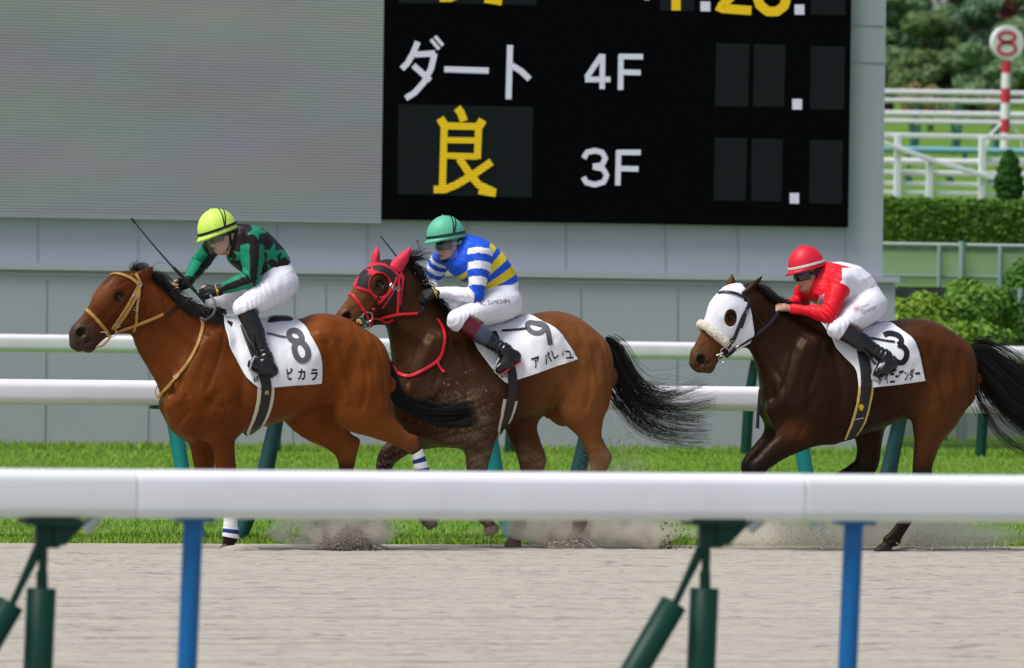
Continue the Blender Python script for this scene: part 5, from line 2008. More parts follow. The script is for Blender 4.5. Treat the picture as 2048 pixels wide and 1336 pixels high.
RIDER1 = dict(
    key='green', seed=11, Y=45.7, label='jockey with a lime yellow helmet and black silks with green stars', skin=(.52, .30, .215), hair=(.30, .115, .035),
    torso=[(478, 449, 455, 503, .090), (500, 450, 458, 522, .165), (525, 460, 476, 536, .188), (548, 481, 497, 549, .176), (566, 503, 510, 559, .158), (580, 527, 522, 567, .150)],
    hem=((577, 524), (517, 561)), neck=(470, 473), face=(-.94, -.34), crown=(-.34, .94), helm=(.035, .040), helmr=(.142, .116, .150), helmcut=99,
    J=dict(head=(448, 468, 0), hip=(559, 566, 0), sh_n=(505, 478, -.165), el_n=(505, 555, -.20), wr_n=(436, 581, -.09), sh_f=(426, 492, .15), el_f=(398, 528, .30), wr_f=(374, 567, .08),
           hp_n=(556, 570, -.10), kn_n=(488, 617, -.23), an_n=(531, 716, -.285), hp_f=(540, 570, .10), kn_f=(424, 605, .25), an_f=(466, 715, .27),
           heel_n=(544, 741, -.29), toe_n=(504, 729, -.31), heel_f=(480, 738, .28), toe_f=(436, 728, .30)),
    hand_n=GRIP_N, hand_f=GRIP_F, silks=silks1, glove=True, glovecut='short', sock=(.010, .010, .011), solecol=(.014, .018, .018), soledir=(-.35, 0, -1), boot0=.47, cuff=.07,
    helmcol=(.52, .74, .11), seams=(.62, .84, .05), bandcol=(.012, .012, .010), straps=True, gstrap=(.02, .02, .02), shield=True)

RIDER2 = dict(
    key='blue', seed=12, sl0=-.10, Y=46.2, label='jockey with a mint green helmet and blue silks hooped in yellow', skin=(.44, .245, .175), hair=(.012, .010, .009),
    torso=[(936, 471, 893, 528, .092), (958, 476, 900, 541, .165), (983, 490, 918, 556, .188), (1004, 511, 936, 568, .176), (1022, 536, 948, 582, .158), (1035, 564, 958, 594, .150)],
    hem=((1032, 561), (957, 592)), neck=(926, 492), face=(-.985, -.17), crown=(-.17, .985), helm=(.042, .058), helmr=(.140, .116, .145), helmcut=98,
    J=dict(head=(905, 487, 0), hip=(1008, 606, 0), sh_n=(960, 507, -.165), el_n=(953, 591, -.21), wr_n=(872, 584, -.10), sh_f=(880, 522, .15), el_f=(862, 566, .28), wr_f=(866, 592, .07),
           hp_n=(1006, 606, -.10), kn_n=(916, 641, -.235), an_n=(1010, 702, -.295), hp_f=(990, 606, .10), kn_f=(892, 630, .25), an_f=(950, 704, .27),
           heel_n=(1030, 713, -.30), toe_n=(996, 738, -.315), heel_f=(968, 716, .28), toe_f=(934, 740, .30)),
    hand_n=dict(d=(-.88, .10, -.40), up=(-.25, -.75, .6), side=-1), hand_f=GRIP_F, silks=silks2, glove=True, sock=(.105, .006, .016), solecol=(.42, .035, .030), soledir=(.55, 0, -.83), boot0=.40, cuff=.11,
    cuffcol=(.045, .060, .095), helmcol=(.10, .42, .27), bandcol=(.008, .035, .025), straps=True, gstrap=(.10, .35, .30), shield=True, mask=((.02, -.060), (.45, .89)))

RIDER3 = dict(
    key='red', seed=13, Y=45.9, label='jockey with a red helmet and white silks with red sleeves', skin=(.46, .255, .180), hair=(.012, .010, .009),
    torso=[(1653, 527, 1613, 580, .092), (1678, 526, 1622, 597, .165), (1705, 530, 1640, 607, .188), (1727, 541, 1658, 612, .176), (1743, 556, 1672, 613, .158), (1753, 574, 1686, 613, .150)],
    hem=((1751, 570), (1684, 611)), neck=(1642, 556), face=(-.967, -.255), crown=(-.255, .967), helm=(.014, .054), helmr=(.134, .114, .146), helmcut=98,
    J=dict(head=(1620, 546, 0), hip=(1738, 611, 0), sh_n=(1682, 561, -.165), el_n=(1660, 630, -.23), wr_n=(1582, 617, -.08), sh_f=(1612, 576, .15), el_f=(1600, 606, .28), wr_f=(1574, 612, .06),
           hp_n=(1737, 611, -.10), kn_n=(1676, 657, -.235), an_n=(1770, 714, -.29), hp_f=(1722, 611, .10), kn_f=(1652, 645, .25), an_f=(1742, 714, .27),
           heel_n=(1783, 729, -.295), toe_n=(1754, 745, -.315), heel_f=(1752, 730, .28), toe_f=(1722, 745, .30)),
    hand_n=dict(d=(-.98, .10, .10), up=(0, -.55, .83), side=-1, curl=.8), hand_f=GRIP_F, silks=silks3, sock=(.016, .011, .014), solecol=(.03, .03, .03), soledir=(.30, 0, -1), boot0=.36, cuff=.12,
    helmcol=(.62, .012, .030), bandcol=(.66, .62, .60), gstrap=(.02, .02, .03), gframe=(.01, .04, .45), chinw=.026)

# ================================================================== THE THREE RUNNERS
def both_bvh(a, b):
    Va, Qa = a; Vb, Fb = b
    return BVHTree.FromPolygons([tuple(v) for v in Va] + [tuple(v) for v in Vb], [tuple(int(i) for i in q) for q in Qa] + [tuple(int(i) + len(Va) for i in q) for q in Fb])


def cloth_set(root, bv, Y, front, rear, num, numw, numm, names, race, yname):
    V, F = grid_cloth(bv, front, rear, Y)
    c = link('saddle_cloth', mesh_np(V, F, None, 'saddle_cloth'), CLOTHW, root)
    cb = bvh_of(V, F)
    for k, ln in enumerate(num):
        ln = catmull(ln[:-1], 6, True) if np.hypot(ln[0][0] - ln[-1][0], ln[0][1] - ln[-1][1]) < .01 else catmull(ln, 6)
        if np.hypot(*(ln[0] - ln[-1])) < 6: ln = np.vstack([ln, ln[:1]])
        decal('number', *stroke_mesh([ln], numw, 3.0), cb, numm, c, .0032 + .002 * k)
    for ch, q in names:
        decal('lettering', *glyph_mesh(ch, q, .030), cb, INK, c, .0032)
    for ch, q in race:
        decal('lettering', *glyph_mesh(ch, q, .030), cb, INK, c, .0032)
    return c, cb, (V, F)


def saddle(root, bv, Y, st, lat=0.0, flap=None):
    """small racing saddle: seat and flaps"""
    L = Loft(st, Y, step=.006); L.rend = (.02, .02)
    lo, hi = L.bounds(.03)
    f = Field(lo - .02, hi + .02, .006); f.loft(L, 0)
    V, Q = f.net(1)
    s = link('saddle', mesh_np(V, Q, None, 'saddle'), LEATHER, root)
    if flap:
        Lf = [U(x, y, Y - .285) for x, y in flap]
        for sg in (-1, 1):
            P = []
            for p in Lf:
                h = bv.ray_cast(Vector((p[0], Y + sg * .6, p[2])), Vector((0, -sg, 0)))
                P.append(np.array([p[0], (h[0][1] if h[0] is not None else Y + sg * .25) + sg * .016, p[2]]))
            n = len(P); P2 = [p - np.array([0, sg * .006, 0]) for p in P]
            link('saddle_flap', mesh_np(P + P2, [list(range(n)), list(range(n, 2 * n))[::-1]] + [[k, n + k, n + (k + 1) % n, (k + 1) % n] for k in range(n)], None, 'flap'), LEATHER, root, smooth=False)
    return s


def stirrup(root, top, foot, Yl, sg=-1):
    """stirrup leather and iron"""
    a = np.asarray(top, float); b = np.asarray(foot, float)
    st = tube_obj('stirrup_leather', [a, a + (b - a) * .55, b], [.009, .009, .008], LEATHER, root, 8)
    P = [b + np.array([-.012, 0, .0]), b + np.array([-.035, 0, -.045]), b + np.array([-.040, 0, -.10]), b + np.array([.055, 0, -.115]), b + np.array([.050, 0, -.05]), b + np.array([.012, 0, .0])]
    q = MB()
    P = np.array(P); P[:, 1] += np.array([-.05, -.052, -.05, .05, .052, .05]) * .7
    q.tube(catmull(P, 5), .0065, 8)
    q.build('stirrup_iron', STEEL, st, smooth=True)


def bridle(root, bv, Y, m, bands, straps, bitpx, w=.020, metal=STEEL):
    out = []
    for (nm, top, bot, ww) in bands:
        out.append(add_vf(nm, loop_strap(bv, top, bot, Y, ww, .006, .001, 64, .35, 2), m, root))
    for (nm, pts, ww) in straps:
        out.append(add_vf(nm, strap_px(bv, pts, ww, .006, .002, 8, Y - .08), m, root))
    h = hit_px(bv, *bitpx)
    for sg in (-1, 1):
        c = (h[0] if h else U(*bitpx, Y - .06)) + np.array([0, -.012, 0])
        if sg > 0: c = c.copy(); c[1] = 2 * Y - c[1]
        r = ring(c, (0.15, 1, 0), .034, .0042, 'bit_ring', metal, root)
        tube_obj('bit', [c + np.array([-.075, .004 * -sg, .0]), c + np.array([-.03, 0, 0])], [.004, .0075], metal, r, 8)
    return out


def buckle(root, bv, px, py, w=.022, h=.026, m=STEEL, ang=0.0):
    q = hit_px(bv, px, py)
    if not q: return
    p, n = q
    a = np.array([math.cos(ang), 0, math.sin(ang)]); a = unit(a - n * a.dot(n)); b = np.cross(n, a)
    P = [p + n * .011 + a * w * x + b * h * y for x, y in ((-.5, -.5), (.5, -.5), (.5, .5), (-.5, .5), (-.5, -.5))]
    t = MB(); t.tube(P, .0028, 6); t.build('buckle', m, root)


def air_rein(root, pts, Y0, Y1, r, m, name='rein', flat=.35):
    P = catmull([U(x, y, Y0 + (Y1 - Y0) * i / (len(pts) - 1)) for i, (x, y) in enumerate(pts)], 8)
    return tube_obj(name, P, r, m, root, 8)


# ---------------------------------------------------------------- runner 8
horse1, bv1, hm1, body1, head1, _l = build_horse(H1)
Y1 = H1['Y']
T8 = lambda pts: [(420 + x / 5.138, 600 + y / 5.138) for x, y in pts]
cl1, cb1, cm1 = cloth_set(horse1, bv1, Y1,
    [(452, 627), (447, 640), (455, 674), (469, 709), (488, 746), (503, 766), (517, 777)], [(574, 634), (597, 643), (615, 660), (631, 691), (641, 727), (642, 766)],
    [T8([(888, 425), (838, 410), (812, 368), (822, 330), (862, 316), (912, 334), (940, 376), (940, 412), (888, 425)]), T8([(895, 432), (866, 490), (880, 560), (920, 614), (968, 622), (1004, 580), (1000, 510), (955, 446), (895, 432)])], 11.5, INKG,
    [('ピ', T8([(782, 700), (848, 700), (848, 822), (798, 822)])), ('カ', T8([(905, 706), (980, 704), (978, 822), (900, 822)])), ('ラ', T8([(1036, 710), (1106, 708), (1106, 828), (1032, 828)]))],
    [('6', T8([(448, 785), (470, 785), (470, 845), (448, 845)])), ('R', T8([(478, 780), (504, 780), (504, 838), (478, 838)]))], None)
gm1 = both_bvh(hm1, cm1)
gb1 = girth(bv1, horse1, [(490, 650), (504, 690), (521, 735), (532, 768), (530, 800), (522, 830), (507, 862)], Y1, .070, CREAM, .118, gm1, 3)
sd1 = saddle(horse1, bv1, Y1, [(468, 634, 480, 652, .06), (490, 638, 500, 660, .095), (520, 640, 526, 660, .11), (550, 630, 552, 650, .105), (575, 631, 578, 647, .09), (586, 636, 586, 643, .05)],
             flap=T8([(205, 185), (300, 230), (420, 420), (470, 560), (440, 560), (380, 400), (260, 250)]))
decal('emblem', *stroke_mesh([T8([(570, 940), (600, 935)]), T8([(562, 955), (602, 950)]), T8([(578, 930), (570, 975)]), T8([(592, 932), (596, 976)])], 1.6, 1.5), gb1, YELT, horse1, .003)
br1 = bridle(horse1, bv1, Y1, TAN, [('noseband', (172, 619), (218, 672), .023), ],
       [('browband', [(221, 551), (229, 548), (241, 549), (256, 554), (269, 561), (280, 571)], .021), ('cheek_strap', [(279, 568), (268, 588), (252, 617), (233, 645), (224, 658)], .018), ('cheek_strap', [(279, 570), (272, 594), (253, 627), (236, 650), (227, 658)], .019),
        ('throat_strap', [(280, 571), (278, 590), (274, 618), (272, 648), (268, 662)], .017), ('headpiece', [(281, 566), (276, 556), (272, 548)], .020),
        ('chin_strap', [(222, 672), (212, 684), (203, 692), (190, 694)], .014)], (222, 664))
for x, y, a in ((279, 569, 1.2), (270, 594, 1.0), (271, 618, 1.2), (235, 650, .8), (353, 754, .8)): buckle(horse1, bv1, x, y, ang=a)
add_vf('rein', strap_px(bv1, [(229, 664), (252, 657), (280, 648), (310, 636), (327, 628)], .020, .006, .003, 8, Y1 - .10), TAN, horse1)
add_vf('rein', strap_px(bv1, [(327, 628), (345, 618), (366, 604), (384, 596)], .015, .006, .004, 8, Y1 - .10), BLKS, horse1)
add_vf('neck_strap', strap_px(bv1, [(401, 636), (405, 652), (398, 684), (385, 712), (366, 738), (352, 756), (338, 772), (323, 788)], .022, .006, .003, 8, Y1 - .12), TAN, horse1)
_p = [U(323, 788, Y1 - .085), U(316, 794, Y1 - .05), U(312, 786, Y1 + .02), U(316, 772, Y1 + .09), U(335, 745, Y1 + .15)]
_c = catmull(_p, 6); add_vf('neck_strap', ribbon(_c, [unit(np.array([-1, -.6, -.3]))] * len(_c), .020, .006), TAN, horse1)
make_mane(horse1, bv1, Y1, [(292, 557), (308, 568), (330, 585), (360, 602), (395, 618), (408, 623)], 520, .17, lambda t: (.80, 0, .32 - .25 * t), 5)
make_mane(horse1, bv1, Y1, [(330, 586), (360, 602), (395, 618), (412, 624)], 420, .20, lambda t: (.75, -.35, -.15), 6)
make_mane(horse1, bv1, Y1, [(262, 540), (272, 542), (282, 546)], 150, .13, lambda t: (.30, 0, .95), 8, 'forelock', .22)
leg_wrap('bandage', H1['legs'][0][0], Y1, -.14, .60, .88, .006, stripe_band, horse1)
leg_wrap('bandage', H1['legs'][2][0], Y1, -.15, .655, .86, .006, lambda t: (.020, .035, .17) if any(abs(t - c) < .055 for c in (.22, .46, .72)) else (.72, .72, .71), horse1)
leg_wrap('bandage', H1['legs'][3][0], Y1, .15, .645, .88, .006, stripe_band, horse1)
leg_wrap('bandage', H1['legs'][1][0], Y1, .13, .66, .84, .006, stripe_band, horse1)
make_tail(horse1, [U(766, 716, Y1 + .06), U(780, 752, Y1 + .10), U(797, 796, Y1 + .16), U(836, 820, Y1 + .18), U(884, 830, Y1 + .18), U(950, 822, Y1 + .18)], 1500, (.014, .028), 9, .0017, .6, .25)
rider1, bb1, bl1, J1, HD1, ar1, hn1 = make_rider(RIDER1)
stirrup(horse1, U(506, 672, Y1 - .31), U(511, 712, Y1 - .32), Y1)
whip1 = thing('riding_whip', U(372, 565, Y1 + .02), 'long black whip held upright by the jockey in black and green', 'whip')
tube_obj('shaft', catmull([U(410, 606, Y1 - .06), U(376, 566, Y1 - .03), U(341, 529, Y1 + .02), U(300, 482, Y1 + .08), U(264, 438, Y1 + .12)], 6), np.linspace(.0085, .0040, 25), BLKS, whip1, 8)
tube_obj('handle', catmull([U(392, 584, Y1 - .045), U(366, 555, Y1 - .015), U(346, 534, Y1 + .012)], 6), np.array([.012] * 12 + [.009]), LEATHER, whip1, 10)
tube_obj('flap', [U(271, 447, Y1 + .11), U(263, 437, Y1 + .12)], [.008, .009], BLKS, whip1, 8)
add_vf('rein', ribbon(catmull([U(420, 590, Y1 - .11), U(430, 606, Y1 - .16), U(428, 628, Y1 - .20), U(412, 640, Y1 - .2), U(400, 636, Y1 - .16)], 6), [np.array([-.3, -1, .2])] * 25, .018, .005), BLKS, horse1)
for ln in [[(455, 674 - 600 + 600)]][:0]: pass
decal('seam_strap', *stroke_mesh([T8([(585, 345), (650, 357), (720, 375), (782, 386)])], 3.6, 2.0), cb1, INKG, cl1, .006)

# ---------------------------------------------------------------- runner 9
horse2, bv2, hm2, body2, head2, _l = build_horse(H2)
Y2 = H2['Y']
T9 = lambda pts: [(920 + x / 5.138, 600 + y / 5.138) for x, y in pts]
TH = lambda pts: [(660 + x / 6.68, 480 + y / 6.68) for x, y in pts]
cl2, cb2, cm2 = cloth_set(horse2, bv2, Y2,
    [(925, 641), (931, 656), (952, 686), (971, 718), (993, 749), (1011, 766), (1024, 762)], [(1038, 629), (1062, 634), (1083, 643), (1108, 656), (1131, 683), (1154, 718)],
    [T9([(820, 255), (775, 240), (718, 235), (692, 262), (715, 310), (770, 340), (830, 335), (866, 300), (850, 262), (820, 255)]), T9([(790, 240), (850, 252), (890, 290), (908, 350), (928, 462)])], 10.0, INKG,
    [('ア', T9([(728, 600), (812, 572), (815, 690), (770, 706)])), ('パ', T9([(852, 560), (912, 528), (950, 630), (880, 664)])), ('レ', T9([(930, 520), (1010, 540), (1022, 600), (965, 612)])),
     ('ィ', T9([(1038, 545), (1062, 512), (1072, 560), (1050, 590)])), ('ユ', T9([(1070, 520), (1140, 522), (1166, 600), (1092, 605)]))],
    [('6', T9([(422, 745), (446, 740), (448, 800), (424, 806)])), ('R', T9([(458, 738), (482, 734), (482, 792), (458, 798)]))], None)
gm2 = both_bvh(hm2, cm2)
gb2 = girth(bv2, horse2, [(984, 665), (1000, 700), (1021, 735), (1025, 770), (1021, 800), (1013, 832), (1003, 860)], Y2, .064, CREAM, .106, gm2, 4)
sd2 = saddle(horse2, bv2, Y2, [(962, 645, 972, 662, .06), (985, 648, 992, 668, .095), (1010, 648, 1014, 664, .11), (1036, 640, 1038, 654, .10), (1048, 640, 1048, 647, .05)])
# hood with red piping
NBH = [(735, 528), (752, 519), (790, 517), (800, 540), (806, 556), (802, 580), (798, 620), (792, 640), (766, 640), (764, 622), (752, 606), (736, 586), (712, 578), (708, 562), (722, 540)]


def make_hood(root, sp, Y, poly, eye, er, colfn, m, extra=None, eyeshift=.0):
    Lh = Loft(sp['head'], Y, step=.006, n=2.25); Lh.rend = (.04, .025)
    Ln = Loft(sp['body'][:4], Y, n=2.15); Ln.rend = (.06, .05)
    lo, hi = Lh.bounds(.03); lo = np.minimum(lo, Ln.bounds(.02)[0]); hi = np.maximum(hi, Lh.bounds(.03)[1])
    lo[0] = min(U(x, y, Y)[0] for x, y in poly) - .06; hi[0] = max(U(x, y, Y)[0] for x, y in poly) + .06
    lo[2] = min(U(x, y, Y)[2] for x, y in poly) - .06; hi[2] = max(U(x, y, Y)[2] for x, y in poly) + .06
    f = Field(lo, hi, .0050)
    f.loft(Lh, 0); f.loft(Ln, .05)
    hx = lambda px, py, lat: U(px, py, Y - lat)
    ex, ey = sp['eye']; ux, uy = sp['hdir']; vx, vy = -uy, ux
    if vy < 0: vx, vy = -vx, -vy
    o = lambda a, b: (ex + ux * a + vx * b, ey + uy * a + vy * b)
    for sgn in (-1, 1):
        def at(px, py, lat):
            p = hx(px, py, lat); p[1] = Y + sgn * lat; return p
        f.cone(at(*o(-14, -11), .075), at(*o(9, -10), .08), .028, .022, .03, .8)
        f.cone(at(*o(14, 8), .068), at(*o(52, 20), .050), .018, .010, .025)
        f.ell(at(*o(2, 42), .050), (.085, .030, .075), .03)
    X, Zz = np.meshgrid(f.ax[0], f.ax[2], indexing='ij')
    poly3 = np.array([[U(x, y, Y - .05)[0], U(x, y, Y - .05)[2]] for x, y in poly])
    pd = poly_dist(X, Zz, poly3); pd = np.where(in_poly(X, Zz, poly3), -pd, pd)
    e = U(*eye, Y - .09)
    ed = np.sqrt(((X - e[0]) / er[0])**2 + ((Zz - e[2]) / er[1])**2) - 1
    ed = ed * min(er)
    d0 = f.d.copy()
    d = d0 - .011
    d = np.maximum(d, pd[:, None, :]); d = np.maximum(d, -ed[:, None, :])
    f.d = d.astype(np.float32)
    V, Q = f.net(1)
    px, py = to_px(np.stack([V[:, 0], np.full(len(V), Y - .05), V[:, 2]], 1))
    edv = np.sqrt(((V[:, 0] - e[0]) / er[0])**2 + ((V[:, 2] - e[2]) / er[1])**2)
    return link('hood', mesh_np(V, Q, colfn(px, py, edv, V), 'hood'), m, root), bvh_of(V, Q)


def hood2col(px, py, ed, V):
    C = np.tile(np.array([.016, .013, .016]), (len(px), 1))
    red = np.array([.62, .010, .026])
    C[(ed < 1.13)] = red
    for seg, w in (([(738, 532), (754, 527), (768, 529), (784, 539), (797, 554)], 2.2), ([(706, 577), (714, 577), (736, 586), (752, 606), (758, 614)], 4.6), ([(802, 545), (806, 556), (802, 580), (799, 606)], 4.4), ([(707, 578), (714, 560), (723, 543)], 2.2)):
        C[poly_dist(px, py, seg, False) < w] = red
    st = TH(star_poly(545, 420, 78, .25, .42))
    C[in_poly(px, py, st) & (V[:, 1] < Y2 + .05)] = red
    return C


m_hood = mat('hood_cloth', paint=True, rough=.62, spec=.2, sheen=.1, bump=.0008, bscale=90)
hood2, hb2 = make_hood(horse2, H2, Y2, NBH, (758.5, 570), (.072, .080), hood2col, m_hood)
for st, lat in H2['ears']:
    L = Loft(st, Y2, step=.004, lat=lat, infl=.006); L.rend = (.02, .01)
    lo, hi = L.bounds(.02); f = Field(lo, hi, .004); f.loft(L, 0)
    V, Q = f.net(1)
    link('ear_cover', mesh_np(V, Q, None, 'ear_cover'), mat('ear_cloth', (.60, .030, .060), .6, .25, bump=.001, bscale=80), horse2)
br2 = bridle(horse2, hb2, Y2, REDS, [('noseband', (702, 588), (741, 650), .021)][:0], [], (740, 636)) if False else []
add_vf('noseband', loop_strap(bv2, (701, 588), (741, 652), Y2, .020, .007, .002, 64, .35, 2), REDS, horse2)
for nm, pts, w, m in (('cheek_strap', TH([(895, 500), (850, 600), (790, 700), (700, 800), (620, 880), (565, 935)]), .018, REDS), ('cheek_strap', TH([(905, 500), (870, 610), (800, 730), (720, 860), (640, 960)]), .016, BLKS),
                      ('cheek_strap', TH([(850, 680), (770, 810), (720, 880), (650, 960)]), .012, REDS), ('throat_strap', TH([(915, 500), (915, 620), (910, 760), (905, 900), (900, 980)]), .017, REDS)):
    add_vf(nm, strap_px(hb2, pts, w, .006, .004, 8, Y2 - .09), m, horse2)
for x, y, a in ((786, 576, .9), (796, 578, 0), (753, 628, .8), (783, 572, .9)): buckle(horse2, hb2, x, y, ang=a)
add_vf('rein', strap_px(bv2, TH([(690, 1040), (760, 1025), (900, 1000), (1050, 990), (1160, 985)]), .018, .006, .006, 8, Y2 - .09), REDS, horse2)
add_vf('rein', strap_px(bv2, TH([(1160, 985), (1220, 940), (1255, 850), (1220, 730)]), .014, .006, .006, 8, Y2 - .11), BLKS, horse2)
add_vf('chin_strap', strap_px(bv2, TH([(560, 960), (555, 1020), (550, 1090), (545, 1130)]), .016, .006, .004, 6, Y2 - .055), REDS, horse2)
add_vf('chin_strap', strap_px(bv2, TH([(560, 1045), (620, 1040), (690, 1065), (760, 1095), (850, 1060)]), .016, .006, .004, 6, Y2 - .06), REDS, horse2)
h_ = U(735, 634, Y2 - .085); ring(h_, (.2, 1, 0), .034, .0050, 'bit_ring', STEEL, horse2)
ring(U(732, 652, Y2 - .08), (.3, 1, .2), .026, .004, 'bit_ring', STEEL, horse2)
for k, (pts, colr) in enumerate(((TH([(400, 1030), (440, 1060), (480, 1120), (470, 1170)]), (.03, .19, .10)), (TH([(360, 1080), (400, 1090), (410, 1120)]), (.60, .38, .16)), (TH([(430, 1040), (470, 1100), (500, 1150)]), (.012, .03, .03)))):
    tube_obj('tongue_tie', catmull([U(x, y, Y2 - .075) for x, y in pts], 5), .014, mat('tie_%d' % k, colr, .6, .3), horse2)
add_vf('neck_strap', strap_px(bv2, [(874, 638), (884, 654), (889, 676), (884, 704), (874, 722), (850, 738), (822, 752), (800, 748), (788, 733), (783, 724)], .021, .006, .003, 8, Y2 - .11), REDS, horse2)
add_vf('neck_strap', strap_px(bv2, [(874, 722), (878, 734), (888, 745)], .019, .006, .006, 6, Y2 - .2), REDS, horse2)
make_mane(horse2, bv2, Y2, [(808, 528), (822, 542), (842, 564), (862, 590), (884, 618), (905, 636)], 620, .15, lambda t: (.80, -.12, .22 - .3 * t), 15)
make_mane(horse2, bv2, Y2, [(803, 522), (810, 528), (818, 534)], 130, .19, lambda t: (.62, 0, .78), 16, 'forelock', .05)
make_tail(horse2, [U(1204, 684, Y2), U(1222, 706, Y2 + .02), U(1240, 752, Y2 + .03), U(1276, 800, Y2 + .03), U(1330, 828, Y2 + .03), U(1412, 836, Y2 + .03)], 1300, (.030, .095), 19, .0016, .36, 1.0)
rider2, bb2, bl2, J2, HD2, ar2, hn2 = make_rider(RIDER2)
stirrup(horse2, U(990, 690, Y2 - .32), U(999, 716, Y2 - .33), Y2)
whip2 = thing('riding_whip', U(800, 522, Y2 + .1), 'thin black whip rising behind the red ear covers', 'whip')
tube_obj('shaft', catmull([U(868, 600, Y2 + .04), U(830, 560, Y2 + .10), U(794, 514, Y2 + .16), U(761, 472, Y2 + .20)], 6), np.linspace(.0085, .0040, 19), BLKS, whip2, 8)
tube_obj('handle', catmull([U(872, 604, Y2 + .035), U(846, 577, Y2 + .08)], 4), .012, LEATHER, whip2, 10)
decal('seam_strap', *stroke_mesh([T9([(430, 318), (520, 312), (610, 304), (690, 293)])], 4.0, 2.0), cb2, INK, cl2, .006)
TL = lambda pts: [(840 + x / 6.073, 410 + y / 6.073) for x, y in pts]
for k, (ch, x0, x1) in enumerate((('K', 733, 775), ('.', 783, 796), ('S', 820, 850), ('A', 858, 888), ('M', 893, 925), ('E', 932, 955), ('S', 963, 990), ('H', 996, 1020), ('I', 1026, 1036), ('M', 1040, 1062), ('A', 1064, 1092))):
    yb = lambda x: 1222 - (x - 733) * .095
    h = 52 if ch != '.' else 10
    decal('lettering', *glyph_mesh(ch, TL([(x0 - 3, yb(x0) - h), (x1 - 3, yb(x1) - h), (x1 + 6, yb(x1)), (x0 + 6, yb(x0))]), 0, 3), bl2, mat('lettering_grey', (.14, .14, .15), .7, .2), rider2, .003)

# ---------------------------------------------------------------- runner 3
horse3, bv3, hm3, body3, head3, _l = build_horse(H3)
Y3 = H3['Y']
TC = lambda pts: [(1600 + x / 4.771, 620 + y / 4.771) for x, y in pts]
TK = lambda pts: [(1370 + x / 5.565, 530 + y / 5.565) for x, y in pts]
cl3, cb3, cm3 = cloth_set(horse3, bv3, Y3,
    [(1634, 640), (1641, 648), (1663, 674), (1691, 712), (1711, 740), (1716, 775), (1730, 776)], [(1757, 645), (1780, 649), (1800, 660), (1824, 678), (1838, 712), (1850, 762)],
    [TC([(800, 242), (838, 226), (888, 228), (940, 248), (966, 282), (960, 316), (932, 332)]), TC([(932, 332), (985, 352), (1016, 400), (1008, 458), (972, 502), (925, 496), (880, 452)])], 11, INK,
    [('タ', TC([(748, 630), (786, 615), (780, 700), (752, 716)])), ('イ', TC([(800, 610), (842, 604), (850, 700), (806, 702)])), ('ニ', TC([(858, 606), (902, 602), (904, 694), (860, 698)])), ('ー', TC([(908, 622), (938, 622), (938, 646), (908, 646)])),
     ('ワ', TC([(944, 582), (988, 574), (986, 668), (950, 676)])), ('ン', TC([(992, 588), (1032, 572), (1034, 664), (996, 676)])), ('ダ', TC([(1040, 566), (1088, 556), (1086, 664), (1042, 672)])), ('ー', TC([(1098, 594), (1146, 592), (1146, 616), (1098, 618)]))], [], None)
gm3 = both_bvh(hm3, cm3)
gb3 = girth(bv3, horse3, [(1712, 660), (1724, 700), (1731, 740), (1732, 772), (1727, 806), (1717, 842), (1701, 874)], Y3, .078, YELT, .112, gm3, 2)
decal('emblem', *stroke_mesh([(7, TC([(582, 905), (583, 945)])), (4, TC([(566, 912), (582, 955)])), (4, TC([(602, 912), (584, 958)])), (2, TC([(574, 902), (592, 902)]))], 3, 1.5), gb3, mat('emblem_yellow', (.75, .55, .02), .5, .3), horse3, .003)
decal('buckle_line', *stroke_mesh([TC([(516, 1046), (606, 1028)])], 1.4, 1.5), gb3, STEEL, horse3, .003)
sd3 = saddle(horse3, bv3, Y3, [(1668, 649, 1680, 666, .06), (1695, 652, 1702, 672, .095), (1722, 654, 1726, 670, .11), (1750, 645, 1753, 660, .105), (1768, 642, 1769, 652, .06)],
             flap=TC([(600, 196), (660, 200), (672, 262), (640, 250)]))
NB3 = [(1443, 580), (1462, 566), (1484, 566), (1490, 578), (1480, 586), (1485, 604), (1494, 604), (1499, 628), (1505, 668), (1498, 686), (1476, 703), (1462, 706), (1450, 690), (1434, 676), (1410, 660), (1406, 640), (1416, 612), (1432, 590)]


def hood3col(px, py, ed, V):
    C = np.tile(np.array([.74, .74, .80]), (len(px), 1))
    C[ed < 1.05] = (.30, .25, .25)
    return C


hood3, hb3 = make_hood(horse3, H3, Y3, NB3, (1460, 636), (.045, .060), hood3col, m_hood)
# sheepskin noseband: a thick fleecy roll over the nose
lp = loop_strap(bv3, (1404, 649), (1462, 702), Y3, .02, .005, 0, 64, .35, 2)
cen = np.array(lp[0]).reshape(-1, 6, 3).mean(1)
c0_ = cen.mean(0)
keep = sorted(range(len(cen)), key=lambda i: 0)
dirs = cen - c0_
selm = [i for i in range(len(cen)) if (dirs[i] @ unit(U(1404, 649, Y3) - U(1462, 702, Y3))) > -.052]
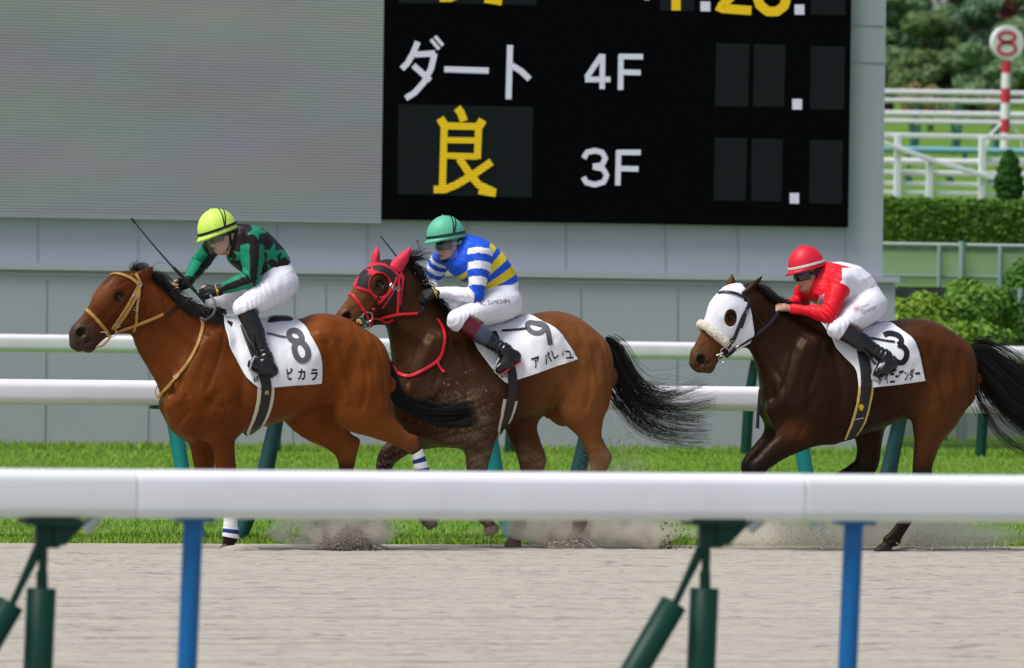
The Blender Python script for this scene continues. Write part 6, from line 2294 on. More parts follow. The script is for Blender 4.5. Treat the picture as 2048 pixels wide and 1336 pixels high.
# order the kept part from the near side over the top to the far side
selm = sorted(selm, key=lambda i: math.atan2(dirs[i][1], dirs[i] @ unit(U(1404, 649, Y3) - U(1462, 702, Y3))))
P = cen[selm] + np.array([unit(dirs[i]) * .018 for i in selm])
f = Field(P.min(0) - .08, P.max(0) + .08, .0055)
f.chain(P, [.022] + [.029] * (len(P) - 2) + [.022], .01)
V, Q = f.net(1)
V = V + normals_of(V, Q) * (.0022 * fbm(V, 150, 3, 2) + .0015 * fbm(V, 50, 4, 2))[:, None]
link('sheepskin_noseband', mesh_np(V, Q, None, 'sheepskin'), FLEECE, horse3)
add_vf('browband', loop_strap(hb3, (1439, 587), (1500, 668), Y3, .020, .007, .002, 64, .4, 2), PURP, horse3) if False else add_vf('browband', strap_px(hb3, TK([(376, 318), (420, 304), (480, 304), (560, 318), (620, 345), (680, 380), (705, 410)]), .019, .007, .003, 8, Y3 - .05), PURP, horse3)
for nm, pts, w in (('cheek_strap', TK([(705, 400), (700, 470), (650, 560), (600, 680), (560, 780), (520, 860), (470, 920)]), .026), ('cheek_strap', TK([(690, 470), (660, 580), (620, 700)]), .022), ('headpiece', TK([(640, 330), (690, 370), (712, 420)]), .022),
                   ('noseband', TK([(440, 860), (500, 840), (540, 810)]), .020), ('chin_strap', TK([(470, 920), (480, 980), (450, 1030)]), .022), ('throat_strap', TK([(555, 920), (500, 985), (450, 1020)]), .026)):
    add_vf(nm, strap_px(hb3 if nm != 'chin_strap' else bv3, pts, w, .006, .004, 8, Y3 - .085), PURP, horse3)
add_vf('rein', strap_px(bv3, TK([(540, 915), (620, 880), (730, 815), (850, 730), (950, 640), (1020, 550), (1042, 480)]), .019, .006, .008, 8, Y3 - .10), PURP, horse3)
add_vf('rein', strap_px(bv3, TK([(755, 490), (790, 550), (840, 620), (890, 668)]), .008, .004, .006, 6, Y3 - .12), BLKS, horse3)
ring(U(1450, 704, Y3 - .085), (.2, 1, 0), .030, .0045, 'bit_ring', STEEL, horse3)
ring(U(1444, 718, Y3 - .078), (.3, 1, .35), .024, .0032, 'bit_ring', STEEL, horse3)
tube_obj('bit', [U(1433, 711, Y3 - .072), U(1446, 706, Y3 - .082)], .006, STEEL, horse3)
for x, y in TK([(690, 525), (520, 858), (580, 912)]): buckle(horse3, hb3, x, y, ang=.8)
tube_obj('lead_strap', catmull([U(1519, 778, Y3 - .115), U(1518, 800, Y3 - .115), U(1516, 830, Y3 - .115), U(1515, 857, Y3 - .115)], 5), np.linspace(.007, .013, 16), PURP, horse3)
make_mane(horse3, bv3, Y3, [(1504, 580), (1525, 590), (1550, 600), (1580, 612), (1610, 628), (1640, 642)], 640, .15, lambda t: (.85, -.08, .26 - .25 * t), 25)
make_mane(horse3, bv3, Y3, [(1488, 570), (1498, 575), (1508, 582)], 90, .12, lambda t: (.9, 0, .30), 26, 'forelock')
make_tail(horse3, [U(1936, 704, Y3), U(1958, 716, Y3 + .02), U(1990, 745, Y3 + .03), U(2030, 785, Y3 + .03), U(2090, 830, Y3 + .03), U(2170, 862, Y3 + .03)], 1900, (.040, .125), 29, .0018, .6, .35)
make_tail(horse3, [U(1942, 735, Y3), U(1958, 770, Y3 + .02), U(1985, 815, Y3 + .03), U(2030, 855, Y3 + .03), U(2090, 880, Y3 + .03)], 60, (.02, .06), 30, .0022, .5, .8)
rider3, bb3, bl3, J3, HD3, ar3, hn3 = make_rider(RIDER3)
stirrup(horse3, U(1728, 700, Y3 - .32), U(1752, 730, Y3 - .33), Y3)
decal('seam_strap', *stroke_mesh([TC([(660, 268), (740, 280), (830, 296), (905, 305)])], 4.0, 2.0), cb3, INK, cl3, .006)
TM = lambda pts: [(1540 + x / 5.138, 480 + y / 5.138) for x, y in pts]
for ang in np.linspace(0, math.pi, 5, endpoint=False):
    decal('emblem', *stroke_mesh([TM([(890 - 42 * math.cos(ang), 705 - 42 * math.sin(ang)), (890 + 42 * math.cos(ang), 705 + 42 * math.sin(ang))])], .8, 1.0), bl3, mat('emblem_pink', (.72, .22, .28), .6, .2), rider3, .003)
for txt, x0, y0, x1, y1, h in (('zuke', 915, 712, 1010, 668, 30), ('Tayama', 925, 775, 1085, 705, 56)):
    n = len(txt)
    for k, ch in enumerate(txt):
        f0, f1 = k / n, (k + .86) / n
        a0 = (x0 + (x1 - x0) * f0, y0 + (y1 - y0) * f0); a1 = (x0 + (x1 - x0) * f1, y0 + (y1 - y0) * f1)
        hh = h * (1.0 if ch in 'T' else .62); dy = h * .25 if ch == 'y' else 0
        decal('lettering', *glyph_mesh(ch, TM([(a0[0] + 8, a0[1] - hh), (a1[0] + 8, a1[1] - hh), (a1[0], a1[1] + dy), (a0[0], a0[1] + dy)]), -.008, 3), bl3, mat('lettering_dark', (.04, .04, .05), .7, .2), rider3, .003)

# ================================================================== BEYOND THE BOARD ON THE RIGHT
def leaf_cloud(centres, radii, n, size, seed, c0, c1, name, m, parent=None, flat=.75, shell=.55, base=None):
    """many small leaf faces through the volume of several overlapping clumps"""
    r = np.random.default_rng(seed)
    centres = np.asarray(centres, float); radii = np.asarray(radii, float)
    if radii.ndim == 1: radii = np.stack([radii] * 3, 1)
    vol = radii.prod(1) ** (2 / 3); k = r.choice(len(centres), n, p=vol / vol.sum())
    d = r.normal(size=(n, 3)); d /= np.linalg.norm(d, axis=1)[:, None]
    rad = r.uniform(shell, 1.04, n) ** .8
    P = centres[k] + d * rad[:, None] * radii[k]
    P += .10 * radii[k] * np.stack([fbm(P, 2.2 / radii.mean(), seed + i, 2) for i in range(3)], 1)
    nrm = d + r.normal(0, .55, (n, 3)) + np.array([0, 0, .35]); nrm /= np.linalg.norm(nrm, axis=1)[:, None]
    a = np.cross(nrm, r.normal(size=(n, 3))); a /= np.linalg.norm(a, axis=1)[:, None]; b = np.cross(nrm, a)
    s = size * r.uniform(.6, 1.3, n)[:, None]
    V = np.stack([P - a * s, P - b * s * flat * .55 + nrm * s * .12, P + a * s, P + b * s * flat * .55 + nrm * s * .12], 1).reshape(-1, 3)
    F = np.arange(4 * n).reshape(n, 4)
    t = np.clip(r.uniform(0, 1, n) * .75 + .25 * (fbm(P, 1.6 / radii.mean(), seed + 9, 2) * .5 + .5), 0, 1)
    C = mixc(np.array(c0), np.array(c1), t)
    return link(name, mesh_np(V, F, np.repeat(C, 4, axis=0), name), m, parent, base, smooth=False)


LEAF = mat('leaf', paint=True, rough=.6, spec=.2)
BARK = mat('bark', (.09, .065, .045), .9, .1, bump=.01, bscale=20)


def px_at(px, py, Y):
    return U(px, py, Y)


def bush(name, label, cat, blobs, Y, n, size, seed, c0, c1, depth=.8, group=None):
    cs = [U(x, y, Y + dy) for x, y, rx, ry, dy in blobs]
    sc = [F_PX / ((c - CAM) @ _F) for c in cs]
    rr = [(rx / s, depth * rx / s, ry / s) for (x, y, rx, ry, dy), s in zip(blobs, sc)]
    c = cs[0]
    t = thing(name, (c[0], c[1], float(bank(c[0], c[1]))), label, cat, group)
    leaf_cloud(cs, rr, n, size, seed, c0, c1, 'foliage', LEAF, t)
    r = np.random.default_rng(seed)
    q = MB()
    for k in range(7):
        i = r.integers(len(cs)); b = np.array([cs[i][0] + r.normal() * .1, cs[i][1], float(bank(cs[i][0], cs[i][1])) - .05])
        q.tube([b, (b + cs[i]) / 2 + r.normal(0, .05, 3), cs[i] + r.normal(0, .06, 3)], [.022, .016, .006], 6)
    q.build('stem', BARK, t, smooth=True)
    return t


# low pale kerb wall at the foot of the bushes
kw = thing('kerb_wall', (U(2000, 800, 84)[0], 84, 0), 'low pale concrete wall behind the dark horse at right', 'low wall')
a, b = U(1800, 800, 84), U(2600, 800, 84)
q = MB(); zt = U(1980, 772, 84)[2]; q.box(((a[0] + b[0]) / 2, 84.2, zt / 2 - .05), (b[0] - a[0], .3, zt + .1), bev=.02)
q.build('wall', mat('kerb_concrete', (.44, .44, .43), .85, .2, var=.12, vscale=3, bump=.004, bscale=30), kw)
q = MB(); zt2 = U(1980, 728, 84)[2]; q.box(((a[0] + b[0]) / 2, 84.5, (zt2 + zt) / 2 - .02), (b[0] - a[0], .12, zt2 - zt + .04)); q.build('foot_shade', mat('shade_dark', (.10, .10, .10), .8, .1, var=.2, vscale=4), kw)  # dark box painting in the shade at the foot of the bushes
for px in (1886, 1925):
    q = MB(); p = U(px, 800, 83); q.box((p[0], 83, .55), (.11, .11, 1.1), bev=.01); o = q.build('bollard', mat('pale_post' if px == 1925 else 'green_box', (.36, .40, .38) if px == 1925 else (.10, .18, .13), .6, .3), base=(p[0], 83, 0))
    tag(o, 'pale grey post behind the hind legs of the dark horse' if px == 1925 else 'squat green post beside the hind leg of the dark horse', 'post')

bush('bush', 'yellow green bush with rough leaves beside the board base', 'bush', [(1800, 655, 55, 50, 0), (1850, 650, 55, 60, .5), (1790, 625, 40, 30, .8), (1900, 680, 60, 45, -.3), (1850, 700, 70, 40, -.4)], 92, 26000, .055, 51, (.075, .18, .016), (.27, .42, .04), group='bushes behind the board')
bush('bush', 'taller leafy green bush overlapping the mesh fence', 'bush', [(1950, 620, 60, 55, 0), (1985, 650, 50, 60, .4), (1930, 590, 40, 32, .3), (1960, 690, 70, 45, -.3), (1995, 620, 40, 45, .3)], 94, 26000, .06, 52, (.045, .14, .018), (.20, .36, .05), group='bushes behind the board')
bush('bush', 'small dark bush at the right edge in front of the short panel', 'bush', [(2040, 690, 45, 45, 0), (2075, 650, 50, 60, .4)], 95, 9000, .06, 53, (.018, .06, .012), (.07, .15, .03), group='bushes behind the board')

# translucent green mesh fence on posts, with a dark footing
m_mesh = mat('fence_mesh', (.46, .54, .46), .6, .2, alpha=.36)
m_fpost = mat('fence_post', (.22, .33, .31), .5, .3)
YM = 100.0
mf = thing('mesh_fence', (U(1900, 560, YM)[0], YM, float(bank(0, YM))), 'see through green mesh fence on grey green posts', 'fence')
a, b = U(1755, 488, YM), U(2300, 497, YM)
zt, zb2 = U(1900, 490, YM)[2], U(1900, 574, YM)[2]
q = MB(); q.box(((a[0] + b[0]) / 2, YM, (zt + zb2) / 2), (b[0] - a[0], .01, zt - zb2 - .04)); q.build('mesh_panel', m_mesh, mf)
q = MB(); q.tube([(a[0], YM - .02, zt), (b[0], YM - .02, zt)], .030, 10); q.build('top_rail', mat('fence_rail', (.42, .50, .48), .5, .3), mf, smooth=True)
q = MB(); q.tube([(a[0], YM - .02, zb2 + .16), (b[0], YM - .02, zb2 + .16)], .02, 8); q.build('bottom_rail', m_fpost, mf, smooth=True)
for px, w, t in ((1877, .035, 0), (1922, .055, 8), (1999, .04, 0), (2110, .04, 0)):
    p = U(px, 490, YM); q = MB(); q.tube([(p[0], YM - .05, zb2 - .5), (p[0], YM - .05, zt + t / 135)], w, 10); q.build('post', m_fpost, mf, smooth=True)
q = MB(); zf = U(1850, 604, YM - 1)[2]; q.box(((a[0] + b[0]) / 2, YM - .2, (zb2 + zf) / 2 - .3), (b[0] - a[0], .25, zb2 - zf + .6)); q.build('footing', mat('dark_footing', (.055, .065, .065), .85, .1, var=.3, vscale=6), mf)
bush('bush', 'clipped dome shrub at the right edge behind the mesh fence', 'bush', [(2062, 585, 62, 70, 0), (2085, 560, 50, 60, .2)], 99, 12000, .045, 54, (.02, .085, .010), (.07, .20, .02))
YP = 96.5
sp_ = thing('fence_panel', (U(2040, 640, YP)[0], YP, .8), 'short grey green panel with a post at the right edge', 'fence')
q = MB(); p0, p1 = U(2012, 580, YP), U(2300, 690, YP); q.box(((p0[0] + p1[0]) / 2, YP, (p0[2] + p1[2]) / 2), (p1[0] - p0[0], .012, p0[2] - p1[2])); q.build('mesh_panel', mat('fence_mesh_dark', (.09, .13, .13), .6, .2, alpha=.75), sp_)
for px in (2040, 2190):
    q = MB(); p = U(px, 580, YP); q.tube([(p[0], YP - .03, p1[2] - .5), (p[0], YP - .03, p0[2] + .03)], .045, 10); q.build('post', m_fpost, sp_, smooth=True)

# clipped hedge
YH = 114.0
hd = thing('hedge', (U(1900, 450, YH)[0], YH, float(bank(0, YH))), 'long clipped dark green hedge below the white paddock fence', 'hedge')
a, b = U(1700, 400, YH), U(2420, 412, YH)
zt = U(1900, 406, YH)[2]; zb3 = U(1900, 500, YH)[2]
r = np.random.default_rng(60); n = 60000
P = np.stack([r.uniform(a[0], b[0], n), r.uniform(YH, YH + 1.3, n), r.uniform(zb3, zt, n)], 1)
fc = r.uniform(0, 1, n); P[fc < .6, 1] = YH + r.normal(0, .035, (fc < .6).sum()); P[fc >= .6, 2] = zt + r.normal(0, .03, (fc >= .6).sum())
P[:, 1] += .06 * fbm(P, 2.2, 61, 3); P[:, 2] += .03 * fbm(P, 1.4, 62, 3) * (P[:, 2] > zt - .2)
nr = np.where((fc < .6)[:, None], [0, -1, .3], [0, -.1, 1.0]) + r.normal(0, .6, (n, 3)); nr /= np.linalg.norm(nr, axis=1)[:, None]
av = np.cross(nr, r.normal(size=(n, 3))); av /= np.linalg.norm(av, axis=1)[:, None]; bv_ = np.cross(nr, av); s = .045 * r.uniform(.6, 1.3, n)[:, None]
t = np.clip(r.uniform(0, 1, n) * .6 + .4 * (fbm(P, 1.2, 63, 3) * .5 + .5), 0, 1)
C = mixc(np.array([.030, .085, .008]), np.array([.12, .24, .020]), t)
link('foliage', mesh_np(np.stack([P - av * s, P - bv_ * s * .6, P + av * s, P + bv_ * s * .6], 1).reshape(-1, 3), np.arange(4 * n).reshape(n, 4), np.repeat(C, 4, 0), 'hedge'), LEAF, hd, smooth=False)
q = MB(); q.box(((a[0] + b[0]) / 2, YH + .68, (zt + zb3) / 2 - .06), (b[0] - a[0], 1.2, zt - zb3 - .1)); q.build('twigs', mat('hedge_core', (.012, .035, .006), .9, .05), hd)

# white paddock fence: posts, rails and a falling handrail
YPF = 124.0
m_wf = mat('fence_white', (.74, .76, .78), .5, .3, var=.04, vscale=2)
pf = thing('paddock_fence', (U(1900, 390, YPF)[0], YPF, float(bank(0, YPF))), 'white painted post and rail fence with a sloping handrail above the hedge', 'fence')


def rail_px(name, p0, p1, w, y, m, parent):
    A, B = U(*p0, y), U(*p1, y); q = MB(); q.prism(rrect(w * .5, w, w * .2, 3), A, B); return q.build(name, m, parent)


for yl in (270, 325, 345, 366, 384):
    if yl == 325: continue
    rail_px('rail', (1700, yl - 1), (2300, yl + 10), .085 if yl > 300 else .10, YPF, m_wf, pf)
rail_px('rail', (1960, 320), (2300, 326), .09, YPF, m_wf, pf)
for px, y0, y1 in ((1796, 272, 398), (1965, 276, 402), (1860, 318, 386), (2021, 362, 400), (1715, 272, 398), (2140, 276, 402)):
    A, B = U(px, y0, YPF - .08), U(px - 2, y1 + 14, YPF - .08); q = MB(); q.prism(rrect(.13, .10, .02, 3), B, A, up=(0, 1, 0)); q.build('post', m_wf, pf)
rail_px('handrail', (1700, 262), (1868, 322), .10, YPF - .16, m_wf, pf); rail_px('handrail', (1868, 322), (2040, 372), .10, YPF - .16, m_wf, pf)

# topiary cone
tp = thing('topiary', (U(2018, 350, 121)[0], 121, float(bank(0, 121))), 'clipped dark green conical shrub in front of the white paddock fence', 'shrub')
cs, rr = [], []
for py, w in ((312, 11), (326, 19), (342, 25), (358, 28), (374, 29), (388, 26)):
    c = U(2018, py, 121); s_ = F_PX / ((c - CAM) @ _F); cs.append(c); rr.append((w / s_, w / s_, 14 / s_))
leaf_cloud(cs, rr, 9000, .045, 65, (.012, .055, .006), (.04, .13, .012), 'foliage', LEAF, tp)
q = MB(); c = U(2018, 392, 121); q.tube([c + np.array([0, 0, -.6]), c, U(2018, 330, 121)], [.06, .05, .02], 8); q.build('stem', BARK, tp)

# far running rails of the back straight
m_frp = mat('far_post', (.035, .13, .11), .5, .3)
for k, (Yr, tops, lab) in enumerate(((150.0, (318, 342), 'lowest pair of far white rails seen through the paddock fence'), (181.0, (222, 238), 'middle pair of far white rails crossing behind the red striped pole'), (201.0, (179, 196), 'highest far white rails below the trees'))):
    fr = thing('running_rail', (U(1900, tops[0], Yr)[0], Yr, float(bank(0, Yr))), lab, 'rail', 'white running rails on the far straight')
    for t_ in tops:
        A, B = U(1600, t_ + 2, Yr), U(2600, t_ + 16, Yr)
        q = MB(); q.prism(rrect(.15, .16, .06, 4), A, B); q.build('rail_tube', m_white, fr, smooth=True)
    for px in range(1646, 2400, 83):
        p = U(px + 10 * k, tops[1] + 6, Yr); g = float(bank(0, Yr))
        q = MB(); q.tube([(p[0], Yr, g - .1), (p[0] + .08, Yr, (g + p[2]) / 2), (p[0], Yr, p[2])], [.09, .09, .07], 8); q.build('post', m_frp, fr, smooth=True)
bf = thing('low_rail', (U(1900, 300, 165)[0], 165, float(bank(0, 165))), 'thin pale blue rail across the far turf', 'rail')
A, B = U(1600, 296, 165), U(2600, 312, 165); q = MB(); q.tube([A, B], .085, 8); q.build('rail_tube', mat('rail_blue', (.20, .42, .50), .5, .3), bf, smooth=True)
for px in (1680, 1818, 1930, 2060, 2200):
    p = U(px, 300, 165); q = MB(); q.tube([(p[0], 165, float(bank(0, 165)) - .1), p], .06, 8); q.build('post', m_frp, bf, smooth=True)

# furlong pole: disc with a red 8 on a red and white banded post
YS8 = 172.0
s8 = thing('furlong_pole', (U(2012, 300, YS8)[0], YS8, float(bank(0, YS8))), 'red and white banded pole topped by a round white disc with a red figure 8', 'sign')
m_sr, m_sw = mat('sign_red', (.52, .035, .055), .5, .3), mat('sign_white', (.72, .72, .70), .5, .3)
ys = [122, 146, 177, 206, 238, 266, 300]
pl = MB()
for i in range(len(ys) - 1):
    A, B = U(2013 - .022 * (ys[i] - 120), ys[i], YS8), U(2013 - .022 * (ys[i + 1] - 120), ys[i + 1], YS8)
    q = MB(); q.tube([B, A], .125, 16); q.build('band', m_sr if i % 2 == 0 else m_sw, s8, smooth=True)
for dx in (-28, 28):
    q = MB(); q.tube([U(2010, 240, YS8), U(2010 + dx, 268, YS8), U(2008 + dx * 1.4, 304, YS8)], .035, 8); q.build('stay', m_sw, s8)
c = U(2014, 86, YS8); sc8 = F_PX / ((c - CAM) @ _F)
q = MB(); q.tube([c + np.array([0, -.10, 0]), c + np.array([0, -.085, 0]), c + np.array([0, .085, 0]), c + np.array([0, .10, 0])], [33 / sc8, 34.5 / sc8, 34.5 / sc8, 33 / sc8], 48); q.build('disc', m_sw, s8, smooth=False)
V2, F2 = stroke_mesh([[(2014 + 16 * math.cos(t) * (1), 74 + 9.5 * math.sin(t)) for t in np.linspace(0, 2 * math.pi, 33)], [(2014 + 17.5 * math.cos(t), 97 + 12 * math.sin(t)) for t in np.linspace(0, 2 * math.pi, 33)]], 6.5, 3)
P = np.array([U(x, y, YS8 - .115) for x, y in V2]); F2 = [f if np.cross(P[f[1]] - P[f[0]], P[f[2]] - P[f[0]])[1] < 0 else f[::-1] for f in F2]
link('figure', mesh_np(P, F2, None, 'figure'), m_sr, s8, smooth=False)


# ------------------------------------------------------------------ trees along the top of the bank
def tree(px, py_base, Y, w, h, seed, c0, c1, label, group='trees beyond the far rails', n=42000, size=.13):
    b = U(px, py_base, Y); g = float(bank(0, Y)); b[2] = g - .1
    s_ = F_PX / ((b - CAM) @ _F); W, Hh = w / s_ / 2, h * 1.25 / s_
    r = np.random.default_rng(seed)
    t = thing('tree', (b[0], Y, g), label, 'tree', group)
    cs, rr = [], []
    for k in range(22):
        z = r.uniform(.12, 1.0); ww = W * (.55 + .6 * math.sin(math.pi * min(1, .18 + z * .74)))
        a_ = r.uniform(0, 6.28); q = r.uniform(.25, .85) * ww
        cs.append((b[0] + q * math.cos(a_), Y + q * math.sin(a_), g + Hh * z)); e = W * r.uniform(.34, .58); rr.append((e, e, e * .62))
    leaf_cloud(cs, rr, n, size, seed, c0, c1, 'crown', LEAF, t, shell=.35)
    q = MB(); q.tube([b, b + np.array([.1, 0, Hh * .4]), b + np.array([0, 0, Hh * .85])], [.28, .2, .06], 9)
    for k in range(0, 22, 3):
        q.tube([b + np.array([0, 0, Hh * (.15 + .03 * k / 3)]), (np.array(cs[k]) + b + np.array([0, 0, Hh * .3])) / 2, np.array(cs[k])], [.12, .08, .03], 6)
    q.build('trunk', BARK, t, smooth=True)
    return t


GR0, GR1 = (.080, .165, .085), (.21, .32, .13)
DK0, DK1 = (.062, .132, .085), (.14, .23, .115)
YG0, YG1 = (.05, .10, .035), (.15, .22, .07)
for i, (px, pb, Y, w, h, c0, c1, lab) in enumerate((
        (1775, 186, 272, 150, 190, GR0, GR1, 'green tree close to the right edge of the board'), (1862, 182, 268, 150, 150, YG0, YG1, 'lighter yellow green tree between the board and the striped pole'),
        (1940, 184, 276, 150, 175, DK0, DK1, 'dark green tree left of the striped pole'), (1955, 186, 262, 110, 110, GR0, GR1, 'rounded low tree just left of the banded pole'),
        (2062, 186, 266, 130, 150, GR0, GR1, 'green tree at the right edge behind the round disc'), (1820, 190, 300, 170, 240, DK0, DK1, 'tall dark tree rising behind the lighter tree'),
        (1905, 190, 310, 150, 250, GR0, GR1, 'tall green tree with a broken top in the middle of the row'), (2000, 188, 296, 120, 150, DK0, DK1, 'dark tree low behind the banded pole'),
        (2075, 190, 312, 110, 240, YG0, YG1, 'tall yellow green tree at the right edge'), (1712, 190, 300, 170, 260, DK0, DK1, 'dark tall tree mostly hidden by the board'))):
    tree(px, pb, Y, w, h, 70 + i, c0, c1, lab)
tree(1995, 188, 290, 105, 215, 90, (.10, .025, .030), (.22, .07, .065), 'reddish purple leaved tree above the round disc', n=12000)
for i, (x, w, h, lab) in enumerate(((1822, 46, 40, 'straw coloured grass tuft left of the pole below the trees'), (1855, 44, 34, 'wider dry yellow grass tuft below the trees'), (1990, 30, 18, 'pale dry tuft beside the foot of the banded pole'))):
    bush('grass_clump', lab, 'grass clump', [(x, 212 - h * .3, w * .5, h * .7, 0), (x + 6, 200 - h * .3, w * .35, h * .5, .3)], 230, 2500, .14, 95 + i, (.26, .19, .08), (.48, .38, .19), group='dry tufts below the trees')

# ================================================================== FLYING SAND
def dust_mat(name, dens, col, scale, thr, stretch=(1, 1, 1)):
    m = bpy.data.materials.new(name); m.use_nodes = True
    nt = m.node_tree; N, L = nt.nodes, nt.links
    N.remove(N['Principled BSDF'])
    v = N.new("ShaderNodeVolumePrincipled"); v.inputs['Color'].default_value = (*col, 1); v.inputs['Anisotropy'].default_value = .1
    tc = N.new("ShaderNodeTexCoord"); mp = N.new("ShaderNodeMapping"); mp.inputs['Scale'].default_value = stretch
    L.new(tc.outputs['Object'], mp.inputs['Vector'])
    nz = N.new("ShaderNodeTexNoise"); nz.inputs['Scale'].default_value = scale; nz.inputs['Detail'].default_value = 5; nz.inputs['Distortion'].default_value = .6
    L.new(mp.outputs[0], nz.inputs['Vector'])
    # fade towards the edge of the puff (generated coordinates run 0..1 through the mesh)
    sb = N.new("ShaderNodeVectorMath"); sb.operation = 'SUBTRACT'; sb.inputs[1].default_value = (.5, .5, .35); L.new(tc.outputs['Generated'], sb.inputs[0])
    ln = N.new("ShaderNodeVectorMath"); ln.operation = 'LENGTH'; L.new(sb.outputs[0], ln.inputs[0])
    mr = N.new("ShaderNodeMapRange"); mr.inputs['From Min'].default_value = .12; mr.inputs['From Max'].default_value = .50; mr.inputs['To Min'].default_value = 1; mr.inputs['To Max'].default_value = 0
    L.new(ln.outputs['Value'], mr.inputs['Value'])
    m2 = N.new("ShaderNodeMapRange"); m2.inputs['From Min'].default_value = thr; m2.inputs['From Max'].default_value = thr + .25; L.new(nz.outputs['Fac'], m2.inputs['Value'])
    mu = N.new("ShaderNodeMath"); mu.operation = 'MULTIPLY'; L.new(mr.outputs[0], mu.inputs[0]); L.new(m2.outputs[0], mu.inputs[1])
    mk = N.new("ShaderNodeMath"); mk.operation = 'MULTIPLY'; mk.inputs[1].default_value = dens; L.new(mu.outputs[0], mk.inputs[0])
    L.new(mk.outputs[0], v.inputs['Density'])
    L.new(v.outputs[0], N['Material Output'].inputs['Volume'])
    return m


def puff(x0, x1, y0, y1, Y, depth, dens, seed, label, thr=.38, scale=5, col=(.96, .90, .80)):
    a, b = U(x0, y1, Y), U(x1, y0, Y)
    a[2] = max(a[2], .004)
    c = np.array([(a[0] + b[0]) / 2, Y, (a[2] + b[2]) / 2]); r = np.array([(b[0] - a[0]) / 2, depth, (b[2] - a[2]) / 2])
    V, F = ball(c, r, 28, 16)
    V = np.array(V); d = V - c
    V = c + d * (1 + .12 * fbm(V, 5, seed, 2))[:, None]
    V[:, 2] = np.maximum(V[:, 2], .003)
    return tag(link('dust_cloud', mesh_np(V, F, None, 'dust'), dust_mat('dust_%d' % seed, dens, col, scale, thr), base=(c[0], Y, 0)), label, 'dust cloud', kind='stuff')


def spray(name, rects, n, s0, s1, seed, c0, c1, label):
    """loose grains and clods in the air. rects: (polygon px, plane, depth, weight)"""
    r = np.random.default_rng(seed)
    P = []
    for poly, Y, dp, wt in rects:
        poly = np.array(poly, float); k = 0; m = int(n * wt)
        while k < m:
            q = poly.min(0) + (poly.max(0) - poly.min(0)) * r.uniform(size=(m * 2, 2))
            q = q[in_poly(q[:, 0], q[:, 1], poly)]
            q = q[fbm(np.stack([q[:, 0] * .01, q[:, 1] * .01, 0 * q[:, 0]], 1), 6, seed, 3) > r.uniform(-1.0, .9, len(q))]
            for x, y in q[:m - k]:
                p = U(x, y, Y + r.normal() * dp)
                if p[2] > .005: P.append(p)
            k += len(q)
    P = np.array(P); n = len(P)
    T = np.array([[1, 1, 1], [-1, -1, 1], [-1, 1, -1], [1, -1, -1]]) * .6
    s = (s0 + (s1 - s0) * r.uniform(size=n)**3)[:, None, None]
    off = T[None] * s * (1 + .5 * r.normal(size=(n, 4, 1)))
    a = r.uniform(0, 6.28, n); ca, sa = np.cos(a)[:, None], np.sin(a)[:, None]
    off = np.stack([off[:, :, 0] * ca - off[:, :, 2] * sa, off[:, :, 1], off[:, :, 0] * sa + off[:, :, 2] * ca], 2)
    V = (P[:, None] + off).reshape(-1, 3)
    F = (np.arange(n)[:, None, None] * 4 + np.array([[0, 1, 2], [0, 3, 1], [0, 2, 3], [1, 3, 2]])[None]).reshape(-1, 3)
    C = np.repeat(mixc(np.array(c0), np.array(c1), r.uniform(size=n)), 4, axis=0)
    return tag(link(name, mesh_np(V, F, C, name), mat('grain', paint=True, rough=.95, spec=.05), smooth=False), label, 'sand', kind='stuff')


puff(500, 800, 1000, 1112, 45.75, .24, 24.0, 101, 'beige sand dust thrown up behind the leading horse')
puff(612, 780, 1030, 1110, 45.8, .16, 40.0, 102, 'denser sand scooped up under the hind legs of the leading horse', .34, 4, (.90, .83, .73))
puff(960, 1380, 985, 1112, 46.2, .30, 20.0, 103, 'wide dust cloud at the feet of the dark bay horse')
puff(1070, 1215, 1030, 1110, 46.15, .15, 60.0, 104, 'dense sand kicked up by the hind hoof of the dark bay horse', .34, 4, (.92, .85, .75))
puff(1150, 1320, 850, 1010, 46.35, .22, 4.0, 105, 'thin dust hanging behind the hind legs of the dark bay horse', .40, 4)
puff(1330, 2100, 1015, 1115, 46.1, .35, 9.0, 106, 'long low dust haze under the dark brown horse', .33, 3)
puff(1240, 1350, 1030, 1108, 46.1, .16, 30.0, 107, 'small dust puff beside the flying clods', .38, 5)
SD0, SD1 = (.36, .32, .26), (.56, .50, .42)
spray('sand_spray', [([(520, 1075), (560, 1050), (640, 1040), (780, 1040), (780, 1102), (640, 1102), (600, 1085)], 45.75, .10, .5), ([(630, 1098), (690, 1046), (715, 1046), (770, 1100)], 45.7, .06, .5)], 5200, .002, .007, 111, SD0, SD1, 'loose sand flying behind the leading horse')
spray('sand_spray', [([(1085, 1105), (1090, 1040), (1150, 1075), (1170, 1070), (1210, 1105)], 46.1, .07, .5), ([(840, 1095), (880, 1020), (1010, 1000), (1090, 1050), (1085, 1100)], 46.2, .15, .15), ([(1150, 880), (1270, 860), (1290, 940), (1280, 1040), (1190, 1040)], 46.3, .12, .25)], 4200, .002, .006, 112, SD0, SD1, 'loose sand flying round the legs of the dark bay horse')
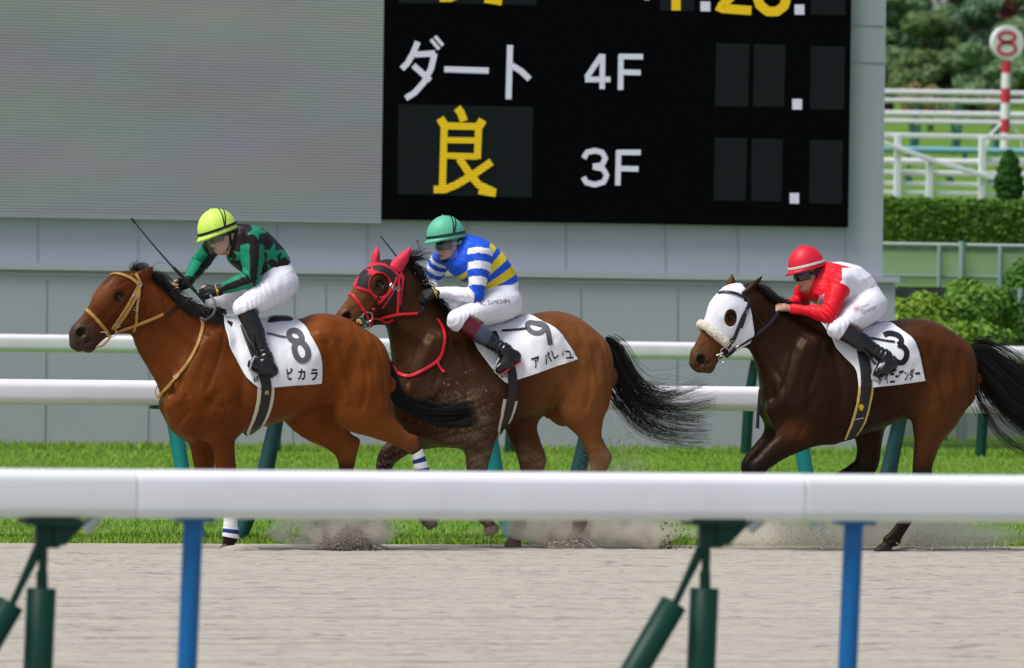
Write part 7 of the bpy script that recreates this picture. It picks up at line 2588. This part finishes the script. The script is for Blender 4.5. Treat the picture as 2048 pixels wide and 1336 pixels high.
spray('sand_spray', [([(622, 1098), (664, 1072), (692, 1048), (716, 1052), (742, 1080), (768, 1102)], 45.62, .05, .6), ([(1092, 1104), (1100, 1084), (1140, 1082), (1164, 1068), (1206, 1104)], 46.0, .05, .4)], 5200, .003, .008, 115, (.33, .295, .25), (.48, .43, .36), 'dense shaded grey sand scooped off the track under the hind hooves')  # grain colours darkened to paint in the shadow of the scooped sand
spray('sand_clods', [([(1318, 1102), (1322, 1046), (1332, 1042), (1344, 1102)], 46.0, .05, .55), ([(1336, 1102), (1334, 1040), (1352, 1050), (1362, 1102)], 46.0, .05, .25), ([(1350, 1102), (1348, 1045), (1390, 1070), (1404, 1102)], 46.0, .07, .2)], 380, .002, .010, 113, (.055, .040, .026), (.16, .12, .08), 'dark wet sand clods flying up right of the dark bay horse')
spray('sand_spray', [([(1420, 1100), (1500, 1050), (1640, 1035), (1700, 1098)], 46.0, .15, .5), ([(1760, 1100), (1800, 1060), (1960, 1070), (2040, 1100)], 46.0, .2, .5)], 1500, .003, .008, 114, SD0, SD1, 'fine sand flying round the hooves of the dark brown horse')
# disturbed sand piled where the hooves strike
def heap(px, w, h, Y, seed, label):
    c = G(px, 1100); V, F = [], []
    n, m_ = 26, 8
    for j in range(m_ + 1):
        rr_ = j / m_
        for i in range(n):
            a = 2 * math.pi * i / n
            V.append((c[0] + w * rr_ * math.cos(a), Y + w * .55 * rr_ * math.sin(a), .012 + h * (1 - rr_**1.5)))
    F = [[j * n + i, (j + 1) * n + i, (j + 1) * n + (i + 1) % n, j * n + (i + 1) % n] for j in range(m_) for i in range(n)]
    V = np.array(V); V[:, 2] += .018 * fbm(V, 17, seed, 3) * (V[:, 2] > .02); V[-n:, 2] = -.01
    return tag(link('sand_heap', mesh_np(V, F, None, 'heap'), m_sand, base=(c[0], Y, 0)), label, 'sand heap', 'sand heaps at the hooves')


heap(440, .22, .045, 45.5, 121, 'small sand heap round the bandaged forefoot of the leading horse')
heap(698, .25, .070, 45.75, 122, 'sand heap under the hind legs of the leading horse')
heap(1150, .22, .060, 46.1, 123, 'sand heap at the hind hoof of the dark bay horse')
heap(1775, .20, .030, 45.85, 124, 'low sand heap at the hind hoof of the dark brown horse')
